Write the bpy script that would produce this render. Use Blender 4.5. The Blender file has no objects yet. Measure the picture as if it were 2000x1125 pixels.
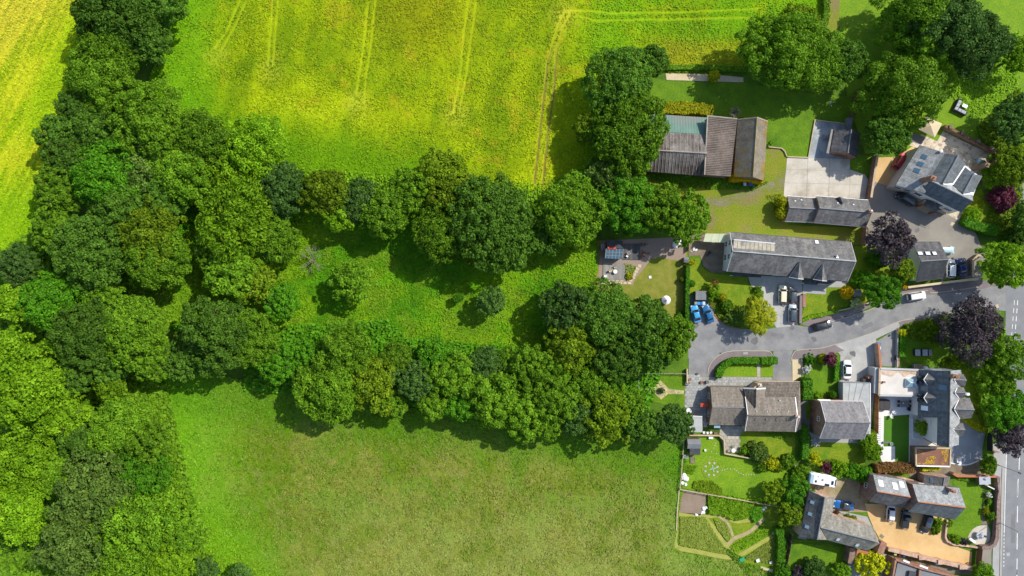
import bpy, math, random
import numpy as np
from mathutils import Vector, Matrix
random.seed(7)
SC = bpy.context.scene
COL = SC.collection
# ------------------------------------------------------------------ camera, sky, sun, exposure
CAM_H = 153.0                      # drone height above the ground, metres
S = CAM_H * 36.0 / 24.0 / 2000.0   # metres on the ground per survey unit
cam = bpy.data.objects.new('camera', bpy.data.cameras.new('camera'))
COL.objects.link(cam)
cam.location = (0, 0, CAM_H)
cam.rotation_euler = (0, 0, 0)
cam.data.lens = 24.0
cam.data.sensor_width = 36.0
cam.data.clip_start = 1.0
cam.data.clip_end = 6000.0
SC.camera = cam
SUN_AZ = math.radians(34.0)        # anticlockwise from +x (east)
SUN_EL = math.radians(45.0)
world = bpy.data.worlds.new('World'); SC.world = world; world.use_nodes = True
wn = world.node_tree.nodes; wn.clear()
sky = wn.new('ShaderNodeTexSky'); sky.sky_type = 'NISHITA'; sky.sun_disc = False
sky.sun_elevation = SUN_EL
sky.sun_rotation = math.pi / 2 - SUN_AZ
bg = wn.new('ShaderNodeBackground'); bg.inputs['Strength'].default_value = 0.15
wo = wn.new('ShaderNodeOutputWorld')
world.node_tree.links.new(sky.outputs[0], bg.inputs['Color'])
world.node_tree.links.new(bg.outputs[0], wo.inputs['Surface'])
sl = bpy.data.lights.new('sun', 'SUN'); sl.energy = 4.2; sl.angle = math.radians(0.5); sl.color = (1.0, 0.95, 0.86)
sun = bpy.data.objects.new('sun', sl); COL.objects.link(sun)
sdir = Vector((math.cos(SUN_EL) * math.cos(SUN_AZ), math.cos(SUN_EL) * math.sin(SUN_AZ), math.sin(SUN_EL)))
sun.rotation_euler = sdir.to_track_quat('Z', 'Y').to_euler()
sun.location = sdir * 300
SC.view_settings.view_transform = 'Standard'
SC.view_settings.look = 'None'
SC.view_settings.exposure = 0.29
SC.view_settings.gamma = 1.0
SC.view_settings.use_curve_mapping = False

# ------------------------------------------------------------------ survey coordinates -> metres
def P(u, v, h=0.0):
    k = S * (CAM_H - h) / CAM_H
    return Vector(((u - 1000.0) * k, (562.5 - v) * k, h))
SHEET = dict(a=(1240,180), b=(1500,180), c=(1680,180), d=(1140,430), e=(1380,350), f=(1680,340), g=(1330,500),
             h=(1540,500), i=(1680,460), j=(1680,620), k=(1230,670), l=(1460,670), m=(1300,820), n=(1300,945),
             o=(1540,820), p=(1680,720), q=(1540,945), r=(1680,945), s=(1680,820))
BIG = dict(A=(0,0), B=(0,320), C=(0,640), D=(560,260), E=(560,540), F=(0,765), G=(1000,0), I=(560,0))
def z(code, x, y):
    if code in SHEET:
        o = SHEET[code]; return (o[0] + x / 6.25, o[1] + y / 6.25)
    o = BIG[code]; return (o[0] + x / 3.125, o[1] + y / 3.125)
def zz(code, *pts):
    return [z(code, x, y) for x, y in pts]

# ------------------------------------------------------------------ object helpers
def link(o, parent=None):
    COL.objects.link(o)
    if parent is not None: o.parent = parent
    return o
def tag(o, label=None, cat=None, group=None, kind=None):
    if label: o['label'] = label
    if cat: o['category'] = cat
    if group: o['group'] = group
    if kind: o['kind'] = kind
    return o
def thing(name, label, cat, loc=(0,0,0), rz=0.0, group=None):
    o = bpy.data.objects.new(name, None); link(o)
    o.empty_display_size = 0.5
    o.location = loc; o.rotation_euler = (0, 0, rz)
    return tag(o, label, cat, group)
def root_of(o):
    while o.parent is not None: o = o.parent
    return o

def ccw(poly):
    a = 0
    for i in range(len(poly)):
        x0, y0 = poly[i][0], poly[i][1]; x1, y1 = poly[(i+1) % len(poly)][0], poly[(i+1) % len(poly)][1]
        a += x0 * y1 - x1 * y0
    return list(poly) if a > 0 else list(poly)[::-1]

class MB:
    """collects faces of one mesh"""
    def __init__(s): s.v = []; s.f = []; s.mi = []; s.cur = 0
    def face(s, pts):
        i = len(s.v); s.v += [tuple(p) for p in pts]; s.f.append(tuple(range(i, i + len(pts)))); s.mi.append(s.cur)
    def prism(s, poly, z0, z1, bottom=False, top=True):
        p = ccw([(q[0], q[1]) for q in poly]); n = len(p); i = len(s.v)
        s.v += [(x, y, z0) for x, y in p] + [(x, y, z1) for x, y in p]
        for k in range(n):
            s.f.append((i + k, i + (k+1) % n, i + n + (k+1) % n, i + n + k)); s.mi.append(s.cur)
        if top: s.f.append(tuple(i + n + k for k in range(n))); s.mi.append(s.cur)
        if bottom: s.f.append(tuple(i + k for k in range(n))[::-1]); s.mi.append(s.cur)
    def box(s, c, size, rz=0.0, bottom=False):
        hx, hy, hz = size[0] / 2, size[1] / 2, size[2] / 2
        ca, sa = math.cos(rz), math.sin(rz)
        poly = [(c[0] + x * ca - y * sa, c[1] + x * sa + y * ca) for x, y in ((-hx,-hy),(hx,-hy),(hx,hy),(-hx,hy))]
        s.prism(poly, c[2] - hz, c[2] + hz, bottom)
    def slab(s, pts, t):
        """polygon in space with thickness t below it"""
        p = [Vector(q) for q in pts]
        n = (p[1] - p[0]).cross(p[2] - p[0])
        if n.z < 0: p = p[::-1]
        k = len(p); i = len(s.v)
        s.v += [tuple(q) for q in p] + [(q.x, q.y, q.z - t) for q in p]
        s.f.append(tuple(range(i, i + k))); s.mi.append(s.cur)
        s.f.append(tuple(range(i + k, i + 2 * k))[::-1]); s.mi.append(s.cur)
        for j in range(k):
            a, b = i + j, i + (j + 1) % k
            s.f.append((a, a + k, b + k, b)); s.mi.append(s.cur)
    def tube(s, p0, p1, r0, r1=None, n=6, caps=True):
        p0 = Vector(p0); p1 = Vector(p1); r1 = r0 if r1 is None else r1
        d = (p1 - p0)
        if d.length < 1e-6: return
        d.normalize(); a = d.orthogonal().normalized(); b = d.cross(a); i = len(s.v)
        for q, r in ((p0, r0), (p1, r1)):
            for k in range(n):
                t = 2 * math.pi * k / n; w = q + a * (r * math.cos(t)) + b * (r * math.sin(t)); s.v.append(tuple(w))
        for k in range(n):
            s.f.append((i + k, i + (k+1) % n, i + n + (k+1) % n, i + n + k)); s.mi.append(s.cur)
        if caps:
            s.f.append(tuple(i + k for k in range(n))[::-1]); s.mi.append(s.cur)
            s.f.append(tuple(i + n + k for k in range(n))); s.mi.append(s.cur)
    def lathe(s, prof, c=(0,0,0), n=16, sx=1.0, sy=1.0, rz=0.0):
        i = len(s.v); ca, sa = math.cos(rz), math.sin(rz)
        for r, h in prof:
            for k in range(n):
                t = 2 * math.pi * (k + 0.5) / n; x = r * math.cos(t) * sx; y = r * math.sin(t) * sy
                s.v.append((c[0] + x * ca - y * sa, c[1] + x * sa + y * ca, c[2] + h))
        for j in range(len(prof) - 1):
            for k in range(n):
                a = i + j * n + k; b = i + j * n + (k+1) % n
                s.f.append((a, b, b + n, a + n)); s.mi.append(s.cur)
        m = len(prof) - 1
        if prof[m][0] > 1e-4: s.f.append(tuple(i + m * n + k for k in range(n))); s.mi.append(s.cur)
        if prof[0][0] > 1e-4: s.f.append(tuple(i + k for k in range(n))[::-1]); s.mi.append(s.cur)
    def rings(s, rings, cap0=True, cap1=True):
        n = len(rings[0]); i = len(s.v)
        for r in rings: s.v += [tuple(p) for p in r]
        for j in range(len(rings) - 1):
            for k in range(n):
                a = i + j * n + k; b = i + j * n + (k+1) % n
                s.f.append((a, b, b + n, a + n)); s.mi.append(s.cur)
        if cap0: s.f.append(tuple(i + k for k in range(n))[::-1]); s.mi.append(s.cur)
        if cap1: s.f.append(tuple(i + (len(rings)-1) * n + k for k in range(n))); s.mi.append(s.cur)
    def mesh(s, name, mats, off=(0,0,0), smooth=False):
        me = bpy.data.meshes.new(name)
        me.from_pydata([(x - off[0], y - off[1], w - off[2]) for x, y, w in s.v], [], s.f)
        if not isinstance(mats, (list, tuple)): mats = [mats]
        for m in mats: me.materials.append(m)
        if len(mats) > 1: me.polygons.foreach_set('material_index', s.mi)
        uv = me.uv_layers.new(name='UVMap'); data = np.zeros(len(me.loops) * 2, dtype=np.float32)
        for p in me.polygons:                       # metric box projection: u along the horizontal, v up the slope
            n = p.normal
            if abs(n.z) > 0.985:
                e = Vector((1, 0, 0)); t = Vector((0, 1, 0))
            else:
                e = Vector((-n.y, n.x, 0)).normalized(); t = n.cross(e)
            for li in p.loop_indices:
                co = me.vertices[me.loops[li].vertex_index].co
                data[2*li] = co.dot(e); data[2*li+1] = co.dot(t)
        uv.data.foreach_set('uv', data)
        if smooth: me.polygons.foreach_set('use_smooth', [True] * len(me.polygons))
        me.update()
        return me
    def build(s, name, mats, parent=None, smooth=False, local=False):
        off = (0, 0, 0)
        if parent is not None and not local: off = root_of(parent).location
        return link(bpy.data.objects.new(name, s.mesh(name, mats, off, smooth)), parent)

def struct(o): o['kind'] = 'structure'; return o
def stuff(o): o['kind'] = 'stuff'; return o
def solo(mb, name, mat, label, cat, group=None, smooth=False):
    """a thing that is one mesh; its origin is put at its base"""
    x = [p[0] for p in mb.v]; y = [p[1] for p in mb.v]; zmin = min(p[2] for p in mb.v)
    loc = ((min(x) + max(x)) / 2, (min(y) + max(y)) / 2, zmin)
    o = link(bpy.data.objects.new(name, mb.mesh(name, mat, loc, smooth))); o.location = loc
    return tag(o, label, cat, group)

# ------------------------------------------------------------------ materials
MATS = {}
def nodes(name):
    m = bpy.data.materials.new(name); m.use_nodes = True
    nt = m.node_tree; nt.nodes.clear()
    out = nt.nodes.new('ShaderNodeOutputMaterial')
    return m, nt, out
def N(nt, t, **kw):
    n = nt.nodes.new(t)
    for k, v in kw.items():
        if hasattr(n, k): setattr(n, k, v)
        else: n.inputs[k].default_value = v
    return n
def rgba(c): return (c[0], c[1], c[2], 1.0)
def mixc(nt, fac, a, b, blend='MIX'):
    m = nt.nodes.new('ShaderNodeMix'); m.data_type = 'RGBA'; m.blend_type = blend; m.clamp_factor = True
    for sock, val in ((m.inputs[0], fac), (m.inputs[6], a), (m.inputs[7], b)):
        if hasattr(val, 'is_output'): nt.links.new(val, sock)
        elif isinstance(val, (int, float)): sock.default_value = val
        else: sock.default_value = rgba(val)
    return m.outputs[2]
def ramp(nt, fac, lo, hi):
    r = nt.nodes.new('ShaderNodeMapRange'); r.inputs[1].default_value = lo; r.inputs[2].default_value = hi; r.clamp = True
    nt.links.new(fac, r.inputs[0]); return r.outputs[0]
def noise(nt, vec, scale, detail=4.0, rough=0.6):
    n = N(nt, 'ShaderNodeTexNoise'); n.inputs['Scale'].default_value = scale
    n.inputs['Detail'].default_value = detail; n.inputs['Roughness'].default_value = rough
    nt.links.new(vec, n.inputs['Vector']); return n.outputs['Fac']
def coords(nt, kind='Object'):
    return nt.nodes.new('ShaderNodeTexCoord').outputs[kind]
def principled(nt, out, color, rough=0.8, spec=0.3, metallic=0.0, bump=None, bump_d=0.05, bump_s=0.5):
    b = nt.nodes.new('ShaderNodeBsdfPrincipled')
    if hasattr(color, 'is_output'): nt.links.new(color, b.inputs['Base Color'])
    else: b.inputs['Base Color'].default_value = rgba(color)
    b.inputs['Roughness'].default_value = rough; b.inputs['Metallic'].default_value = metallic
    b.inputs['Specular IOR Level'].default_value = spec
    if bump is not None:
        bn = nt.nodes.new('ShaderNodeBump'); bn.inputs['Strength'].default_value = bump_s; bn.inputs['Distance'].default_value = bump_d
        nt.links.new(bump, bn.inputs['Height']); nt.links.new(bn.outputs[0], b.inputs['Normal'])
    nt.links.new(b.outputs[0], out.inputs['Surface']); return b

def mat_noise(name, c1, c2, scale=0.6, fine=9.0, fine_amt=0.35, rough=0.85, spec=0.2, c3=None, s3=0.15, bump_d=0.03, lo=0.35, hi=0.65, lo3=0.52, hi3=0.68, metallic=0.0):
    """patches of two (or three) colours with a fine grain"""
    m, nt, out = nodes(name); v = coords(nt)
    col = mixc(nt, ramp(nt, noise(nt, v, scale), lo, hi), c1, c2)
    if c3 is not None: col = mixc(nt, ramp(nt, noise(nt, v, s3, 5), lo3, hi3), col, c3)
    f = noise(nt, v, fine, 3, 0.7)
    g = N(nt, 'ShaderNodeMapRange'); g.inputs[1].default_value = 0.25; g.inputs[2].default_value = 0.75
    g.inputs[3].default_value = 1 - fine_amt; g.inputs[4].default_value = 1 + fine_amt
    nt.links.new(f, g.inputs[0])
    col = mixc(nt, 1.0, col, g.outputs[0], 'MULTIPLY')
    principled(nt, out, col, rough, spec, metallic, f, bump_d)
    MATS[name] = m; return m
def mat_brick(name, c1, c2, mortar, bw=0.45, bh=0.15, msize=0.02, stain=None, stain_amt=0.6, stain_scale=0.5, rough=0.75, spec=0.25, lo=0.5, hi=0.7, bump_d=0.03, offset=0.5):
    """courses laid along the metric uv: bricks, slates, tiles or slabs"""
    m, nt, out = nodes(name); uv = coords(nt, 'UV'); ob = coords(nt)
    b = N(nt, 'ShaderNodeTexBrick'); b.offset = offset
    nt.links.new(uv, b.inputs['Vector'])
    b.inputs['Color1'].default_value = rgba(c1); b.inputs['Color2'].default_value = rgba(c2); b.inputs['Mortar'].default_value = rgba(mortar)
    b.inputs['Scale'].default_value = 1.0; b.inputs['Mortar Size'].default_value = msize; b.inputs['Mortar Smooth'].default_value = 0.2
    b.inputs['Brick Width'].default_value = bw; b.inputs['Row Height'].default_value = bh; b.inputs['Bias'].default_value = 0.0
    col = b.outputs['Color']
    g = N(nt, 'ShaderNodeMapRange'); g.inputs[1].default_value = 0.3; g.inputs[2].default_value = 0.7; g.inputs[3].default_value = 0.65; g.inputs[4].default_value = 1.35
    nt.links.new(noise(nt, ob, 1.7, 6, 0.7), g.inputs[0])
    col = mixc(nt, 1.0, col, g.outputs[0], 'MULTIPLY')
    mp = N(nt, 'ShaderNodeMapping'); mp.inputs['Scale'].default_value = (0.9, 0.09, 1.0); nt.links.new(uv, mp.inputs['Vector'])
    g2 = N(nt, 'ShaderNodeMapRange'); g2.inputs[1].default_value = 0.32; g2.inputs[2].default_value = 0.68; g2.inputs[3].default_value = 0.68; g2.inputs[4].default_value = 1.26
    nt.links.new(noise(nt, mp.outputs[0], 1.0, 5, 0.7), g2.inputs[0]); col = mixc(nt, 1.0, col, g2.outputs[0], 'MULTIPLY')
    if stain is not None:
        f = ramp(nt, noise(nt, ob, stain_scale, 7, 0.7), lo, hi)
        k = N(nt, 'ShaderNodeMath', operation='MULTIPLY'); nt.links.new(f, k.inputs[0]); k.inputs[1].default_value = stain_amt
        col = mixc(nt, k.outputs[0], col, stain)
    inv = N(nt, 'ShaderNodeMath', operation='SUBTRACT'); inv.inputs[0].default_value = 1.0; nt.links.new(b.outputs['Fac'], inv.inputs[1])
    principled(nt, out, col, rough, spec, 0, inv.outputs[0], bump_d)
    MATS[name] = m; return m
def mat_flat(name, c, rough=0.5, spec=0.4, metallic=0.0, coat=0.0):
    m, nt, out = nodes(name); v = coords(nt)
    f = noise(nt, v, 3.0, 4)
    g = N(nt, 'ShaderNodeMapRange'); g.inputs[3].default_value = 0.82; g.inputs[4].default_value = 1.18; nt.links.new(f, g.inputs[0])
    col = mixc(nt, 1.0, c, g.outputs[0], 'MULTIPLY')
    b = principled(nt, out, col, rough, spec, metallic)
    b.inputs['Coat Weight'].default_value = coat; b.inputs['Coat Roughness'].default_value = 0.06
    MATS[name] = m; return m
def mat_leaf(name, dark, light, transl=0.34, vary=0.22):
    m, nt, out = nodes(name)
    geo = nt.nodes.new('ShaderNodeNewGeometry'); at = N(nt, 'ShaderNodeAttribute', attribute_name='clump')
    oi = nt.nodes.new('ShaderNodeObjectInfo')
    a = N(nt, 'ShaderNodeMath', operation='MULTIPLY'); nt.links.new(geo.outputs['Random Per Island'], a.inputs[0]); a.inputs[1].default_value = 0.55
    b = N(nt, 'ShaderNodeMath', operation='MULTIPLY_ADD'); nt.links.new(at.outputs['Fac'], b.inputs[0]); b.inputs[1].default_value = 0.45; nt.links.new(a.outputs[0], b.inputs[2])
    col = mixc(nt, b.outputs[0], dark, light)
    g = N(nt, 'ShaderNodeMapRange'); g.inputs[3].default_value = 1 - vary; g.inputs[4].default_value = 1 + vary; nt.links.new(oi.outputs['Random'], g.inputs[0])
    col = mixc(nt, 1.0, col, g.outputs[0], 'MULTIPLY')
    pb = nt.nodes.new('ShaderNodeBsdfPrincipled'); nt.links.new(col, pb.inputs['Base Color'])
    pb.inputs['Roughness'].default_value = 0.6; pb.inputs['Specular IOR Level'].default_value = 0.12
    tr = nt.nodes.new('ShaderNodeBsdfTranslucent'); nt.links.new(col, tr.inputs['Color'])
    mx = nt.nodes.new('ShaderNodeMixShader'); mx.inputs[0].default_value = transl
    nt.links.new(pb.outputs[0], mx.inputs[1]); nt.links.new(tr.outputs[0], mx.inputs[2]); nt.links.new(mx.outputs[0], out.inputs['Surface'])
    MATS[name] = m; return m
def mat_field(name, fine=5.0, amt=0.5, bump_d=0.12, leafy=False):
    """crop or grass whose colour is the 'col' attribute of its sheet, with a fine grain"""
    m, nt, out = nodes(name); v = coords(nt)
    at = N(nt, 'ShaderNodeAttribute', attribute_name='col')
    f = noise(nt, v, fine, 4, 0.75)
    g = N(nt, 'ShaderNodeMapRange'); g.inputs[1].default_value = 0.28; g.inputs[2].default_value = 0.72
    g.inputs[3].default_value = 1 - amt; g.inputs[4].default_value = 1 + amt
    nt.links.new(f, g.inputs[0])
    col = mixc(nt, 1.0, at.outputs['Color'], g.outputs[0], 'MULTIPLY')
    if leafy:
        geo = nt.nodes.new('ShaderNodeNewGeometry')
        g2 = N(nt, 'ShaderNodeMapRange'); g2.inputs[3].default_value = 0.68; g2.inputs[4].default_value = 1.32
        nt.links.new(geo.outputs['Random Per Island'], g2.inputs[0])
        col = mixc(nt, 1.0, at.outputs['Color'], g2.outputs[0], 'MULTIPLY')
        principled(nt, out, col, 0.7, 0.15)
    else:
        principled(nt, out, col, 0.9, 0.1, 0, f, bump_d, 0.8)
    MATS[name] = m; return m

# greens
mat_leaf('leaf_dark', (0.042,0.115,0.01), (0.16,0.32,0.028))
mat_leaf('leaf_mid', (0.066,0.168,0.007), (0.235,0.435,0.02))
mat_leaf('leaf_olive', (0.08,0.155,0.005), (0.27,0.4,0.016))
mat_leaf('leaf_bright', (0.085,0.21,0.005), (0.31,0.54,0.018))
mat_leaf('leaf_emerald', (0.045,0.155,0.005), (0.15,0.4,0.016))
mat_leaf('leaf_silver', (0.065,0.14,0.016), (0.22,0.35,0.055))
mat_leaf('leaf_blue', (0.036,0.1,0.016), (0.14,0.27,0.042))
mat_leaf('leaf_purple', (0.032,0.023,0.028), (0.13,0.103,0.112), 0.15)
mat_leaf('leaf_maroon', (0.06,0.012,0.028), (0.25,0.065,0.1), 0.15)
mat_leaf('leaf_rust', (0.08,0.04,0.012), (0.28,0.15,0.045), 0.15)
mat_leaf('leaf_gold', (0.2,0.23,0.004), (0.52,0.52,0.012), 0.2)
mat_leaf('leaf_amber', (0.55,0.35,0.004), (0.85,0.6,0.012), 0.2)
mat_leaf('leaf_lemon', (0.3,0.36,0.004), (0.72,0.72,0.016), 0.2)
mat_leaf('leaf_conifer', (0.130,0.165,0.004), (0.400,0.430,0.012))
mat_leaf('leaf_plot', (0.21,0.29,0.024), (0.4,0.47,0.09))
mat_leaf('leaf_hedge', (0.045,0.165,0.006), (0.15,0.38,0.02))
mat_leaf('blossom_white', (0.45,0.47,0.42), (0.85,0.85,0.80), 0.1)
mat_leaf('blossom_cream', (0.25,0.33,0.08), (0.75,0.75,0.40), 0.1)
mat_flat('bark', (0.11,0.085,0.06), 0.9, 0.1)
mat_flat('bark_pale', (0.20,0.185,0.14), 0.9, 0.1)
mat_field('crop_ground', 4.2, 0.38, 0.12)
mat_field('meadow_ground', 3.4, 0.42, 0.14)
mat_field('grass_blades', leafy=True)
mat_noise('rough_grass', (0.060,0.130,0.008), (0.100,0.190,0.010), 0.25, 3.0, 0.35, c3=(0.045,0.095,0.008), s3=0.12, bump_d=0.1)
mat_noise('lawn', (0.116,0.201,0.006), (0.201,0.250,0.012), 0.55, 3.0, 0.38, c3=(0.085,0.183,0.006), s3=0.22, bump_d=0.06)
mat_noise('lawn_lush', (0.085,0.177,0.006), (0.122,0.226,0.007), 0.45, 3.0, 0.36, c3=(0.063,0.152,0.006), s3=0.2, bump_d=0.06)
mat_noise('lawn_dry', (0.150,0.180,0.014), (0.245,0.230,0.045), 0.5, 4.5, 0.25, c3=(0.105,0.165,0.008), s3=0.13)
mat_noise('lawn_bright', (0.124,0.243,0.008), (0.178,0.286,0.010), 0.5, 3.0, 0.4, c3=(0.097,0.205,0.006), s3=0.25, bump_d=0.06)
mat_noise('lawn_artificial', (0.065,0.180,0.012), (0.080,0.205,0.014), 0.5, 9.0, 0.1)
mat_noise('yard_grass', (0.155,0.215,0.010), (0.205,0.215,0.022), 0.3, 3.5, 0.38, c3=(0.205,0.175,0.060), s3=0.16, lo3=0.52, hi3=0.66, bump_d=0.06)
mat_noise('bare_earth', (0.165,0.125,0.085), (0.230,0.185,0.130), 0.7, 6.0, 0.25, bump_d=0.04)
mat_noise('mud_track', (0.150,0.120,0.085), (0.240,0.210,0.150), 0.5, 5.0, 0.3, c3=(0.14,0.15,0.03), s3=0.4)
mat_noise('worn_grass', (0.190,0.170,0.085), (0.215,0.200,0.115), 0.5, 4.0, 0.35, c3=(0.165,0.195,0.020), s3=0.45, lo3=0.42, hi3=0.58)
mat_noise('court_gravel', (0.260,0.205,0.105), (0.360,0.300,0.190), 0.5, 6.0, 0.25, c3=(0.22,0.19,0.07), s3=0.4)
mat_noise('tilled_plot', (0.225,0.165,0.115), (0.270,0.205,0.150), 0.4, 10.0, 0.15)
# hard surfaces
mat_noise('asphalt', (0.199,0.198,0.196), (0.268,0.264,0.257), 0.35, 7.0, 0.2, c3=(0.171,0.171,0.173), s3=0.16, bump_d=0.01)
mat_noise('asphalt_main', (0.190,0.195,0.200), (0.235,0.238,0.240), 0.3, 8.0, 0.16, bump_d=0.01)
mat_noise('asphalt_warm', (0.232,0.211,0.178), (0.286,0.259,0.216), 0.2, 10.0, 0.12, c3=(0.205,0.184,0.162), s3=0.12, bump_d=0.01)
mat_noise('asphalt_dark', (0.135,0.130,0.130), (0.170,0.165,0.160), 0.4, 12.0, 0.12, bump_d=0.01)
mat_noise('pavement_tarmac', (0.184,0.151,0.151), (0.221,0.186,0.181), 0.5, 12.0, 0.10, bump_d=0.01)
mat_noise('pavement_grey', (0.330,0.325,0.310), (0.380,0.372,0.355), 0.5, 10.0, 0.10, bump_d=0.01)
mat_noise('resin_blue', (0.265,0.287,0.310), (0.310,0.333,0.351), 0.4, 14.0, 0.08, bump_d=0.01)
mat_noise('concrete', (0.460,0.420,0.340), (0.560,0.520,0.440), 0.35, 6.0, 0.12, c3=(0.36,0.32,0.25), s3=0.22, bump_d=0.01)
mat_noise('concrete_grey', (0.350,0.345,0.320), (0.440,0.430,0.400), 0.4, 7.0, 0.12, c3=(0.25,0.25,0.225), s3=0.3, bump_d=0.01)
mat_noise('concrete_wet', (0.188,0.219,0.237), (0.413,0.438,0.438), 0.35, 5.0, 0.15, c3=(0.525,0.525,0.500), s3=0.25, bump_d=0.01)
mat_noise('gravel_gold', (0.560,0.360,0.150), (0.640,0.440,0.210), 0.4, 16.0, 0.18, c3=(0.50,0.31,0.12), s3=0.2, bump_d=0.02)
mat_noise('gravel_sand', (0.520,0.420,0.250), (0.600,0.500,0.330), 0.6, 14.0, 0.18, bump_d=0.02)
mat_noise('kerb_stone', (0.340,0.300,0.235), (0.420,0.380,0.310), 0.8, 8.0, 0.15)
mat_noise('joint_sand', (0.22,0.20,0.15), (0.27,0.25,0.19), 0.8, 8.0, 0.2)
mat_noise('patio_white', (0.66,0.64,0.60), (0.76,0.75,0.71), 0.5, 8.0, 0.06, bump_d=0.005)
mat_noise('patio_grey', (0.30,0.33,0.36), (0.36,0.39,0.42), 0.5, 8.0, 0.08, bump_d=0.005)
mat_noise('road_paint', (0.62,0.62,0.58), (0.74,0.74,0.70), 2.0, 9.0, 0.15)
def mat_stones(name, c1, c2, joint, scale):
    m, nt, out = nodes(name); v = coords(nt)
    vo = N(nt, 'ShaderNodeTexVoronoi'); vo.inputs['Scale'].default_value = scale; nt.links.new(v, vo.inputs['Vector'])
    ve = N(nt, 'ShaderNodeTexVoronoi', feature='DISTANCE_TO_EDGE'); ve.inputs['Scale'].default_value = scale; nt.links.new(v, ve.inputs['Vector'])
    sp = nt.nodes.new('ShaderNodeSeparateColor'); nt.links.new(vo.outputs['Color'], sp.inputs[0])
    col = mixc(nt, sp.outputs[0], c1, c2)
    e = ramp(nt, ve.outputs['Distance'], 0.02, 0.07)
    col = mixc(nt, e, joint, col)
    principled(nt, out, col, 0.85, 0.2, 0, e, 0.03); MATS[name] = m; return m
mat_stones('crazy_paving', (0.66,0.56,0.42), (0.36,0.27,0.20), (0.62,0.55,0.43), 1.5)
mat_stones('pebble_gold', (0.60,0.50,0.24), (0.34,0.29,0.16), (0.20,0.19,0.09), 2.2)
def mat_slabs(name, c1, c2):
    m, nt, out = nodes(name); v = coords(nt)
    geo = nt.nodes.new('ShaderNodeNewGeometry')
    col = mixc(nt, geo.outputs['Random Per Island'], c1, c2)
    g = N(nt, 'ShaderNodeMapRange'); g.inputs[3].default_value = 0.75; g.inputs[4].default_value = 1.25; nt.links.new(noise(nt, v, 2.2, 5), g.inputs[0])
    col = mixc(nt, 1.0, col, g.outputs[0], 'MULTIPLY')
    principled(nt, out, col, 0.8, 0.25); MATS[name] = m; return m
mat_slabs('slab_stone', (0.30,0.28,0.22), (0.46,0.42,0.33))
mat_slabs('slab_grey', (0.26,0.27,0.26), (0.38,0.38,0.36))
mat_slabs('slab_buff', (0.44,0.36,0.22), (0.58,0.49,0.32))
mat_slabs('slab_earth', (0.22,0.155,0.125), (0.34,0.26,0.20))
mat_slabs('deck_board', (0.20,0.195,0.175), (0.32,0.31,0.27))
mat_slabs('deck_dark', (0.070,0.068,0.070), (0.125,0.12,0.12))
mat_slabs('pebble', (0.28,0.26,0.13), (0.46,0.42,0.28))
# building materials
mat_brick('slate_dark', (0.085,0.085,0.090), (0.125,0.122,0.125), (0.045,0.045,0.048), 0.5, 0.28, 0.02, (0.215,0.205,0.185), 0.55, 0.45)
mat_brick('slate_lichen', (0.130,0.125,0.122), (0.185,0.178,0.170), (0.075,0.072,0.070), 0.5, 0.30, 0.025, (0.34,0.325,0.285), 0.65, 0.35)
mat_brick('slate_blue', (0.115,0.130,0.140), (0.150,0.168,0.175), (0.075,0.085,0.092), 0.5, 0.28, 0.02, (0.20,0.22,0.22), 0.4, 0.4)
mat_brick('slate_pale', (0.24,0.25,0.25), (0.33,0.34,0.335), (0.15,0.155,0.155), 0.5, 0.28, 0.02, (0.43,0.43,0.42), 0.55, 0.5)
mat_brick('slate_charcoal', (0.060,0.064,0.070), (0.075,0.079,0.085), (0.040,0.042,0.046), 0.4, 0.25, 0.02, (0.09,0.092,0.095), 0.3, 0.6)
mat_brick('slate_mossy', (0.205,0.190,0.160), (0.320,0.300,0.255), (0.085,0.080,0.066), 0.5, 0.28, 0.02, (0.080,0.085,0.040), 0.5, 0.6)
mat_brick('tile_brown', (0.215,0.182,0.145), (0.255,0.215,0.172), (0.110,0.095,0.080), 0.32, 0.32, 0.03, (0.17,0.15,0.12), 0.35, 0.4, offset=0.0)
mat_brick('tile_mossy', (0.190,0.165,0.135), (0.240,0.205,0.165), (0.060,0.050,0.036), 0.32, 0.32, 0.05, (0.055,0.050,0.030), 0.75, 0.8, offset=0.0)
mat_brick('tile_grey', (0.218,0.204,0.205), (0.242,0.228,0.228), (0.150,0.146,0.150), 0.32, 0.30, 0.02, None)
mat_brick('brick_red', (0.30,0.125,0.075), (0.38,0.165,0.10), (0.33,0.27,0.22), 0.225, 0.075, 0.012, (0.16,0.09,0.06), 0.4, 0.6)
mat_brick('brick_brown', (0.21,0.125,0.085), (0.28,0.165,0.11), (0.22,0.18,0.15), 0.225, 0.075, 0.012, (0.12,0.08,0.06), 0.5, 0.7)
mat_brick('brick_mottled', (0.26,0.15,0.12), (0.15,0.10,0.085), (0.30,0.25,0.22), 0.35, 0.16, 0.02, (0.34,0.26,0.22), 0.5, 1.5)
mat_brick('brick_pale', (0.52,0.31,0.21), (0.60,0.39,0.28), (0.50,0.42,0.34), 0.225, 0.075, 0.012, (0.40,0.25,0.18), 0.4, 0.8)
mat_noise('render_white', (0.72,0.72,0.70), (0.80,0.80,0.78), 0.5, 8.0, 0.05, bump_d=0.005)
mat_noise('render_grey', (0.42,0.42,0.42), (0.48,0.48,0.48), 0.5, 8.0, 0.06, bump_d=0.005)
mat_noise('sandstone', (0.42,0.32,0.20), (0.52,0.41,0.28), 0.6, 7.0, 0.2)
mat_noise('lead_grey', (0.16,0.17,0.18), (0.22,0.23,0.24), 0.5, 6.0, 0.12, rough=0.55)
mat_noise('felt_grey', (0.17,0.18,0.185), (0.21,0.22,0.225), 0.7, 9.0, 0.1)
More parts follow.
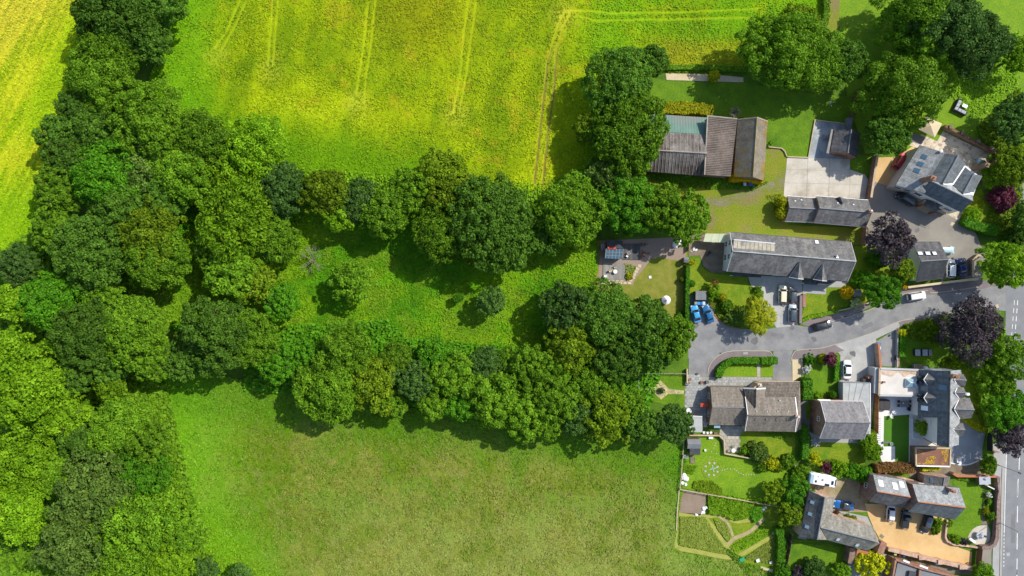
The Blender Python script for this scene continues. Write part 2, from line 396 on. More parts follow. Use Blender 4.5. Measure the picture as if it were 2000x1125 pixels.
mat_noise('felt_pale', (0.34,0.35,0.34), (0.44,0.45,0.43), 0.5, 7.0, 0.15, c3=(0.22,0.22,0.20), s3=0.3)
mat_noise('flat_roof_cream', (0.56,0.52,0.46), (0.66,0.62,0.56), 0.4, 8.0, 0.07, bump_d=0.008)
mat_noise('rust_gravel', (0.36,0.20,0.10), (0.60,0.48,0.36), 0.5, 7.0, 0.25)
mat_noise('sedum_roof', (0.185,0.085,0.055), (0.250,0.130,0.085), 0.6, 6.0, 0.3, c3=(0.34,0.28,0.02), s3=0.5, lo3=0.60, hi3=0.68)
mat_noise('sheet_brown', (0.125,0.108,0.098), (0.260,0.240,0.220), 0.5, 4.0, 0.4, c3=(0.080,0.062,0.055), s3=0.22, lo3=0.42, hi3=0.62)
mat_noise('sheet_russet', (0.085,0.062,0.050), (0.170,0.135,0.112), 0.7, 4.0, 0.45, c3=(0.060,0.045,0.038), s3=0.3, lo3=0.42, hi3=0.6)
mat_noise('sheet_lichen', (0.185,0.160,0.120), (0.260,0.230,0.175), 0.7, 3.0, 0.35, c3=(0.26,0.165,0.015), s3=0.22, lo3=0.48, hi3=0.66)
mat_noise('lichen_ridge', (0.27,0.20,0.06), (0.34,0.28,0.14), 0.7, 5.0, 0.3)
mat_noise('sheet_rib_pale', (0.270,0.235,0.195), (0.360,0.320,0.270), 0.6, 5.0, 0.3)
mat_noise('sheet_green', (0.120,0.225,0.180), (0.160,0.265,0.215), 0.4, 4.0, 0.1, c3=(0.21,0.22,0.20), s3=0.12, rough=0.5)
mat_noise('polycarbonate', (0.52,0.56,0.38), (0.60,0.64,0.46), 0.6, 5.0, 0.08, rough=0.4)
mat_noise('panel_weathered', (0.27,0.25,0.21), (0.46,0.41,0.29), 0.7, 4.0, 0.25, c3=(0.17,0.16,0.15), s3=0.5)
mat_noise('timber_orange', (0.36,0.165,0.060), (0.45,0.22,0.085), 0.8, 8.0, 0.15)
mat_noise('timber_pale', (0.44,0.36,0.21), (0.54,0.45,0.28), 0.8, 8.0, 0.15)
mat_noise('timber_brown', (0.145,0.085,0.050), (0.200,0.125,0.075), 0.8, 8.0, 0.2)
mat_noise('timber_grey', (0.27,0.255,0.22), (0.35,0.33,0.29), 0.8, 8.0, 0.2)
mat_flat('white_paint', (0.80,0.80,0.79), 0.4)
mat_flat('white_plastic', (0.78,0.78,0.77), 0.35)
mat_flat('black_plastic', (0.020,0.021,0.024), 0.45)
mat_flat('grey_metal', (0.28,0.29,0.30), 0.4, 0.5, 0.4)
mat_flat('pale_metal', (0.55,0.57,0.58), 0.35, 0.5, 0.3)
mat_flat('glass_dark', (0.020,0.026,0.032), 0.06, 0.6)
mat_flat('glass_blue', (0.060,0.140,0.210), 0.12, 0.6)
mat_flat('glass_sky', (0.30,0.45,0.52), 0.08, 0.7)
mat_flat('glass_bright', (0.78,0.81,0.84), 0.12, 0.6)
mat_flat('tyre', (0.015,0.015,0.016), 0.8, 0.2)
mat_flat('rim_silver', (0.42,0.43,0.44), 0.3, 0.5, 0.7)
mat_flat('lamp_clear', (0.65,0.68,0.70), 0.1, 0.7)
mat_flat('lamp_red', (0.40,0.012,0.010), 0.2, 0.6)
mat_flat('terracotta', (0.42,0.16,0.075), 0.8, 0.2)
mat_flat('canvas_beige', (0.56,0.46,0.30), 0.9, 0.1)
mat_flat('cushion_grey', (0.40,0.42,0.46), 0.9, 0.1)
mat_flat('bin_blue', (0.020,0.120,0.420), 0.45)
mat_flat('bin_maroon', (0.160,0.020,0.028), 0.45)
mat_flat('bin_green', (0.030,0.130,0.070), 0.45)
mat_flat('bin_pale', (0.42,0.62,0.66), 0.45)
mat_flat('bin_black', (0.030,0.032,0.035), 0.45)
mat_flat('bin_lime', (0.42,0.60,0.22), 0.45)
mat_flat('toy_blue', (0.030,0.280,0.520), 0.45)
mat_flat('barrow_green', (0.020,0.300,0.140), 0.45)
mat_flat('red_paint', (0.480,0.060,0.025), 0.5)
mat_flat('tub_cover', (0.040,0.035,0.036), 0.6)
def paint(name, c, metallic=0.2): return mat_flat(name, c, 0.28, 0.5, metallic, 0.8)
paint('paint_red', (0.48,0.015,0.030)); paint('paint_black', (0.018,0.022,0.026)); paint('paint_ice', (0.38,0.56,0.60))
paint('paint_white', (0.80,0.80,0.80), 0.0); paint('paint_navy', (0.010,0.030,0.140)); paint('paint_cream', (0.74,0.67,0.47), 0.0)
paint('paint_silver', (0.42,0.48,0.55)); paint('paint_azure', (0.060,0.340,0.680)); paint('paint_teal', (0.010,0.130,0.300))
paint('paint_cobalt', (0.010,0.140,0.440)); paint('paint_green', (0.016,0.042,0.044)); paint('paint_slate', (0.055,0.075,0.090))
M = MATS

# ------------------------------------------------------------------ numpy helpers
RNG = np.random.default_rng(11)
def np_obj_mesh(name, V, F, mat, attrs=None, cols=None):
    """V (n,3), F (m,4) or (m,3)"""
    me = bpy.data.meshes.new(name); k = F.shape[1]
    me.vertices.add(len(V)); me.vertices.foreach_set('co', np.ascontiguousarray(V, dtype=np.float32).ravel())
    me.loops.add(F.size); me.loops.foreach_set('vertex_index', np.ascontiguousarray(F, dtype=np.int32).ravel())
    me.polygons.add(len(F)); me.polygons.foreach_set('loop_start', np.arange(0, F.size, k, dtype=np.int32))
    me.update(calc_edges=True); me.validate()
    if attrs is not None:
        for an, arr in attrs.items():
            a = me.attributes.new(an, 'FLOAT', 'POINT'); a.data.foreach_set('value', np.ascontiguousarray(arr, dtype=np.float32))
    if cols is not None:
        a = me.attributes.new('col', 'FLOAT_COLOR', 'POINT')
        c4 = np.ones((len(V), 4), dtype=np.float32); c4[:, :3] = cols; a.data.foreach_set('color', c4.ravel())
    me.materials.append(mat)
    return me
def in_poly(x, y, poly):
    inside = np.zeros(x.shape, dtype=bool); n = len(poly)
    for i in range(n):
        x0, y0 = poly[i]; x1, y1 = poly[(i + 1) % n]
        if y0 == y1: continue
        c = ((y0 > y) != (y1 > y)) & (x < (x1 - x0) * (y - y0) / (y1 - y0) + x0)
        inside ^= c
    return inside
def seg_dist(x, y, pts):
    d = np.full(x.shape, 1e9)
    for (x0, y0), (x1, y1) in zip(pts[:-1], pts[1:]):
        dx, dy = x1 - x0, y1 - y0; L = dx * dx + dy * dy
        t = np.clip(((x - x0) * dx + (y - y0) * dy) / L, 0, 1)
        d = np.minimum(d, np.hypot(x - x0 - t * dx, y - y0 - t * dy))
    return d
def smooth_line(pts, n=8):
    out = []
    P4 = [pts[0]] + list(pts) + [pts[-1]]
    for i in range(1, len(P4) - 2):
        p0, p1, p2, p3 = [np.array(q, float) for q in P4[i-1:i+3]]
        for k in range(n):
            t = k / n
            out.append(tuple(0.5 * ((2*p1) + (-p0+p2)*t + (2*p0-5*p1+4*p2-p3)*t*t + (-p0+3*p1-3*p2+p3)*t**3)))
    out.append(tuple(pts[-1])); return out
_NG = RNG.random((256, 256))
def vnoise(x, y, scale, octaves=4, seed=0):
    t = np.zeros_like(x, dtype=float); amp = 1.0; tot = 0
    for o in range(octaves):
        xs = x / scale * 2**o + 37.7 * seed + 11.3 * o; ys = y / scale * 2**o + 91.1 * seed + 5.7 * o
        xi = np.floor(xs).astype(int); yi = np.floor(ys).astype(int); fx = xs - xi; fy = ys - yi
        fx = fx*fx*(3-2*fx); fy = fy*fy*(3-2*fy)
        g = lambda a, b: _NG[a % 256, b % 256]
        t += amp * ((g(xi,yi)*(1-fx) + g(xi+1,yi)*fx)*(1-fy) + (g(xi,yi+1)*(1-fx) + g(xi+1,yi+1)*fx)*fy)
        tot += amp; amp *= 0.55
    return t / tot
def sstep(v, a, b):
    t = np.clip((v - a) / (b - a), 0, 1); return t * t * (3 - 2 * t)
def leaf_quads(pos, nrm, size, asp, rng, tang=None):
    n = len(pos)
    nrm = nrm / np.linalg.norm(nrm, axis=1, keepdims=True)
    if tang is None: tang = rng.normal(size=(n, 3))
    t = tang - nrm * np.sum(tang * nrm, axis=1, keepdims=True); t /= np.linalg.norm(t, axis=1, keepdims=True) + 1e-9
    b = np.cross(nrm, t); size = np.asarray(size).reshape(-1, 1)
    V = np.empty((n, 4, 3)); V[:, 0] = pos - t * size * asp; V[:, 1] = pos + b * size; V[:, 2] = pos + t * size * asp; V[:, 3] = pos - b * size
    return V.reshape(-1, 3), np.arange(4 * n).reshape(-1, 4)
# ------------------------------------------------------------------ ground
GROUND_GAIN = 1.0
def alb(r, g, b, k=1.0):
    f = lambda c: (c / 12.92 if c <= 0.04045 else ((c + 0.055) / 1.055) ** 2.4)
    return np.array([f(r / 255.0), f(g / 255.0), f(b / 255.0)]) * 0.80 * k
def sheet(name, pts, mat, lvl, label=None, smooth=0):
    if smooth: pts = smooth_line(list(pts) + [pts[0]], smooth)[:-1]
    mb = MB(); w = [P(u, v) for u, v in pts]
    mb.face([(q.x, q.y, 0.004 * lvl) for q in ccw(w)])
    o = struct(mb.build(name, M[mat]))
    if label: o['label'] = label
    return o
def raised(name, pts, mat, h, lvl=0):
    mb = MB(); mb.prism([P(u, v) for u, v in pts], 0.0, h + 0.004 * lvl)
    return struct(mb.build(name, M[mat]))
def offset_line(pts, d, closed=False):
    """offset a world polyline sideways by d"""
    n = len(pts); out = []
    for i in range(n):
        a = pts[i - 1] if (i > 0 or closed) else None; c = pts[(i + 1) % n] if (i < n - 1 or closed) else None
        b = pts[i]; ns = []
        if a is not None: t = Vector((b[0]-a[0], b[1]-a[1])).normalized(); ns.append(Vector((-t.y, t.x)))
        if c is not None: t = Vector((c[0]-b[0], c[1]-b[1])).normalized(); ns.append(Vector((-t.y, t.x)))
        m = ns[0] if len(ns) == 1 else (ns[0] + ns[1])
        if len(ns) == 2:
            m.normalize(); m = m / max(0.4, m.dot(ns[0]))
        out.append((b[0] + m.x * d, b[1] + m.y * d))
    return out
def strip_poly(pts, w):
    return offset_line(pts, w / 2) + offset_line(pts, -w / 2)[::-1]
def strip_faces(mb, pts, w, z0, z1):
    L = offset_line(pts, w / 2); R = offset_line(pts, -w / 2)
    for i in range(len(pts) - 1):
        a, b, c, d = R[i], R[i+1], L[i+1], L[i]
        mb.face([(a[0],a[1],z1),(b[0],b[1],z1),(c[0],c[1],z1),(d[0],d[1],z1)])
        if z1 > z0 + 0.01:
            mb.face([(a[0],a[1],z0),(b[0],b[1],z0),(b[0],b[1],z1),(a[0],a[1],z1)])
            mb.face([(c[0],c[1],z0),(d[0],d[1],z0),(d[0],d[1],z1),(c[0],c[1],z1)])
    if z1 > z0 + 0.01:
        for i in (0, len(pts) - 1):
            mb.face([(R[i][0],R[i][1],z0),(L[i][0],L[i][1],z0),(L[i][0],L[i][1],z1),(R[i][0],R[i][1],z1)])
def kerb(name, pts, w=0.18, h=0.12, mat='kerb_stone', smooth=6):
    if smooth: pts = smooth_line(pts, smooth)
    mb = MB(); strip_faces(mb, [tuple(P(u, v)[:2]) for u, v in pts], w, 0.0, h)
    return struct(mb.build(name, M[mat]))

g = MB(); R_ = 3000.0
g.face([(-R_, -R_, -0.02), (R_, -R_, -0.02), (R_, R_, -0.02), (-R_, R_, -0.02)])
struct(g.build('ground', M['rough_grass']))

def field(name, poly, step, colf, hf, mat, z0=0.01):
    w = np.array([P(u, v)[:2] for u, v in poly]); x0, y0 = w.min(0); x1, y1 = w.max(0)
    nx = int((x1 - x0) / step) + 2; ny = int((y1 - y0) / step) + 2
    X, Y = np.meshgrid(x0 + np.arange(nx) * step, y0 + np.arange(ny) * step)
    U = X / S + 1000; V_ = 562.5 - Y / S
    wob = 0.5 * (vnoise(X, Y, 1.5, 3, 9) - 0.5) * 4
    cx = (X[:-1, :-1] + step / 2) + wob[:-1, :-1] * 0.35; cy = (Y[:-1, :-1] + step / 2) + wob[1:, 1:] * 0.35
    keep = in_poly(cx, cy, w)
    idx = np.arange(nx * ny).reshape(ny, nx)
    F = np.stack([idx[:-1, :-1], idx[:-1, 1:], idx[1:, 1:], idx[1:, :-1]], -1)[keep]
    used = np.unique(F); remap = np.full(nx * ny, -1); remap[used] = np.arange(len(used))
    Uf, Vf = U.ravel()[used], V_.ravel()[used]
    Z = z0 + hf(Uf, Vf)
    VV = np.stack([X.ravel()[used], Y.ravel()[used], Z], 1)
    me = np_obj_mesh(name, VV, remap[F], M[mat], cols=colf(Uf, Vf))
    me.polygons.foreach_set('use_smooth', np.ones(len(me.polygons), dtype=bool))
    return struct(link(bpy.data.objects.new(name, me)))
def tufts(name, poly, n, colf, size, hgt, tilt=0.75, asp=2.0, seed=1, dens=None):
    rng = np.random.default_rng(seed)
    w = np.array([P(u, v)[:2] for u, v in poly]); x0, y0 = w.min(0); x1, y1 = w.max(0)
    x = rng.uniform(x0, x1, n); y = rng.uniform(y0, y1, n); k = in_poly(x, y, w)
    k &= (np.abs(x) < 135) & (np.abs(y) < 82)
    x, y = x[k], y[k]; u = x / S + 1000; v = 562.5 - y / S
    if dens is not None:
        k = rng.random(len(x)) < dens(u, v); x, y, u, v = x[k], y[k], u[k], v[k]
    m = len(x)
    nr = np.stack([rng.normal(size=m) * tilt, rng.normal(size=m) * tilt, np.ones(m)], 1)
    pos = np.stack([x, y, rng.uniform(hgt[0], hgt[1], m)], 1)
    V, F = leaf_quads(pos, nr, rng.uniform(size * 0.6, size * 1.3, m), asp, rng)
    c = np.repeat(colf(u, v), 4, axis=0)
    me = np_obj_mesh(name, V, F, M['grass_blades'], cols=c)
    return stuff(link(bpy.data.objects.new(name, me)))
def lerp3(a, b, t): return a[None, :] * (1 - t[:, None]) + b[None, :] * t[:, None]
def over(c, col, t): return c * (1 - t[:, None]) + col[None, :] * t[:, None]

# --- the big crop field at the top; crop tones carry some cloud shade
TRAM = [zz('I',(545,0),(520,250),(475,575)), zz('I',(500,20),(470,300),(430,570)),
        zz('I',(1115,0),(1085,200),(1060,450),(1020,690)), zz('I',(1160,0),(1100,450),(1065,640)),
        zz('A',(1670,0),(1640,400)), zz('A',(1700,0),(1670,400)),
        zz('A',(1470,0),(1380,200),(1310,300)), zz('A',(1505,10),(1430,170),(1360,300)),
        ]
FAINT = [zz('A',(1270,380),(1400,440),(1500,500),(1720,580),(2000,650)),
        zz('A',(1250,420),(1480,540),(1700,620),(2000,690)),
        zz('I',(0,600),(180,690),(450,740),(850,800),(1530,870)), zz('I',(0,650),(200,720),(550,780),(900,850),(1510,920))]
TRAM += [zz('G',(330,70),(430,62),(600,80),(1000,75),(1500,55)), zz('G',(400,95),(520,128),(800,120),(1450,110))]
RUT = [zz('I',(1700,60),(1650,180),(1600,350),(1570,600),(1540,850),(1515,1120)), zz('I',(1740,60),(1680,180),(1650,300),(1625,600),(1590,850),(1565,1130))]
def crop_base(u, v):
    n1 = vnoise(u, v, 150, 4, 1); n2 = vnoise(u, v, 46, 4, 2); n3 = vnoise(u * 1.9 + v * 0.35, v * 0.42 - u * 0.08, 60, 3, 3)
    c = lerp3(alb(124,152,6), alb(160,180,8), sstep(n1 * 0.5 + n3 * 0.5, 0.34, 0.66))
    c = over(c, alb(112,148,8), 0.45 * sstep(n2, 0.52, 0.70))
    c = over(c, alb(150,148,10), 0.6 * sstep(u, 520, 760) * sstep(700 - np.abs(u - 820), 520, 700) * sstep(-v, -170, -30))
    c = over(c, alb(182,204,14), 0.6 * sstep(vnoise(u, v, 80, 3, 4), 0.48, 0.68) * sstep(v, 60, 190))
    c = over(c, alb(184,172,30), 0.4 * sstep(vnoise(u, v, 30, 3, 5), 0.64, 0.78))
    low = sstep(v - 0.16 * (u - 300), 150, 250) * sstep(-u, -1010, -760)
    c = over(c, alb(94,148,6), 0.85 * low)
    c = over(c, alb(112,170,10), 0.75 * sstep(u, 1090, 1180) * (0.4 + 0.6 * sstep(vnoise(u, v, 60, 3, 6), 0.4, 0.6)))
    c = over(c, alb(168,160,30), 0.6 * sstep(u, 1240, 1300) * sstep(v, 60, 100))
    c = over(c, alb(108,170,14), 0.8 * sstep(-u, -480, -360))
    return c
def tram_d(u, v, lines):
    d = np.full(u.shape, 1e9)
    wx = (vnoise(u, v, 22, 2, 12) - 0.5) * 2.5; wy = (vnoise(u, v, 22, 2, 13) - 0.5) * 2.5
    for l in lines: d = np.minimum(d, seg_dist(u + wx, v + wy, l))
    return d
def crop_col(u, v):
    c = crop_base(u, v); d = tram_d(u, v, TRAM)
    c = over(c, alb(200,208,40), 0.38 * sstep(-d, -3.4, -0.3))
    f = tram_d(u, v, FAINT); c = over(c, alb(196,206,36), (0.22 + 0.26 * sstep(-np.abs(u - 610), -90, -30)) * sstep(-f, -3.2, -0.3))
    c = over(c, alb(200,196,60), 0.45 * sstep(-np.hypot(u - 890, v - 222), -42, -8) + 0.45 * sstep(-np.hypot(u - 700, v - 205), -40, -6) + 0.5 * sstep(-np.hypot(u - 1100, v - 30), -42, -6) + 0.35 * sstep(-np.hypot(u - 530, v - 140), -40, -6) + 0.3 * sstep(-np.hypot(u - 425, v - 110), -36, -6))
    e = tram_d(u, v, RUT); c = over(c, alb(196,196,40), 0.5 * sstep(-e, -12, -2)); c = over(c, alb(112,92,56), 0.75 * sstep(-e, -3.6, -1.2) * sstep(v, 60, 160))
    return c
def crop_h(u, v):
    d = np.minimum(tram_d(u, v, TRAM), tram_d(u, v, RUT))
    return 0.09 * sstep(d, 0.8, 4.5) + 0.16 * (vnoise(u, v, 7, 3, 21) - 0.5) + 0.25 * (vnoise(u, v, 30, 2, 22) - 0.5) + 0.12
CROP = [(280,190),(380,-90),(1622,-90),(1612,30),(1470,120),(1455,131),(1303,131),(1250,160),(1140,335),(1060,372),(960,366),(880,356),(720,352),(600,345),(470,300),(380,240)]
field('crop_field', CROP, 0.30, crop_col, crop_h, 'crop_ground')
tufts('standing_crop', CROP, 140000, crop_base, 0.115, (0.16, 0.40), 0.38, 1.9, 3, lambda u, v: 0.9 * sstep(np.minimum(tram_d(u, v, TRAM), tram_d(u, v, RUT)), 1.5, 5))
# --- golden field in the top left corner
def stripe(u, v): return (u * 0.90 + v * 0.44)
def wheat_col(u, v):
    s = stripe(u, v); n = vnoise(s, v * 0.08, 7, 3, 31); n2 = vnoise(u, v, 60, 3, 32)
    c = lerp3(alb(158,186,10), alb(196,204,32), sstep(n * 0.75 + n2 * 0.25, 0.38, 0.60))
    c = over(c, alb(220,198,64), 0.68 * sstep(-(v + 0.9 * u), -190, -40) * (0.5 + 0.5 * n))
    c = over(c, alb(132,182,10), 0.85 * sstep(v + 0.2 * u, 300, 420))
    c = over(c, alb(158,196,12), 0.7 * sstep(s, 118, 150) * sstep(-v, -330, -200))
    return c
def wheat_h(u, v): return 0.22 * vnoise(stripe(u, v), v * 0.08, 7, 3, 31) + 0.14 * vnoise(u, v, 6, 2, 33)
WHEAT = [(-120,-80),(200,-80),(185,40),(150,120),(130,200),(100,245),(95,330),(100,400),(90,480),(40,560),(-120,600)]
field('golden_field', WHEAT, 0.30, wheat_col, wheat_h, 'crop_ground')
tufts('golden_crop', WHEAT, 45000, wheat_col, 0.115, (0.15, 0.38), 0.40, 2.0, 4)
# --- overgrown clearing in the middle
def clear_col(u, v):
    n1 = vnoise(u, v, 70, 4, 41); n2 = vnoise(u, v, 24, 3, 42)
    c = lerp3(alb(82,136,10), alb(116,160,16), sstep(n1, 0.36, 0.64))
    c = over(c, alb(88,164,12), 0.35 * sstep(n2, 0.50, 0.70))
    c = over(c, alb(122,154,30), 0.5 * sstep(vnoise(u, v, 40, 3, 43), 0.58, 0.70))
    return c
def clear_h(u, v): return 0.35 * vnoise(u, v, 9, 3, 44) + 0.15 * vnoise(u, v, 40, 2, 45)
CLEAR = [(200,560),(260,480),(380,380),(560,360),(700,400),(1000,440),(1165,468),(1166,556),(1160,640),(1080,720),(900,720),(560,740),(330,640)]
field('clearing', CLEAR, 0.32, clear_col, clear_h, 'meadow_ground')
tufts('clearing_weeds', CLEAR, 110000, clear_col, 0.135, (0.15, 0.5), 0.5, 1.5, 5)
# --- rough meadow at the bottom; grass tones, partly muted to paint cloud shade
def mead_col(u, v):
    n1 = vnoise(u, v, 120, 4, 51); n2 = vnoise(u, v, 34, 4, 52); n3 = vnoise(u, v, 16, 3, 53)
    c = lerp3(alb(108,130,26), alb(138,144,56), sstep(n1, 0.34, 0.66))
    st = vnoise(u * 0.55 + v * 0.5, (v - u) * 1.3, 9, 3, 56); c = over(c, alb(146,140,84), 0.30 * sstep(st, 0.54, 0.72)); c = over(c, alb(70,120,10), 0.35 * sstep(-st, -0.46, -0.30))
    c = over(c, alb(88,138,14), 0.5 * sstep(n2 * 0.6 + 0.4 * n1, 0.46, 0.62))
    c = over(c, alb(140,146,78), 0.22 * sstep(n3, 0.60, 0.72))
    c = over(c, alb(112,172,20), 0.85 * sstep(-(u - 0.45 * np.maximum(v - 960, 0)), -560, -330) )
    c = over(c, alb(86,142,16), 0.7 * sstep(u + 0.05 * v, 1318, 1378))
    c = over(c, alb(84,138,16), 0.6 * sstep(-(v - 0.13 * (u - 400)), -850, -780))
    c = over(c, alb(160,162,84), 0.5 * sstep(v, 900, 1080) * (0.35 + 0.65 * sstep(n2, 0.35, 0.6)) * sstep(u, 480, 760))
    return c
def mead_h(u, v): return 0.30 * vnoise(u, v, 6, 3, 54) + 0.2 * vnoise(u, v, 30, 2, 55)
MEADOW = [(270,720),(420,730),(600,770),(900,810),(1100,825),(1345,850),(1333,955),(1316,1075),(1480,1104),(1532,1116),(1532,1220),(180,1220),(280,1000)]
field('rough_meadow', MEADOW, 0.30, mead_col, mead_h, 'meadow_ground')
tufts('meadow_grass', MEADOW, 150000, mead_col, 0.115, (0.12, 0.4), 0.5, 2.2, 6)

# ------------------------------------------------------------------ village ground sheets
YARD = [(1250,345),(1500,292),(1515,288),(1528,291),(1537,307),(1530,386),(1540,440),(1693,445),(1684,478),(1560,470),(1420,455),(1385,458),(1330,430),(1250,400)]
sheet('farmyard_grass', YARD, 'yard_grass', 2)
sheet('muddy_track', zz('e',(820,0),(930,-60),(960,60),(860,150),(620,180),(420,260),(250,330),(60,330),(-60,260),(100,210),(350,190),(560,110),(720,60)), 'worn_grass', 3, smooth=4)
sheet('back_lawn', [(1270,150),(1303,158),(1452,162),(1560,180),(1680,190),(1668,240),(1582,236),(1578,307),(1537,306),(1527,290),(1498,287),(1498,236),(1440,228),(1270,228)], 'lawn_lush', 4)
sheet('gravel_path', [(1300,143),(1390,145),(1452,151),(1452,161),(1302,156)], 'gravel_sand', 5)
sheet('paddock_lawn', [(1640,-90),(1640,60),(1655,190),(1670,240),(1690,300),(1830,290),(1842,256),(1940,300),(2150,300),(2150,-90)], 'lawn_bright', 3)
sheet('verge', [(1575,-90),(1640,-90),(1640,50),(1600,90),(1590,30)], 'yard_grass', 5)
sheet('worn_patch', zz('G',(1800,-20),(1850,0),(1870,80),(1840,110),(1795,70)), 'mud_track', 6, smooth=4)
sheet('garage_lawn', [(1660,300),(1705,306),(1700,345),(1690,341),(1661,331)], 'lawn_lush', 5)
# flagged patio by the brick garage and the concrete yard, slab by slab
sheet('garage_patio', [(1591,235),(1656,243),(1660,310),(1578,308)], 'concrete_wet', 5)
yard = sheet('concrete_yard', [(1537,307),(1578,308),(1661,309),(1660,331),(1690,341),(1697,352),(1690,388),(1530,386)], 'joint_sand', 5)
def slab_child(parent, pts, mat, z0, t, name='concrete_slab'):
    mb = MB(); c = [P(u, v) for u, v in pts]; cx = sum(q.x for q in c) / len(c); cy = sum(q.y for q in c) / len(c)
    mb.prism([(cx + (q.x - cx) * 0.985, cy + (q.y - cy) * 0.985) for q in c], z0, z0 + t)
    return mb.build(name, M[mat], parent)
for r_ in ([(1537,307),(1578,308),(1577,332),(1535,331)], [(1578,308),(1620,309),(1620,333),(1577,332)], [(1620,309),(1660,310),(1660,331),(1620,333)],
           [(1535,331),(1577,332),(1576,358),(1532,357)], [(1577,332),(1620,333),(1619,359),(1576,358)], [(1620,333),(1660,331),(1660,360),(1619,359)],
           [(1660,331),(1689,341),(1695,352),(1693,362),(1660,360)], [(1532,357),(1576,358),(1575,386),(1530,385)], [(1576,358),(1619,359),(1618,387),(1575,386)],
           [(1619,359),(1660,360),(1658,387),(1618,387)], [(1660,360),(1693,362),(1689,388),(1658,387)]):
    slab_child(yard, r_, 'concrete', 0.01, random.uniform(0.025, 0.045))
# NE house grounds
sheet('gravel_drive', zz('b',(1285,800),(1560,790),(1720,690),(1800,640),(1760,760)) + [(1765,345),(1750,364),(1735,364),(1701,352)], 'gravel_gold', 5)
sheet('house_drive', [(1690,384),(1701,352),(1735,364),(1751,362),(1800,392),(1850,418),(1872,431),(1905,455),(1925,500),(1915,548),(1838,556),(1838,476),(1782,476),(1690,480)], 'asphalt_warm', 6)
sheet('stone_patio', [(1842,256),(1938,303),(1916,345),(1886,330),(1871,310),(1800,292),(1776,284),(1800,262),(1830,276)], 'crazy_paving', 7)
sheet('side_patio', zz('b',(1690,540),(1800,500),(1930,560),(1860,640),(1740,600)), 'asphalt_dark', 8)
sheet('corner_paving', zz('f',(1060,490),(1190,455),(1280,430),(1200,570)), 'crazy_paving', 8)
sheet('house_side_lawn', zz('f',(1380,220),(1480,180),(1600,420),(1780,360),(1760,600),(1600,680),(1240,560),(1210,520),(1290,430)), 'lawn', 7)
sheet('shrub_bed', [(1905,250),(1990,170),(2150,150),(2150,560),(1990,560),(1960,460),(1925,450),(1945,330)], 'rough_grass', 2)
# summer house garden
sheet('cottage_lawn', [(1160,470),(1340,470),(1345,520),(1338,640),(1300,640),(1165,585)], 'lawn_dry', 2)
sheet('garden_patio', [(1176,470),(1344,462),(1338,506)] + zz('d',(1180,490),(1050,480),(940,445),(830,470),(740,580),(640,700),(600,790),(170,765),(190,520),(215,300)), 'slab_earth', 4)
sheet('drive_apron', [(1344,640),(1390,640),(1400,640)] + [(1344,700)], 'asphalt', 4)
# long house front
sheet('front_lawn', zz('d',(1290,480),(1420,460),(1440,560),(1540,640),(1700,660),(2000,700),(2000,790)) + zz('g',(830,370),(900,480),(870,560),(760,640),(560,670),(450,560),(330,420),(110,450),(110,110)), 'lawn', 4)
sheet('house_terrace', zz('d',(1340,180),(1800,150),(1740,640),(1560,640),(1460,560),(1420,430),(1280,440),(1290,250)), 'bare_earth', 3)
sheet('front_drive', zz('g',(820,260),(980,240),(1480,270),(1480,460),(1420,860),(1170,880),(1000,640),(1010,430),(860,370)), 'concrete_grey', 4)
sheet('front_path', zz('g',(1490,330),(1860,300),(2080,310),(2080,385),(1780,380),(1770,470),(1530,455),(1480,600)), 'pavement_grey', 4)
sheet('east_lawn', zz('h',(205,460),(455,470),(465,380),(640,385),(730,320),(790,100),(800,-120),(1230,-120),(1260,60),(1300,420),(900,600),(500,690),(190,780),(150,800),(205,560)), 'lawn', 5)
sheet('blue_car_drive', zz('g',(100,480),(110,870),(480,880),(440,760),(400,700),(440,600),(330,540),(290,460)), 'asphalt_dark', 4)
# lane with its turning head
LANE_N = [(2010,556)] + zz('i',(1440,630),(1000,690),(850,700)) + zz('h',(1380,470),(1030,640),(540,790)) + [(1590,640)] + zz('g',(1430,850),(1180,872),(960,905),(700,885),(560,840),(440,760),(400,700))
LANE_S = zz('k',(950,400),(960,310),(1000,230),(1100,140),(1250,97),(1500,95),(1690,100)) + zz('l',(580,88),(900,62),(1080,10)) + zz('h',(560,1090),(1040,930),(1340,800),(1700,740)) + zz('i',(1000,960)) + [(1925,606),(1950,606),(2010,612)]
sheet('lane', LANE_N + [(1386,600),(1346,640),(1345,736)] + LANE_S, 'asphalt', 6)
sheet('north_pavement', zz('h',(150,830),(300,760),(680,660),(980,580),(1000,620),(800,715),(540,795)) + [(1590,641)], 'pavement_tarmac', 7)
sheet('north_pavement', zz('h',(1040,640),(1300,420),(1480,385),(2050,330),(2480,290)) + [(1950,556),(1900,570),(1810,576),(1761,577)], 'pavement_tarmac', 7)
kerb('kerb', zz('h',(1700,420),(1380,470),(1030,640),(800,722),(540,795),(420,830)))
kerb('kerb', zz('i',(1440,630),(1000,690),(850,700)))
BUNG_P = zz('k',(950,400),(960,310),(1000,230),(1100,140),(1250,97),(1500,95),(1690,100),(1750,165),(1590,180),(1400,178),(1230,200),(1120,260),(1040,420))
raised('bungalow_pavement', BUNG_P, 'pavement_tarmac', 0.10)
kerb('kerb', zz('k',(950,400),(960,310),(1000,230),(1100,140),(1250,97),(1500,95),(1690,100),(1740,150)))
sheet('south_pavement', zz('l',(545,200),(560,130),(620,92),(900,62),(1060,20),(1180,90),(860,190),(690,200)), 'pavement_tarmac', 7)
kerb('kerb', zz('l',(535,220),(550,140),(620,88),(900,60),(1080,12)))
sheet('south_pavement', zz('h',(560,1090),(1040,930),(1340,800),(1360,860),(1340,880),(1070,1010),(800,1125)), 'pavement_grey', 7)
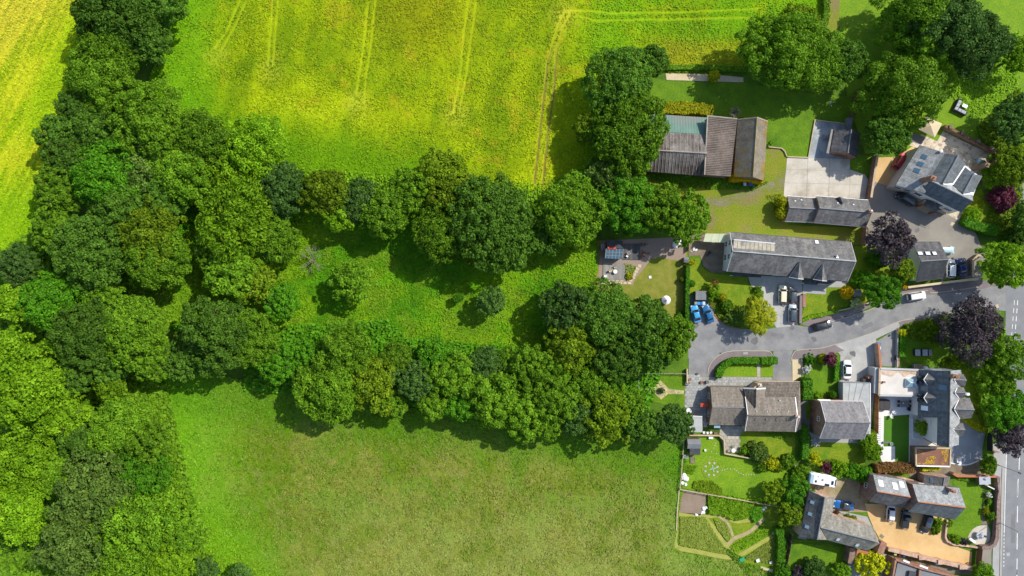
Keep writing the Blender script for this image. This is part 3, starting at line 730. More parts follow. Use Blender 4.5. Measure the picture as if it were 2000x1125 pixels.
sheet('south_pavement', zz('h',(1340,800),(1700,740),(2000,690),(2000,720),(1700,780),(1360,860)), 'pavement_tarmac', 8)
kerb('kerb', zz('h',(560,1090),(1040,930),(1340,800),(1700,740),(2000,690)))
# bungalow grounds
sheet('bungalow_lawn', zz('k',(1130,410),(1160,330),(1210,275),(1300,262),(1552,262),(1552,412)), 'lawn_bright', 4)
sheet('bungalow_lawn', zz('k',(1602,262),(1752,262),(1752,412),(1602,414)), 'lawn_bright', 4)
sheet('bungalow_drive', zz('l',(315,100),(560,90),(540,140),(535,220),(548,470),(310,470)), 'asphalt', 5)
sheet('sand_drive', zz('l',(545,185),(670,185),(680,470),(550,470)), 'gravel_sand', 6)
def paving(name, pts, sx, sy, mat, lvl, rz=0.0, jit=0.012, gap=0.06, joint='joint_sand', seed=0, offset=0.5):
    """jointed paving: a sheet of sand with separate slabs standing proud of it"""
    rng = random.Random(seed); base = sheet(name, pts, joint, lvl)
    w = [tuple(P(u, v)[:2]) for u, v in pts]; ca, sa = math.cos(rz), math.sin(rz)
    rot = [(x * ca + y * sa, -x * sa + y * ca) for x, y in w]
    x0 = min(p[0] for p in rot); x1 = max(p[0] for p in rot); y0 = min(p[1] for p in rot); y1 = max(p[1] for p in rot)
    mb = MB(); wa = np.array(w); r = 0; y = y0
    while y < y1:
        x = x0 - (offset * sx if r % 2 else 0)
        while x < x1:
            cx, cy = x + sx / 2, y + sy / 2
            gx, gy = cx * ca - cy * sa, cx * sa + cy * ca
            if in_poly(np.array([gx]), np.array([gy]), wa)[0]:
                t = 0.02 + rng.uniform(0, jit)
                mb.box((gx, gy, 0.004 * lvl + t / 2 + 0.002), (sx - gap, sy - gap, t), rz + rng.uniform(-0.01, 0.01))
            x += sx
        y += sy; r += 1
    if mb.v: stuff(mb.build('paving_slab', M[mat], base))
    return base
paving('patio', zz('k',(690,395),(1750,420),(1750,470),(1560,475),(1440,530),(980,530),(940,1030),(1430,1030),(1340,1125),(1110,1125),(1100,1030),(880,1030),(890,900),(700,880),(668,800),(680,480),(700,440)), 0.78, 0.62, 'slab_grey', 5, seed=1)
paving('garden_path', zz('k',(1552,262),(1602,262),(1602,414),(1552,412)), 0.7, 0.6, 'slab_stone', 6, seed=2, offset=0)
paving('lower_patio', zz('m',(690,40),(900,40),(910,390),(715,400),(700,240),(660,200)), 0.85, 0.75, 'slab_stone', 6, seed=3)
sheet('diamond_lawn', zz('k',(105,370),(680,375),(668,800),(590,790),(200,690),(105,550)), 'lawn_lush', 3)
DIA = zz('k',(100,545),(280,555),(375,455),(480,560),(660,580),(660,625),(470,620),(385,690),(280,600),(150,590))
sheet('pebble_path', DIA, 'pebble_gold', 4)
# grey house grounds
sheet('grey_house_lawn', zz('l',(700,230),(860,250),(1060,250),(1130,470),(1000,520),(990,600),(890,600),(800,600),(760,420)), 'lawn_lush', 3)
sheet('grey_house_drive', zz('l',(1130,100),(1490,0),(1540,0),(1560,480),(1500,1110),(1420,1110),(1400,720),(1100,700),(1110,480),(1140,440)), 'concrete_grey', 4)
sheet('side_path', zz('l',(650,470),(700,700),(780,720),(800,940),(760,1110),(640,1080)), 'asphalt_dark', 3)
sheet('side_grass', zz('l',(700,740),(790,730),(790,940),(720,930)), 'lawn_lush', 5)
sheet('grey_house_back_lawn', zz('o',(300,270),(940,275),(930,540),(760,560),(420,500),(260,420)), 'lawn', 4)
sheet('back_patio', zz('o',(260,150),(400,215),(920,225),(870,285),(380,270),(280,230)), 'pavement_grey', 5)
# bungalow back garden
sheet('bungalow_back_lawn', zz('m',(910,130),(1580,150),(1580,470),(1360,500),(1000,400),(910,390)), 'lawn', 3)
sheet('wheel_garden_lawn', zz('m',(210,210),(640,215),(700,400),(1060,470),(1300,560),(1500,640),(1700,700),(1700,900),(1480,1020),(1240,1010),(180,830),(200,400)), 'lawn_bright', 2)
sheet('plot_earth', zz('n',(160,62),(500,125),(470,340),(420,385),(140,345)), 'tilled_plot', 5)
sheet('plot_grass', zz('n',(170,345),(500,380),(520,120),(1200,240),(1420,260),(1450,1000),(1320,1060),(1140,1000),(950,960),(100,810),(110,560)), 'lawn', 3)
# vertical plots, mown paths are laid on top
def pathstrip(name, pts, w, mat, lvl):
    mb = MB(); strip_faces(mb, [tuple(P(u, v)[:2]) for u, v in smooth_line(pts, 5)], w, 0, 0.004 * lvl)
    return struct(mb.build(name, M[mat]))
mat_noise('mown_path', (0.27,0.28,0.050), (0.36,0.36,0.085), 0.8, 6.0, 0.25, bump_d=0.03)
mat_noise('dry_path', (0.30,0.24,0.12), (0.40,0.33,0.18), 0.8, 6.0, 0.25, bump_d=0.03)
pathstrip('mown_path', zz('n',(130,560),(130,760),(400,830),(700,890),(900,900)), 1.0, 'mown_path', 7)
pathstrip('mown_path', zz('n',(470,390),(600,560),(760,780),(870,880)), 0.9, 'mown_path', 6)
pathstrip('mown_path', zz('n',(160,370),(480,395),(640,390),(760,430),(880,460),(1040,440)), 0.8, 'mown_path', 5)
pathstrip('mown_path', zz('n',(850,900),(1000,820),(1150,730),(1300,640)), 0.9, 'mown_path', 8)
pathstrip('dry_path', zz('n',(760,740),(850,660),(980,610),(1080,540),(1200,420)), 0.8, 'dry_path', 9)
pathstrip('dry_path', zz('n',(640,385),(770,500),(820,640)), 0.55, 'dry_path', 10)
# motorhome court, golden drive, right-hand plots
sheet('court', zz('o',(235,640),(640,660),(1000,740),(960,1040),(960,1125),(540,1125),(560,960),(300,850),(215,800)), 'court_gravel', 4)
sheet('brick_drive', zz('q',(930,240),(1200,250),(1800,400),(1900,420),(1900,640),(2060,720),(2080,780),(2240,830),(2230,1010),(1170,780),(1040,540),(980,400)), 'gravel_gold', 6)
sheet('court_strip', zz('q',(530,310),(960,400),(1020,520),(530,380)), 'pavement_grey', 7)
sheet('corner_lawn', zz('r',(1130,-20),(1240,-100),(1500,50),(1480,500),(1340,620),(1300,680),(1180,620),(1030,600),(1050,430),(1200,300)), 'lawn_lush', 5)
sheet('round_terrace', zz('r',(1308,690),(1318,640),(1340,595),(1375,553),(1420,522),(1475,507),(1560,505),(1590,600),(1580,690),(1540,735),(1440,748)), 'concrete', 7)
sheet('drive_apron', [(1626,676),(1640,668),(1706,646),(1712,668),(1660,700),(1640,692)], 'concrete_grey', 3)
sheet('bed_earth', zz('r',(1500,50),(1640,20),(1640,460),(1560,500),(1480,500)), 'bare_earth', 6)
sheet('little_lawn', zz('q',(40,680),(200,690),(740,780),(710,1125),(-10,1125),(10,800)), 'lawn_lush', 4)
sheet('little_yard', zz('q',(750,780),(1170,850),(1280,890),(1280,1200),(710,1200),(710,1000)), 'pavement_grey', 4)
sheet('narrow_garden', zz('q',(1170,790),(2230,1020),(2230,1110),(1800,1080),(1300,900)), 'mud_track', 5)
# white house grounds
sheet('resin_drive', zz('p',(1090,960),(1210,620),(1270,620),(1340,690),(1530,790),(1490,960)) + zz('s',(1490,480),(1400,520),(1240,555),(1100,525)), 'resin_blue', 5)
kerb('drive_edging', zz('s',(1100,525),(1240,550),(1340,540),(1440,500)), 0.25, 0.05, 'white_paint', 5)
sheet('dining_terrace', zz('p',(220,330),(700,330),(700,600),(600,600),(600,560),(290,580)), 'patio_white', 6)
sheet('rear_terrace', zz('p',(600,600),(960,600),(960,960),(600,960)), 'patio_white', 6)
sheet('white_path', zz('p',(205,330),(290,560),(290,950),(425,950),(425,1130)) + zz('s',(600,515),(600,530),(270,525),(205,330)), 'patio_white', 5)
sheet('artificial_lawn', zz('p',(292,600),(598,600)) + zz('s',(596,512),(427,505),(427,320),(284,318)), 'lawn_artificial', 7)
sheet('house_front_garden', zz('j',(1230,640),(1700,560),(1760,1130),(1500,1200)) + zz('p',(1560,760),(1340,690),(1280,600)), 'lawn', 4)
sheet('north_garden', zz('j',(480,140),(1080,40),(1300,500),(1200,610),(640,610),(500,480)), 'lawn_lush', 4)
sheet('alley', zz('j',(200,290),(430,150),(430,600),(200,590)), 'asphalt', 7)
pathstrip('brick_path', zz('j',(460,130),(460,600)), 0.75, 'brick_red', 8)
sheet('shared_yard', zz('s',(600,600),(1100,530),(1480,490),(1640,560),(1600,670),(1100,670),(1000,800),(600,700)), 'bare_earth', 4)
# main road
RX0, RX1 = 1957, 2038
sheet('main_road', [(RX0 + 110,-200),(RX1 + 120,-200),(RX1 + 90,0),(RX1 + 45,300),(RX1 + 14,560),(RX1,960),(RX1 - 8,1400),(RX0 - 8,1400),(RX0,960),(RX0 + 4,760),(RX0 + 8,560),(RX0 + 28,400),(RX0 + 52,200),(RX0 + 80,0)], 'asphalt_main', 7)
sheet('main_pavement', zz('p',(1620,900),(1800,960)) + zz('r',(1760,0),(1735,680),(1720,1300),(1610,1300),(1620,700),(1640,400),(1645,0)), 'pavement_grey', 8)
sheet('drive_mouth', zz('r',(1440,740),(1560,740),(1620,690),(1600,850),(1600,1125),(1420,1050)), 'asphalt_warm', 6)
kerb('kerb', zz('r',(1735,-200),(1725,0),(1712,680),(1700,1300)), 0.15, 0.12, smooth=3)
def road_line(pts, w):
    mb = MB(); strip_faces(mb, [tuple(P(u, v)[:2]) for u, v in pts], w, 0, 0.004 * 9)
    return struct(mb.build('road_marking', M['road_paint']))
road_line(zz('p',(1790,975)) + zz('r',(1772,0),(1757,600)), 0.16)
for k in range(9):
    y = 620 + 46 * k
    road_line(zz('r',(1756 - (y-600)*0.008, y),(1755 - (y-600)*0.008, y + 22)), 0.16)
for y in (-40, 270, 600, 910, 1045):
    road_line(zz('r',(1922 - y * 0.008, y),(1920 - (y+200) * 0.008, y + (200 if y < 1000 else 150))), 0.18)
for y in (400, 720):
    road_line(zz('s',(1945 - (y-400) * 0.05, y),(1938 - (y-400) * 0.05, y + 210)), 0.18)
for k in range(5):
    y = 790 + k * 98
    road_line(zz('i',(1882 - (y-790)*0.08, y),(1878 - (y-790)*0.08, y + 55)), 0.13)
    road_line(zz('i',(1922 - (y-790)*0.08, y),(1918 - (y-790)*0.08, y + 60)), 0.16)
# manholes and patches
def manhole(u, v, w, h, rz=0.0, mat='kerb_stone', name='manhole_cover', lvl=9):
    mb = MB(); c = P(u, v); mb.box((c.x, c.y, 0.004 * lvl), (w, h, 0.01), rz); struct(mb.build(name, M[mat]))
manhole(*z('k',1412,124), 1.05, 0.5, 0, 'pavement_grey', lvl=26)
manhole(*z('f',1128,610), 0.9, 0.75, -0.3, 'gravel_sand', lvl=8)
manhole(*z('h',832,826), 0.7, 0.7, 0.2, 'pavement_grey', lvl=8)
manhole(*z('h',1285,630), 0.75, 0.65, 0.2, 'pavement_tarmac', lvl=8)
manhole(*z('i',1668,862), 0.7, 0.7, 0.2, 'gravel_sand', lvl=9)
manhole(*z('r',1805,860), 0.75, 0.75, 0.1, 'pavement_grey', lvl=9)
manhole(*z('r',262,640), 0.75, 1.0, 0.9, 'mud_track', lvl=8)

mat_noise('tar_patch', (0.160,0.160,0.160), (0.195,0.195,0.192), 0.8, 10.0, 0.15, bump_d=0.01)
mat_noise('oil_stain', (0.125,0.123,0.120), (0.170,0.168,0.165), 1.2, 8.0, 0.2, bump_d=0.005)
for pts in (zz('h',(880,860),(1010,800),(1040,840),(910,905)), zz('g',(1100,930),(1260,960),(1250,1000),(1095,975)), zz('i',(300,880),(520,820),(530,850),(310,915)), [(1975,1005),(1983,1005),(1982,1060),(1974,1060)], [(1880,590),(1905,588),(1906,596),(1881,598)]):
    sheet('road_patch', pts, 'tar_patch', 9)
for (uu, vv, ra) in ((1548,640,6), (1655,742,5), (1529,596,5), (1360,636,6), (1741,1022,5), (1770,1033,5), (1665,690,8), (1720,430,9), (1790,450,7), (1475,665,9), (1590,662,7)):
    sheet('oil_stain', [(uu + ra * random.uniform(.5, 1.1) * math.cos(k * .9), vv + ra * random.uniform(.5, 1.1) * math.sin(k * .9)) for k in range(7)], 'oil_stain' if uu < 1730 or vv < 600 else 'court_gravel', 9, smooth=3)
for (uu, vv) in (z('h',700,748), z('h',1200,555), z('k',1110,128), z('l',760,82), z('i',1200,665)):
    manhole(uu, vv, .45, .35, .2, 'tyre', 'drain_grate', 10)
# ------------------------------------------------------------------ building parts
CAMP = Vector((0, 0, CAM_H))
class Plane:
    def __init__(s, a, b, c):
        s.p = Vector(a); n = (Vector(b) - Vector(a)).cross(Vector(c) - Vector(a)).normalized()
        s.n = n if n.z > 0 else -n
        e = Vector((-s.n.y, s.n.x, 0)); s.e = e.normalized() if e.length > 1e-4 else Vector((1, 0, 0)); s.t = s.n.cross(s.e)
    def at(s, u, v):
        d = P(u, v) - CAMP; k = (s.p - CAMP).dot(s.n) / d.dot(s.n); return CAMP + d * k
    def z(s, x, y): return s.p.z - (s.n.x * (x - s.p.x) + s.n.y * (y - s.p.y)) / s.n.z
def slope(root, pts, mat, t=0.14, name='roof_slope'):
    mb = MB(); mb.slab(pts, t); mb.build(name, M[mat], root)
    return Plane(pts[0], pts[1], pts[2])
def facet(root, pts, mat, t=0.14, name='roof_slope'):
    return slope(root, [P(*q) for q in pts], mat, t, name)
def bar(root, name, a, b, r, mat, n=6):
    mb = MB(); mb.tube(a, b, r, r, n); return mb.build(name, M[mat], root)
def ridge(root, a, b, mat='lead_grey', r=0.13): return bar(root, 'ridge_tiles', a + Vector((0,0,0.03)), b + Vector((0,0,0.03)), r, mat)
def flatbar(root, name, a, b, w, h, mat):
    """rectangular board along a to b"""
    a = Vector(a); b = Vector(b); d = (b - a).normalized(); s = Vector((-d.y, d.x, 0)).normalized() * (w / 2); up = Vector((0, 0, h))
    mb = MB(); mb.rings([[a - s, a + s, a + s + up, a - s + up], [b - s, b + s, b + s + up, b - s + up]])
    return mb.build(name, M[mat], root)
def chimney(root, u, v, hb, ht, w=0.9, d=0.6, rz=0.0, mat='brick_red', pots=1, pot='terracotta'):
    c = P(u, v, hb); mb = MB()
    mb.box((c.x, c.y, (hb - 1.0 + ht) / 2), (w, d, ht - hb + 1.0), rz)
    mb.box((c.x, c.y, ht + 0.06), (w + 0.16, d + 0.16, 0.12), rz, True)
    ch = mb.build('chimney', M[mat], root)
    for k in range(pots):
        o = (k - (pots - 1) / 2) * 0.42
        m2 = MB(); m2.lathe([(0.17, 0), (0.13, 0.45), (0.16, 0.48), (0.10, 0.5)], (c.x + o * math.cos(rz), c.y + o * math.sin(rz), ht + 0.12), 10)
        m2.build('chimney_pot', M[pot], ch)
    return ch
def skylight(root, pl, u, v, w=0.8, h=1.1, glass='glass_blue', frame='lead_grey'):
    c = pl.at(u, v); e, t, n = pl.e, pl.t, pl.n
    def ringp(a, b, o): return [c + e * (-a) + t * (-b) + n * o, c + e * a + t * (-b) + n * o, c + e * a + t * b + n * o, c - e * a + t * b + n * o]
    mb = MB(); mb.rings([ringp(w/2 + 0.08, h/2 + 0.08, 0.0), ringp(w/2 + 0.08, h/2 + 0.08, 0.09)], True, True)
    f = mb.build('skylight', M[frame], root)
    mb = MB(); mb.rings([ringp(w/2, h/2, 0.085), ringp(w/2, h/2, 0.11)], False, True); mb.build('pane', M[glass], f)
    return f
def window(root, a, b, t, zc, w, h, glass='glass_dark', frame='white_paint', name='window', bars=1):
    """window on the wall line a-b (outside on the right of a->b), centred at fraction t"""
    a = Vector((a[0], a[1], 0)); b = Vector((b[0], b[1], 0)); d = (b - a).normalized(); n = Vector((d.y, -d.x, 0)); c = a.lerp(b, t); c.z = zc; up = Vector((0, 0, 1))
    def q(x0, x1, z0, z1, o0, o1, mb):
        r0 = [c + d*x0 + up*z0 + n*o0, c + d*x1 + up*z0 + n*o0, c + d*x1 + up*z1 + n*o0, c + d*x0 + up*z1 + n*o0]
        r1 = [p + n * (o1 - o0) for p in r0]; mb.rings([r0, r1])
    mb = MB(); f = 0.07
    q(-w/2, w/2, -h/2, -h/2 + f, -0.05, 0.06, mb); q(-w/2, w/2, h/2 - f, h/2, -0.05, 0.06, mb)
    q(-w/2, -w/2 + f, -h/2 + f, h/2 - f, -0.05, 0.06, mb); q(w/2 - f, w/2, -h/2 + f, h/2 - f, -0.05, 0.06, mb)
    for k in range(bars): x = -w/2 + w * (k + 1) / (bars + 1); q(x - 0.03, x + 0.03, -h/2 + f, h/2 - f, -0.02, 0.05, mb)
    fr = mb.build(name, M[frame], root)
    mb = MB(); q(-w/2 + f, w/2 - f, -h/2 + f, h/2 - f, -0.06, 0.02, mb); mb.build('pane', M[glass], fr)
    mb = MB(); q(-w/2 - 0.08, w/2 + 0.08, -h/2 - 0.08, -h/2, 0.0, 0.12, mb); mb.build('sill', M['sandstone'], fr)
    return fr
def door(root, a, b, t, w=0.95, h=2.05, mat='timber_brown', z0=0.1):
    a = Vector((a[0], a[1], 0)); b = Vector((b[0], b[1], 0)); d = (b - a).normalized(); n = Vector((d.y, -d.x, 0)); c = a.lerp(b, t); up = Vector((0, 0, 1))
    def q(x0, x1, za, zb, o0, o1, mb):
        r0 = [c + d*x0 + up*za + n*o0, c + d*x1 + up*za + n*o0, c + d*x1 + up*zb + n*o0, c + d*x0 + up*zb + n*o0]; mb.rings([r0, [p + n*(o1-o0) for p in r0]])
    mb = MB(); q(-w/2, w/2, z0, z0 + h, -0.04, 0.05, mb); o = mb.build('door', M[mat], root)
    mb = MB(); q(w/2 - 0.16, w/2 - 0.1, z0 + 1.0, z0 + 1.12, 0.05, 0.11, mb); mb.build('handle', M['pale_metal'], o)
    return o
def walls(root, poly, z0, z1, mat, name='wall'):
    """hollow-looking wall block under a roof; poly in world xy"""
    mb = MB(); mb.prism(poly, z0, z1); return mb.build(name, M[mat], root)
def inset(poly, d):
    p = ccw(poly); return offset_line(p, d, True)
def lerpv(a, b, t): return Vector(a) * (1 - t) + Vector(b) * t
def gable(root, e, he, hr, roof='slate_dark', wall='brick_red', ov=0.3, verge=0.12, h0=0.0, h1=0.0, ridge_mat='lead_grey', barge=None, gutter='black_plastic', mat2=None, he2=None, shift=0.5, wallbase=0.0, t=0.14):
    """e = four eave corners in survey units (a,b along one eave, c,d along the other; d next to a).
    h0/h1: hip length in metres at the a-d and b-c ends. Returns the two slope planes and the corners."""
    he2 = he if he2 is None else he2
    A, B = P(*e[0], he), P(*e[1], he); C, D = P(*e[2], he2), P(*e[3], he2)
    m0 = lerpv(A, D, shift); m1 = lerpv(B, C, shift); ax = (m1 - m0).normalized()
    r0 = Vector((m0.x, m0.y, hr)) + Vector((ax.x, ax.y, 0)) * h0; r1 = Vector((m1.x, m1.y, hr)) - Vector((ax.x, ax.y, 0)) * h1
    p1 = slope(root, [A, B, r1, r0], roof, t); p2 = slope(root, [C, D, r0, r1], mat2 or roof, t)
    if h0: slope(root, [D, A, r0], roof, t)
    if h1: slope(root, [B, C, r1], roof, t)
    ridge(root, r0, r1, ridge_mat)
    if gutter:
        for q0, q1, o in ((A, B, D), (C, D, A)):
            out = (q0 - o); out.z = 0; out.normalize(); s = Vector((out.x * 0.07, out.y * 0.07, -0.16))
            bar(root, 'gutter', q0 + s, q1 + s, 0.07, gutter)
    if barge:
        for (q, rr, o) in ((A, r0, -1), (D, r0, -1), (B, r1, 1), (C, r1, 1)):
            if (o < 0 and h0) or (o > 0 and h1): continue
            k = Vector((ax.x * 0.05 * o, ax.y * 0.05 * o, -0.12)); flatbar(root, 'bargeboard', q + k, rr + k, 0.06, 0.17, barge)
    # wall with gable ends
    dA = (D - A); dA.z = 0; dA.normalize()
    wa = A + dA * ov + ax * verge; wb = B + dA * ov - ax * verge; wc = C - dA * ov - ax * verge; wd = D - dA * ov + ax * verge
    zt = lambda w_, pl: pl.z(w_.x, w_.y) - t - 0.01
    mb = MB(); zb = wallbase
    L = [(wa, zt(wa, p1)), (wb, zt(wb, p1)), (wc, zt(wc, p2)), (wd, zt(wd, p2))]
    if h0: L[0] = (wa, he - 0.2); L[3] = (wd, he2 - 0.2)
    if h1: L[1] = (wb, he - 0.2); L[2] = (wc, he2 - 0.2)
    for i in (0, 2):
        (a_, za), (b_, zb2) = L[i], L[i+1]; mb.face([(a_.x,a_.y,zb),(b_.x,b_.y,zb),(b_.x,b_.y,zb2),(a_.x,a_.y,za)])
    for i, rr, h in ((1, r1, h1), (3, r0, h0)):
        (a_, za), (b_, zb2) = L[i], L[(i+1) % 4]
        if h: mb.face([(a_.x,a_.y,zb),(b_.x,b_.y,zb),(b_.x,b_.y,zb2),(a_.x,a_.y,za)])
        else:
            sh = shift if i == 1 else 1 - shift
            mm = a_.lerp(b_, sh); mb.face([(a_.x,a_.y,zb),(b_.x,b_.y,zb),(b_.x,b_.y,zb2),(mm.x,mm.y,hr - t - 0.02),(a_.x,a_.y,za)])
    mb.build('wall', M[wall], root)
    c2 = lambda w_: (w_.x, w_.y)
    w_ = [c2(wa), c2(wb), c2(wc), c2(wd)]
    # orient so that outside is on the right of each edge walked clockwise
    ar = sum(w_[i][0]*w_[(i+1)%4][1]-w_[(i+1)%4][0]*w_[i][1] for i in range(4))
    return dict(p1=p1, p2=p2, A=A, B=B, C=C, D=D, r0=r0, r1=r1, w=w_, ccw=ar > 0)
def wside(gb, i):
    """wall edge i as (a,b) with the outside on the right (0:A-B 1:B-C 2:C-D 3:D-A)"""
    a, b = gb['w'][i], gb['w'][(i+1) % 4]
    return (a, b) if gb['ccw'] else (b, a)
def dormer(root, back, front, left, right, roof, wall='render_white', drop=1.2, barge='white_paint'):
    """gabled dormer: ridge back->front, eaves at left/right (all (u,v,h))"""
    b, f, l, r = P(*back), P(*front), P(*left), P(*right)
    slope(root, [l, f, b], roof, 0.1, 'dormer_roof'); slope(root, [f, r, b], roof, 0.1, 'dormer_roof')
    d = (b - f); d.z = 0; d.normalize(); k = d * 0.15
    mb = MB(); l2, r2, f2 = l + k, r + k, f + k
    l2.z -= 0.1; r2.z -= 0.1; f2.z -= 0.12
    mb.face([(l2.x,l2.y,l2.z-drop),(r2.x,r2.y,r2.z-drop),tuple(r2),tuple(f2),tuple(l2)]); mb.build('dormer_front', M[wall], root)
    if barge:
        for q in (l, r): flatbar(root, 'bargeboard', q - d * 0.04 + Vector((0,0,-0.1)), f - d * 0.04 + Vector((0,0,-0.1)), 0.1, 0.16, barge)
        for q in (l, r): bar(root, 'valley', q + Vector((0,0,0.02)), b + Vector((0,0,0.02)), 0.07, 'lead_grey')
def ribs(root, a, b, c, d, n, mat, r=0.05, name='sheet_rib'):
    """corrugation ribs running from edge a-b to edge d-c, joined as one part"""
    mb = MB()
    for i in range(n):
        t = (i + 0.5) / n; p0 = lerpv(a, b, t); p1 = lerpv(d, c, t); mb.tube(p0 + Vector((0,0,0.02)), p1 + Vector((0,0,0.02)), r, r, 5, False)
    return stuff(mb.build(name, M[mat], root))
def base_of(*pts):
    w = [P(u, v) for u, v in pts]; return (sum(q.x for q in w) / len(w), sum(q.y for q in w) / len(w), 0)

# ------------------------------------------------------------------ barn complex
t = thing('barn', 'low barn with weathered brown sheet roof and green metal lean-to beside the big tree', 'barn', base_of((1320,290)))
GA, GB, GC, GD = P(1264,222,3.0), P(1381,229.5,3.0), P(1379.5,262.5,4.2), P(1264,256,4.2)
slope(t, [GA, GB, GC, GD], 'sheet_green', 0.08, 'green_sheet_roof')
ribs(t, GA, GB, GC, GD, 38, 'sheet_green', 0.035)
for i in range(8):                                     # the north slope and the south slope, sheet by sheet
    f0, f1 = i / 8, (i + 1) / 8
    a0, a1 = P(1264,256.5,4.35), P(1379.5,262.8,4.35); b0, b1 = P(1264,292.5,6.0), P(1381,299.5,6.0)
    q = [lerpv(a0,a1,f0+0.003), lerpv(a0,a1,f1-0.003), lerpv(b0,b1,f1-0.003), lerpv(b0,b1,f0+0.003)]
    q = [p + Vector((0,0,0.02*(i%2))) for p in q]; m_ = [lerpv(q[0],q[3],0.55), lerpv(q[1],q[2],0.55)]
    slope(t, [q[0], q[1], m_[1], m_[0]], 'sheet_brown', 0.07, 'roof_sheet'); slope(t, [m_[0]+Vector((0,0,.03)), m_[1]+Vector((0,0,.03)), q[2]+Vector((0,0,.03)), q[3]+Vector((0,0,.03))], 'sheet_brown', 0.07, 'roof_sheet')
    c0, c1 = P(1262,334.5,3.2), P(1375,343.5,3.2)
    q = [lerpv(b0,b1,f0+0.003), lerpv(b0,b1,f1-0.003), lerpv(c0,c1,f1-0.003), lerpv(c0,c1,f0+0.003)]
    m_ = [lerpv(q[0],q[3],0.42), lerpv(q[1],q[2],0.42)]
    slope(t, [q[0], q[1], m_[1], m_[0]], 'sheet_brown', 0.07, 'roof_sheet'); slope(t, [m_[0]-Vector((0,0,.03)), m_[1]-Vector((0,0,.03)), q[2]-Vector((0,0,.03)), q[3]-Vector((0,0,.03))], 'sheet_brown', 0.07, 'roof_sheet')
ribs(t, a0, a1, b1, b0, 17, 'sheet_rib_pale', 0.06); ribs(t, b0, b1, c1, c0, 17, 'sheet_rib_pale', 0.06)
ridge(t, b0, b1, 'sheet_rib_pale', 0.16)
walls(t, [tuple(P(1267,226,3)[:2]), tuple(P(1378,232,3)[:2]), tuple(P(1374,340,3)[:2]), tuple(P(1265,331,3)[:2])], 0, 2.95, 'brick_brown')
mb = MB()
for (q0, q1, q2) in ((P(1265.5,258,4.2), P(1267,292,5.8), P(1265.5,331,3.2)),): mb.face([(q0.x,q0.y,2.9),(q2.x,q2.y,2.9),tuple(q2),tuple(q1),tuple(q0)])
mb.build('gable_end', M['brick_brown'], t)
t = thing('barn_annexe', 'single-slope barn roof with russet ribbed sheets between the two gabled barns', 'barn', base_of((1405,290)))
a, b, c, d = P(1382,226,5.4), P(1440,232,4.2), P(1427,345,4.2), P(1376,341.5,5.4)
for i in range(7):
    f0, f1 = i / 7, (i + 1) / 7
    slope(t, [lerpv(a,d,f0)+Vector((0,0,0.02*(i%2))), lerpv(b,c,f0)+Vector((0,0,0.02*(i%2))), lerpv(b,c,f1)+Vector((0,0,0.02*(i%2))), lerpv(a,d,f1)+Vector((0,0,0.02*(i%2)))], 'sheet_russet', 0.08, 'roof_sheet')
ribs(t, a, d, c, b, 34, 'sheet_rib_pale', 0.04)
flatbar(t, 'verge_capping', a, d, 0.25, 0.12, 'sheet_rib_pale'); flatbar(t, 'verge_capping', a, b, 0.2, 0.1, 'sheet_rib_pale')
walls(t, [tuple(P(1384,229,4)[:2]), tuple(P(1437,234,4)[:2]), tuple(P(1424,343,4)[:2]), tuple(P(1378,339,4)[:2])], 0, 4.1, 'brick_brown')
mb = MB(); a2, d2 = P(1384,229,5.3), P(1378,339,5.3); mb.face([(a2.x,a2.y,4),(d2.x,d2.y,4),tuple(d2),tuple(a2)]); mb.build('upper_wall', M['timber_brown'], t)
t = thing('lichen_barn', 'gabled barn with lichen-grey sheet roof and mossy yellow south end', 'barn', base_of((1470,290)))
gb = gable(t, [(1441,233.5),(1433,346),(1492,353),(1499.5,237)], 3.4, 6.0, 'sheet_lichen', 'brick_brown', 0.2, 0.1, ridge_mat='lichen_ridge', gutter=None)
ribs(t, gb['A'], gb['B'], gb['r1'], gb['r0'], 56, 'sheet_lichen', 0.03); ribs(t, gb['C'], gb['D'], gb['r0'], gb['r1'], 56, 'sheet_lichen', 0.03)
for k in (0, 1): flatbar(t, 'verge_capping', (gb['A'], gb['D'])[k], gb['r0'], 0.25, 0.1, 'sheet_rib_pale')
# ------------------------------------------------------------------ brick garage by the patio
t = thing('brick_garage', 'small slate-roofed brick garage under the big tree beside the concrete yard', 'garage', base_of((1650,280)))
gb = gable(t, [(1630,252.5),(1622,296),(1674,308),(1680,259)], 2.5, 4.3, 'slate_dark', 'brick_red', 0.25, 0.1, mat2='slate_charcoal')
a, b = wside(gb, 1)
door(t, a, b, 0.5, 2.3, 2.0, 'timber_brown')
mb = MB(); mb.slab([P(1624,252,2.2), P(1614,299,2.2), P(1619,300,2.3), P(1629,253,2.3)], 0.1); mb.build('side_canopy', M['timber_grey'], t)
mb = MB(); mb.slab([P(1657,229,1.6), P(1666,230,1.6), P(1663,252,1.6), P(1656,251,1.6)], 1.6); solo(mb, 'log_store', M['felt_grey'], 'narrow dark store box against the fence north of the brick garage', 'store')
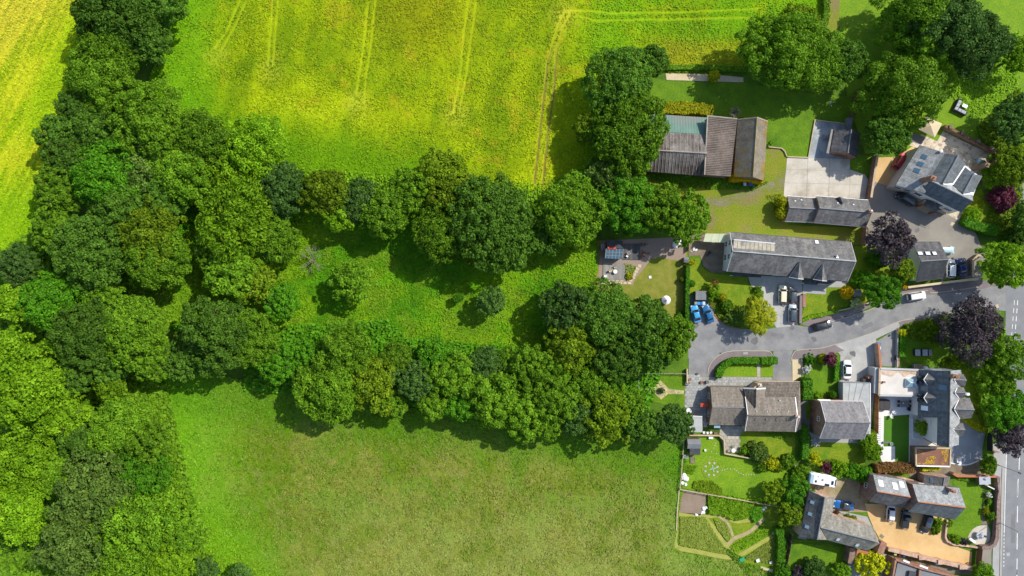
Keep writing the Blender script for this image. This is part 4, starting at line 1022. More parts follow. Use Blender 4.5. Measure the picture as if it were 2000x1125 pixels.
# ------------------------------------------------------------------ outbuilding below the concrete yard
t = thing('outbuilding', 'two-part slate outbuilding along the south edge of the concrete yard', 'outbuilding', base_of((1615,412)))
lo = gable(t, [(1537.6,383),(1592,387),(1588,433.5),(1533.6,432)], 2.6, 4.4, 'slate_lichen', 'brick_red', 0.2, 0.1, gutter='white_plastic', mat2='slate_lichen')
hi = gable(t, [(1595.5,383),(1696,391),(1692,443),(1590,434)], 3.5, 5.5, 'slate_lichen', 'brick_red', 0.2, 0.12, gutter='white_plastic', mat2='slate_lichen')
dormer(t, (1646.5,399,5.0), (1641,384.5,4.7), (1633,386,3.7), (1650,387.5,3.7), 'slate_dark', 'brick_red', 1.0, None)
chimney(t, 1696, 413, 5.4, 6.3, 0.6, 0.6, 0, 'brick_red', 1, 'white_plastic')
for k, (uu, vv) in enumerate(((1553,393),(1565,391),(1667,400),(1636,397))): skylight(t, hi['p1'] if k > 1 else lo['p1'], uu, vv, 0.3, 0.25, 'glass_bright')
# ------------------------------------------------------------------ long cottage
t = thing('long_house', 'long grey slate-roofed house with white gable end and two gabled dormers', 'house', base_of((1540,505)))
gb = gable(t, [(1426,453.5),(1661.5,473),(1655,550),(1420,530.5)], 4.0, 7.0, 'slate_lichen', 'render_white', 0.35, 0.2, barge='white_paint', gutter='black_plastic', mat2='slate_lichen', ridge_mat='felt_pale')
a, b = wside(gb, 3)
for tt in (0.24, 0.62):
    window(t, a, b, tt, 3.9, 1.1, 1.2); window(t, a, b, tt + 0.02, 1.4, 1.2, 1.3)
# sunk flat-roofed dormer on the north slope, panel by panel
n0, n1, s1, s0 = P(1433,468,5.75), P(1513.5,475.5,5.75), P(1512.5,499,6.75), P(1431,491.8,6.75)
mb = MB(); mb.slab([n0, n1, s1, s0], 1.2); dk = mb.build('flat_dormer', M['lead_grey'], t)
for i in range(10):
    f0, f1 = i / 10, (i + 1) / 10; o = Vector((0, 0, 0.06))
    slope(dk, [lerpv(n0,n1,f0+0.006)+o, lerpv(n0,n1,f1-0.006)+o, lerpv(s0,s1,f1-0.006)+o, lerpv(s0,s1,f0+0.006)+o], 'panel_weathered', 0.08, 'roof_panel')
flatbar(t, 'lead_edging', n0 + Vector((0,0,.05)), n1 + Vector((0,0,.05)), 0.22, 0.1, 'pale_metal')
dormer(t, (1562,510.5,6.5), (1559,544,5.7), (1541,541,4.3), (1569.5,545,4.3), 'slate_lichen')
dormer(t, (1607.6,516,6.4), (1605.5,548,5.6), (1588,545,4.3), (1615,548.5,4.3), 'slate_lichen')
for k, (u0, v0, u1, v1) in enumerate(((1539.6,534,1542,542),)): pass
mb = MB(); mb.slab([P(1569,546,2.7), P(1629,550,2.7), P(1612,557.5,2.6), P(1572,555,2.6)], 0.15); mb.build('porch_roof', M['slate_charcoal'], t)
for uu, vv in ((1572,553),(1611,556)):
    q = P(uu, vv, 2.5); bar(t, 'porch_post', (q.x, q.y, 0), (q.x, q.y, 2.55), 0.08, 'white_paint')
mb = MB(); mb.slab([P(1430,533,2.6), P(1488,537,2.6), P(1486,542,2.5), P(1431,538.5,2.5)], 0.12); mb.build('lean_to_or_shade_slab', M['slate_charcoal'], t)  # dark slab standing in for the shade along the south wall
q = P(1432,538,2.4); bar(t, 'porch_post', (q.x, q.y, 0), (q.x, q.y, 2.45), 0.1, 'white_paint')
skylight(t, gb['p1'], 1595, 473, 0.7, 0.9, 'glass_bright'); skylight(t, gb['p1'], 1635, 503, 0.5, 0.5, 'glass_bright')
q = gb['p1'].at(1632, 500); mb = MB(); mb.lathe([(0.22,-0.3),(0.18,0.5),(0.24,0.55),(0.1,0.75)], q, 8); mb.build('roof_vent', M['pale_metal'], t)
a, b = wside(gb, 2)
for tt in (0.08, 0.2, 0.72, 0.9): window(t, a, b, tt, 1.6, 1.5, 1.3)
door(t, a, b, 0.38)
t = thing('polycarbonate_canopy', 'pale yellow-green plastic canopy against the white gable end', 'canopy', base_of((1397,464)))
a, b, c, d = P(1378,456,2.5), P(1419,456.8,2.9), P(1417.5,474,2.9), P(1373.5,472,2.5)
for i in range(3):
    f0, f1 = i / 3 + 0.006, (i + 1) / 3 - 0.006
    slope(t, [lerpv(a,b,f0), lerpv(a,b,f1), lerpv(d,c,f1), lerpv(d,c,f0)], 'polycarbonate', 0.04, 'roof_sheet')
ribs(t, a, d, c, b, 9, 'polycarbonate', 0.03)
for q in (a, d, lerpv(a, d, 0.5)): bar(t, 'post', (q.x, q.y, 0), q - Vector((0,0,0.05)), 0.05, 'timber_grey')
# ------------------------------------------------------------------ white-rendered house in the top right
t = thing('gabled_house', 'white rendered house with several blue-grey slate gables, brick chimney and porch beside the paved terrace', 'house', base_of((1840,350)))
E5 = 5.0
W1 = facet(t, [(1797,283,4.6),(1749,361.5,4.6),(1792,373,6.9),(1838,296,6.9)], 'slate_pale')
facet(t, [(1838,296,6.9),(1792,373,6.9),(1806,378,6.2),(1850,303,6.2)], 'slate_blue')
C1 = facet(t, [(1833,297.5,5.6),(1871.5,303.5,8.2),(1841.5,358,8.2),(1819,354,7.0),(1813.5,334,5.7)], 'slate_blue')
facet(t, [(1871.5,303.5,8.2),(1887,321,6.0),(1860,360.5,6.2),(1841.5,358,8.2)], 'slate_blue')
facet(t, [(1884,325,6.0),(1901.5,340,7.4),(1881,378,7.4),(1860,360.5,6.0)], 'slate_blue')
facet(t, [(1901.5,340,7.4),(1919,343.5,5.4),(1901,377.5,5.4),(1881,378,7.4)], 'slate_blue')
S1 = facet(t, [(1793,373,5.4),(1877,414.5,5.4),(1900,392.5,8.0),(1819,353.6,8.0)], 'slate_blue')
facet(t, [(1819,353.6,8.0),(1841.5,358,7.6),(1860,362,6.4),(1881,378,6.6),(1900,377.5,5.4),(1900,392.5,8.0)], 'slate_pale')
for a, b in (((1871.5,303.5,8.2),(1841.5,358,8.2)), ((1901.5,340,7.4),(1881,378,7.4)), ((1819,353.6,8.0),(1900,392.5,8.0))): ridge(t, P(*a), P(*b), 'lead_grey', 0.16)
for a, b in (((1884,324,6.08),(1860,360,6.2)), ((1860,360,6.3),(1841.5,358,8.0)), ((1881,378,7.0),(1901,377.5,5.6)), ((1813.5,334,5.8),(1839,358,7.9))): flatbar(t, 'valley_flashing', P(*a), P(*b), 0.45, 0.05, 'white_paint')
bar(t, 'gutter', P(1833,297.5,5.5), P(1813.5,334,5.6), 0.1, 'white_plastic'); bar(t, 'gutter', P(1797,283,4.5), P(1749,361.5,4.5), 0.09, 'black_plastic')
for uu, vv in ((1805,306.5),(1798,320.5),(1791,333)): skylight(t, W1, uu, vv, 0.85, 1.05, 'glass_blue')
wp = lambda *q: [tuple(P(u, v, h)[:2]) for u, v, h in q]
walls(t, wp((1798,286,4.6),(1752,361,4.6),(1794,372,4.6),(1806,377,5),(1848,302,5)), 0, 4.45, 'render_grey')
walls(t, wp((1836,299,5.4),(1870,303,5.4),(1884,320,5.4),(1916,345,5.4),(1899,391,5.4),(1874,412,5.4),(1796,372,5.4)), 0, 5.15, 'render_white')
SWp = wp((1796,372.5,5.4),(1874.5,412.5,5.4))
mb = MB(); strip_faces(mb, [(SWp[0][0]-0.05,SWp[0][1]-0.12), (SWp[1][0]-0.05,SWp[1][1]-0.12)], 0.16, 0, 1.15); mb.build('plinth', M['sandstone'], t)
W0 = wp((1752,361,4.6),(1794,372,4.6)); mb = MB(); strip_faces(mb, [(W0[0][0],W0[0][1]-0.1),(W0[1][0],W0[1][1]-0.1)], 0.16, 0, 1.15); mb.build('plinth', M['sandstone'], t)
for tt, ww in ((0.25, 1.6), (0.72, 1.6)): window(t, W0[0], W0[1], tt, 2.6, ww, 1.5, bars=2)
for tt in (0.1, 0.62, 0.85): window(t, SWp[0], SWp[1], tt, 3.4, 1.7, 1.4, bars=2)
window(t, SWp[0], SWp[1], 0.75, 1.4, 1.6, 1.2)
chimney(t, 1799, 353.5, 6.3, 10.6, 0.95, 0.75, -0.4, 'brick_red', 1)
chimney(t, 1905, 328, 3.5, 7.2, 0.8, 0.8, -0.4, 'brick_brown', 1)
pa, pb, pc, pd = P(1804,401,3.0), P(1811,387,3.0), P(1836,400,3.0), P(1830,416.5,3.0); pr = P(1826,396.5,4.3)
for q in ((pa, pd, pr), (pa, pb, pr), (pd, pc, pr)): slope(t, list(q), 'slate_dark', 0.1, 'porch_roof')
for q in (lerpv(pa,pr,0.08), lerpv(pd,pr,0.08), lerpv(pb,pr,0.05), lerpv(pc,pr,0.05)):
    mb = MB(); mb.box((q.x, q.y, 1.45), (0.45, 0.45, 2.9), -0.45); mb.build('porch_pier', M['brick_red'], t)
mb = MB(); q0, q1 = lerpv(pa, pd, 0.5), lerpv(pb, pc, 0.5); mb.box(((q0.x+q1.x)/2, (q0.y+q1.y)/2, 0.1), (3.0, 2.2, 0.2), -0.48); mb.build('porch_step', M['sandstone'], t)
q = P(1836,296,6.8); mb = MB(); mb.lathe([(0.05,0),(0.3,0.2),(0.32,0.4),(0.05,0.55)], q, 10); mb.build('alarm_box', M['white_plastic'], t)
# ------------------------------------------------------------------ slate garage by the lane
t = thing('slate_garage', 'dark slate garage with three white rooflights beside the lane', 'garage', base_of((1815,515)))
gb = gable(t, [(1781,472.5),(1836,472.5),(1840,543),(1789,550)], 2.6, 5.2, 'slate_dark', 'render_white', 0.2, 0.1, mat2='slate_charcoal', shift=0.5)
for uu in (1797, 1812, 1825): skylight(t, gb['p1'], uu, 495, 0.95 if uu < 1820 else 0.8, 0.8, 'glass_bright', 'black_plastic')
a, b = wside(gb, 1); door(t, a, b, 0.3, 2.3, 2.1, 'white_paint'); door(t, a, b, 0.72, 2.3, 2.1, 'white_paint')
# ------------------------------------------------------------------ bungalow
t = thing('bungalow', 'brown-tiled bungalow with mossy front slope and a striped front gable', 'bungalow', base_of((1475,795)))
lo = gable(t, [(1387.6,754.8),(1450,755.8),(1455,830.5),(1385,830)], 2.7, 4.5, 'tile_brown', 'brick_brown', 0.25, 0.1, gutter='black_plastic')
A, B, C, D = P(1455.5,774,3.9), P(1553,775.5,3.9), P(1553,843.5,3.3), P(1455,842,3.3)
r0, r1 = P(1460.5,811,5.8), P(1557.5,812,5.8)
N1 = slope(t, [A, B, r1, r0], 'tile_brown'); S1 = slope(t, [C, D, r0, r1], 'tile_brown'); ridge(t, r0, r1, 'tile_brown', 0.15)
E1 = facet(t, [(1553.5,775.5,3.9),(1562.5,746,2.9),(1565,838,2.9),(1553.5,843.5,3.3),(1557.8,812,5.75)], 'tile_brown')
facet(t, [(1481,745.5,2.8),(1562,745.5,2.8),(1553,775.5,3.95),(1480,775,3.95)], 'tile_mossy')
facet(t, [(1451.6,758.6,3.6),(1477,759.6,5.3),(1476.4,796.5,5.3),(1455.5,776,3.9)], 'tile_mossy', name='cross_gable_roof')
facet(t, [(1477,759.6,5.3),(1495,758.8,3.6),(1494,775,3.9),(1476.4,796.5,5.3)], 'tile_brown', name='cross_gable_roof')
ribs(t, P(1452.5,759.2,3.66), P(1476.4,760,5.28), P(1476,795,5.28), P(1455.8,776.5,3.96), 8, 'tile_mossy', 0.07, 'tile_roll')
ridge(t, P(1477,759.6,5.3), P(1476.4,796,5.3), 'tile_brown'); flatbar(t, 'bargeboard', P(1451.6,758.2,3.6), P(1477,759.2,5.3), 0.3, 0.1, 'white_paint'); flatbar(t, 'bargeboard', P(1477,759.2,5.3), P(1495,758.4,3.6), 0.3, 0.1, 'white_paint')
flatbar(t, 'verge', A, r0, 0.12, 0.08, 'white_paint'); flatbar(t, 'verge', D, r0, 0.12, 0.08, 'white_paint'); flatbar(t, 'verge', B, r1, 0.2, 0.08, 'white_paint'); flatbar(t, 'verge', C, r1, 0.2, 0.08, 'white_paint')
flatbar(t, 'fascia', P(1481,745.2,2.65), P(1562,745.2,2.65), 0.1, 0.2, 'sandstone')
walls(t, wp((1457,776,3.4),(1483,747,3),(1561,748,3),(1562,836,3),(1552,841,3.2),(1457,840,3.2)), 0, 2.75, 'brick_pale')
mb = MB(); w0, w1, w2 = P(1456.5,776,3.8), P(1456.5,840,3.2), P(1461.5,811,5.6); mb.face([(w0.x,w0.y,2.7),(w1.x,w1.y,2.7),tuple(w1),tuple(w2),tuple(w0)]); mb.build('gable_end', M['brick_pale'], t)
mb = MB(); w0, w1, w2 = P(1453.5,760,3.4), P(1494,760,3.4), P(1477,761,5.1); mb.face([(w0.x,w0.y,0.1),(w1.x,w1.y,0.1),tuple(w1),tuple(w2),tuple(w0)]); mb.build('front_gable', M['brick_pale'], t)
chimney(t, 1478.5, 750, 3.6, 5.2, 0.75, 0.6, 0, 'sandstone', 1, 'pale_metal')
chimney(t, 1554.5, 812, 5.6, 6.5, 0.7, 0.6, 0, 'brick_pale', 1, 'white_plastic')
for k in range(4):
    for pl, uu, vv in ((N1, 1477.5 + 20.5 * k, 803.5), (S1, 1476 + 20.5 * k, 818.5)):
        q = pl.at(uu, vv); mb = MB(); mb.box((q.x, q.y, q.z + 0.08), (0.18, 0.3, 0.16)); mb.build('roof_vent', M['pale_metal' if pl is N1 else 'tile_brown'], t)
q = N1.at(1522, 782); mb = MB(); mb.lathe([(0.16,-0.1),(0.16,0.25),(0.05,0.35)], q, 8); mb.build('flue', M['bin_pale'], t)
mb = MB(); mb.slab([P(1368,787.5,2.3), P(1383,787.5,2.5), P(1383,795,2.5), P(1368,795,2.3)], 0.08); mb.build('door_canopy', M['red_paint'], t)
mb = MB(); mb.slab([P(1395,830.5,2.4), P(1407,830.5,2.4), P(1406.5,836,2.1), P(1394.5,836,2.1)], 0.08); mb.build('glass_canopy', M['glass_sky'], t)
a, b = wside(lo, 3)
window(t, a, b, 0.25, 1.5, 1.3, 1.1); window(t, a, b, 0.75, 1.5, 1.3, 1.1); door(t, a, b, 0.5)
t = thing('flat_roof_store', 'small flat-roofed store at the corner of the bungalow patio by the woodland edge', 'store', base_of((1360,825)))
mb = MB(); mb.slab(zz3 := [P(*z('k',745,890), 2.2), P(*z('k',885,895), 2.2), P(*z('k',888,1090), 2.2), P(*z('k',725,1085), 2.2)], 0.18); mb.build('roof', M['felt_pale'], t)
walls(t, inset([q[:2] for q in zz3], 0.12), 0, 2.0, 'brick_pale'); flatbar(t, 'fascia', zz3[0] + Vector((0,0,0.01)), zz3[1] + Vector((0,0,0.01)), 0.12, 0.08, 'white_paint')
# ------------------------------------------------------------------ grey-tiled house with a flat-roofed garage
t = thing('grey_tiled_house', 'plain grey-tiled house with brown brick gable facing west', 'house', base_of((1640,820)))
gb = gable(t, [(1603,783.5),(1685.5,784.5),(1687.5,857.5),(1601.5,856)], 5.4, 8.1, 'tile_grey', 'brick_brown', 0.3, 0.15, barge='white_paint', gutter='grey_metal', ridge_mat='tile_grey')
a, b = wside(gb, 3); window(t, a, b, 0.5, 4.2, 1.0, 1.1); door(t, a, b, 0.35)
a, b = wside(gb, 0); window(t, a, b, 0.25, 4.0, 1.5, 1.2); window(t, a, b, 0.7, 4.0, 1.5, 1.2); window(t, a, b, 0.3, 1.5, 2.0, 1.4, bars=2)
mb = MB(); mb.slab([P(1596,780,2.6), P(1622,780.5,2.6), P(1622,783.6,2.7), P(1603,783.6,2.7)], 0.12); mb.build('porch_roof', M['white_paint'], t)
mb = MB(); mb.slab([P(1622,781,2.5), P(1646,781,2.5), P(1646,784,2.6), P(1622,784,2.6)], 0.12); mb.build('bay_roof', M['terracotta'], t)
t = thing('flat_garage', 'long flat-roofed concrete garage wrapped round the grey-tiled house', 'garage', base_of((1680,770)))
F = [P(1646.5,746,2.5), P(1700.5,747,2.5), P(1699.5,848,2.5), P(1687,848,2.5), P(1686,786,2.5), P(1646.5,784,2.5)]
mb = MB(); mb.prism([q[:2] for q in F], 2.3, 2.5, True); mb.build('roof', M['felt_pale'], t)
walls(t, inset([q[:2] for q in F], 0.12), 0, 2.3, 'render_grey')
flatbar(t, 'roof_edging', F[0] + Vector((0,-0.08,0.005)), F[1] + Vector((0,-0.08,0.005)), 0.16, 0.07, 'felt_grey'); flatbar(t, 'roof_edging', F[1] + Vector((-0.08,0,0.005)), F[2] + Vector((-0.08,0,0.005)), 0.16, 0.07, 'white_paint')
for k in range(1, 4):
    q0 = lerpv(F[0], F[1], k / 4); q1 = lerpv(F[5], F[4], k / 4); flatbar(t, 'felt_seam', q0 + Vector((0,-0.2,0.002)), q1, 0.1, 0.02, 'felt_grey')
# ------------------------------------------------------------------ white house with the terrace
t = thing('terrace_house', 'large white slate-roofed house with many small gables and a flat cream roof', 'house', base_of((1830,795)))
NW, NE_, SE_, SW_ = P(1794,722.5,3.8), P(1855,724,8.6), P(1852.5,873,8.6), P(1832,871,6.0)
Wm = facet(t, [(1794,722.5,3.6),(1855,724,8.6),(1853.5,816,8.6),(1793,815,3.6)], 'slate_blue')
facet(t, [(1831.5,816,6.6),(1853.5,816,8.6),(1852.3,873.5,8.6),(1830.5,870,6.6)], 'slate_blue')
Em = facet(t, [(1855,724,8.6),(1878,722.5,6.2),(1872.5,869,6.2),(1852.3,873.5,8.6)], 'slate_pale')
ridge(t, P(1855,724,8.6), P(1852.3,873.5,8.6), 'slate_charcoal', 0.18)
for yy in (742, 777.6):
    dormer(t, (1828,yy,7.0), (1804.5,yy-0.6,6.1), (1812.5,yy-12.5,5.3) , (1812,yy+10.5,5.3), 'slate_lichen', 'render_white', 1.2)
    for dy in (-5, 4):
        q = P(1799, yy + dy, 4.6); mb = MB(); mb.box((q.x, q.y, q.z - 0.3), (0.9, 0.75, 0.9)); mb.build('dormer_window', M['glass_dark'], t)
def egable(r_in, r_out, n_in, n_out, s_in, s_out, he, hr, roof1='slate_lichen', roof2='slate_lichen', tip=None):
    facet(t, [(*n_in, he), (*n_out, he), (*r_out, hr), (*r_in, hr + 0.1)], roof1, name='front_gable_roof'); facet(t, [(*r_out, hr), (*s_out, he), (*s_in, he), (*r_in, hr + 0.1)], roof2, name='front_gable_roof')
    ridge(t, P(*r_in, hr + 0.1), P(*r_out, hr), 'lead_grey', 0.1)
    for q in (n_in, s_in): flatbar(t, 'valley_flashing', P(*q, he + 0.08), P(*r_in, hr + 0.16), 0.15, 0.04, 'white_paint')
    a, b, c, d = [P(*q, he) for q in (n_in, n_out, s_out, s_in)]; cc = (a + b + c + d) / 4
    pl = [(lerpv(q, cc, 0.08).x, lerpv(q, cc, 0.08).y) for q in (a, b, c, d)]; walls(t, pl, 0, he - 0.15, 'render_white', 'bay_wall')
    mb = MB(); o = lerpv(P(*r_out, hr - 0.2), cc, 0.06); q0 = lerpv(b, cc, 0.08); q1 = lerpv(c, cc, 0.08); mb.face([(q0.x,q0.y,he-0.2),(q1.x,q1.y,he-0.2),tuple(o)]); mb.build('gable_end', M['render_white'], t)
egable((1864,742), (1888,742.5), (1870.5,729), (1882,731), (1870,753.5), (1885,754.5), 6.6, 7.9)
egable((1864.8,767), (1886,766.5), (1870.5,755.5), (1882.5,757), (1873,778), (1884,777), 6.6, 7.9)
egable((1863.5,799), (1903.5,800), (1873.5,778.5), (1894,777), (1874.5,818.5), (1897,816.5), 6.2, 8.3)
egable((1862,839), (1885,839), (1868.5,825.5), (1880.5,826.5), (1869.5,852), (1880.5,850.5), 6.2, 7.5)
walls(t, wp((1796,724,3.6),(1834,723,3.6),(1834,813,3.6),(1796,813,3.6)), 0, 3.45, 'render_white')
walls(t, wp((1833.5,725,6.3),(1875.5,725,6.3),(1870.5,868,6.3),(1833,868,6.3)), 0, 5.9, 'render_white')
q0, q1 = tuple(P(1833.4,868,6.3)[:2]), tuple(P(1833.4,816,6.3)[:2])
window(t, q1, q0, 0.3, 4.4, 1.0, 1.3); window(t, q1, q0, 0.62, 1.9, 1.6, 1.3); window(t, q1, q0, 0.15, 1.5, 1.2, 1.3)
chimney(t, 1857, 733.5, 8.2, 9.9, 1.3, 0.7, 0, 'brick_brown', 2)
q = P(1889,769.5,6.5); mb = MB(); mb.box((q.x, q.y, 6.6), (0.55, 0.5, 0.7), 0.3); mb.build('satellite_box', M['white_plastic'], t)
for uu, vv, gl in ((1842,757,'glass_blue'),(1806,758.5,'lead_grey'),(1806,797,'glass_bright')): skylight(t, Wm, uu, vv, 1.0, 1.4, gl)
# flat cream roof with coping and roof lantern
FR = [P(1717.5,719.5,3.3), P(1793.5,722.5,3.3), P(1793,773,3.3), P(1716,771.5,3.3)]
mb = MB(); mb.prism([q[:2] for q in FR], 3.0, 3.3); fr = mb.build('flat_roof', M['flat_roof_cream'], t)
walls(t, inset([q[:2] for q in FR], 0.05), 0, 3.0, 'render_grey')
for k in range(4): flatbar(t, 'coping', FR[k] + Vector((0,0,0.005)), FR[(k+1) % 4] + Vector((0,0,0.005)), 0.42, 0.28, 'render_grey' if k != 3 else 'sandstone')
mb = MB(); mb.prism([P(u, v, 3.3)[:2] for u, v in smooth_line(zz('j',(255,655),(690,650),(680,700),(600,690),(540,730),(470,670),(390,720),(320,710),(265,690)), 4)], 3.3, 3.33); mb.build('gravel_patch', M['rust_gravel'], t)
LA = [P(1768,739,3.35), P(1790,739.5,3.35), P(1790.5,756,3.35), P(1768,756,3.35)]; l0, l1 = P(1779,747.5,4.5), P(1787,748,4.5)
mb = MB(); mb.prism([q[:2] for q in LA], 3.3, 3.6); lan = mb.build('roof_lantern', M['white_paint'], t)
U = Vector((0,0,0.28))
for q in ((LA[0], LA[1], l1, l0), (LA[2], LA[3], l0, l1), (LA[3], LA[0], l0), (LA[1], LA[2], l1)): slope(lan, [p + (U if p.z < 4 else Vector()) for p in q], 'glass_sky', 0.05, 'pane')
for p_, r_ in ((LA[0], l0), (LA[3], l0), (LA[1], l1), (LA[2], l1), (l0, l1)): bar(lan, 'glazing_bar', p_ + (U if p_.z < 4 else Vector()), r_ + Vector((0,0,0.03)), 0.07, 'white_paint')
q = P(1725,746,3.4); mb = MB(); mb.box((q.x, q.y, 3.6), (0.5, 0.35, 0.6)); mb.box((q.x-0.7, q.y, 3.5), (0.8, 0.2, 0.3)); mb.build('brick_stack', M['brick_red'], t)
flatbar(t, 'gutter', P(1803,855.5,3.0), P(1830.5,870,5.8), 0.14, 0.1, 'black_plastic')
t = thing('terrace_wall', 'tall grey rendered wall along the alley beside the flat cream roof', 'wall', base_of((1710,745)))
walls(t, wp((1709,718.5,3),(1716.5,718.5,3),(1715.5,769,3),(1707.5,768,3)), 0, 3.0, 'render_grey'); flatbar(t, 'coping', P(1716,719,3.0), P(1715.5,769,3.0), 0.3, 0.08, 'sandstone')
t = thing('sedum_garage', 'brick garage with brown and yellow living roof edged in pale timber', 'garage', base_of((1822,893)))
SD = [P(1788.5,874.5,2.7), P(1856,875.5,2.7), P(1855,911,2.7), P(1789,909.5,2.7)]
mb = MB(); mb.prism([q[:2] for q in SD], 2.5, 2.7); mb.build('living_roof', M['sedum_roof'], t)
walls(t, inset([q[:2] for q in SD], 0.1), 0, 2.5, 'brick_brown')
for k in range(4): flatbar(t, 'roof_edging', SD[k] + Vector((0,0,-0.15)), SD[(k+1) % 4] + Vector((0,0,-0.15)), 0.28, 0.3, 'timber_pale' if k != 2 else 'white_paint')
tv, tf = leaf_quads(np.array([[random.uniform(SD[3].x+0.5, SD[2].x-0.5), random.uniform(SD[3].y+0.4, SD[0].y-0.4), 2.74] for _ in range(700)]), RNG.normal(size=(700,3))*0.4+np.array([0,0,1]), RNG.uniform(0.04,0.10,700), 1.3, RNG)
kk = vnoise(tv[::4,0], tv[::4,1], 1.6, 2, 5) > 0.53; tv = tv.reshape(-1,4,3)[kk].reshape(-1,3); tf = np.arange(len(tv)).reshape(-1,4)
o = link(bpy.data.objects.new('sedum_flowers', np_obj_mesh('sedum_flowers', tv - np.array(t.location), tf, M['leaf_amber'], {'clump': RNG.random(len(tv))})), t); stuff(o)
# ------------------------------------------------------------------ two-part house above the golden drive
t = thing('stepped_house', 'two-part slate house with brick walls stepping down beside the golden brick drive', 'house', base_of((1785,970)))
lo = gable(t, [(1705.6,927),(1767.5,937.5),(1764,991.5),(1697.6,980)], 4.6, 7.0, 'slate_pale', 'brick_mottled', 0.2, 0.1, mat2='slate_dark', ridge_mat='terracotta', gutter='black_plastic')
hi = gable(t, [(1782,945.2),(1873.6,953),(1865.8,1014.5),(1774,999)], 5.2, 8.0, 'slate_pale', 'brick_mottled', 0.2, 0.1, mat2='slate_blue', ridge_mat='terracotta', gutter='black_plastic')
skylight(t, lo['p1'], 1720, 944, 0.9, 1.3, 'glass_bright', 'white_paint'); skylight(t, lo['p1'], 1748, 949.6, 0.9, 1.4, 'glass_bright', 'white_paint'); skylight(t, lo['p1'], 1761, 946.5, 0.9, 1.2, 'glass_bright', 'white_paint')
chimney(t, 1853, 955.5, 5.9, 7.4, 0.9, 0.5, -0.3, 'brick_red', 2)
a, b = wside(lo, 3); window(t, a, b, 0.5, 2.2, 1.1, 1.1); a, b = wside(hi, 2); window(t, a, b, 0.3, 3.6, 1.2, 1.1); window(t, a, b, 0.75, 3.6, 1.2, 1.1); door(t, a, b, 0.5)
a, b = wside(hi, 0); window(t, a, b, 0.35, 3.8, 1.2, 1.1); window(t, a, b, 0.7, 3.8, 1.2, 1.1)
t = thing('garden_annexe', 'small slate annexe tucked behind the stepped house, below the living-roof garage', 'outbuilding', base_of((1830,935)))
gb = gable(t, [(1805,926.5),(1803,944),(1852,950),(1856,931)], 2.6, 4.0, 'slate_dark', 'brick_pale', 0.15, 0.1, mat2='slate_lichen', gutter=None, shift=0.62)
skylight(t, gb['p1'], 1819, 938.5, 0.9, 0.45, 'glass_blue')
# ------------------------------------------------------------------ L-shaped house by the motorhome
t = thing('l_shaped_house', 'L-shaped lichened slate house with small blue rooflights beside the motorhome court', 'house', base_of((1630,1020)))
A, B, C, D = P(1581,958,4.4), P(1561.5,1048,4.4), P(1617,1054.5,4.4), P(1630.5,970.5,4.4)
r0, r1 = P(1611,971.5,6.9), P(1596,1054,6.9)
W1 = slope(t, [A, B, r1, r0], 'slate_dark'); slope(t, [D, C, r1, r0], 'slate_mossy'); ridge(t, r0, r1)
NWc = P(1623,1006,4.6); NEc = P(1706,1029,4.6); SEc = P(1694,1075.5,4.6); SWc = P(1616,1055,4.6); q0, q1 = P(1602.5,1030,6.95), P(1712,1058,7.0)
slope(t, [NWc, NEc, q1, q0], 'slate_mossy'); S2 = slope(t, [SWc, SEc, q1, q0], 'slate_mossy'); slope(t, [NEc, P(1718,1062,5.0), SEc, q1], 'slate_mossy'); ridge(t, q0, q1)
walls(t, wp((1582,960,4.4),(1563,1047,4.4),(1615,1052,4.4),(1628,972,4.4)), 0, 4.2, 'brick_pale', 'wall'); walls(t, wp((1620,1008,4.4),(1704,1030,4.4),(1692,1073,4.4),(1616,1053,4.4)), 0, 4.4, 'brick_pale', 'wall')
mb = MB(); w = [P(1582.5,960,4.2), P(1628,972,4.2), P(1610.5,973,6.7)]; mb.face([tuple(q) for q in w]); mb.build('gable_end', M['brick_pale'], t)
for uu, vv in ((1586.5,981),(1582,1004),(1576,1029)): skylight(t, W1, uu, vv, 0.6, 0.75, 'glass_sky', 'grey_metal')
for uu, vv in ((1636.5,1053.5),(1674,1064.5)): skylight(t, S2, uu, vv, 0.6, 0.8, 'glass_bright', 'grey_metal')
mb = MB(); q = P(1722,1070,3.0); mb.box((q.x, q.y, 1.6), (1.4, 2.6, 3.2), -0.35); mb.build('brick_extension', M['brick_red'], t)
mb = MB(); mb.slab([P(1560,1045,2.2), P(1576,1048,2.2), P(1574,1054,2.0), P(1558,1051,2.0)], 0.12); mb.build('lean_to_or_shade_slab', M['felt_grey'], t)
a0, b0 = wp((1628,972,4.4),(1615,1052,4.4)); window(t, b0, a0, 0.75, 2.8, 1.0, 1.1)
t = thing('brick_outhouse', 'low red brick outhouse behind the bright yellow-green tree', 'outbuilding', base_of((1680,1080)))
walls(t, wp((1661,1070,2.2),(1674,1072,2.2),(1668,1102,2.2),(1656,1100,2.2)), 0, 2.2, 'brick_brown'); mb = MB(); mb.slab([P(1674,1072.5,2.5), P(1722,1084,2.5), P(1720,1092,2.3), P(1672,1088,2.3)], 0.12); mb.build('roof', M['terracotta'], t)
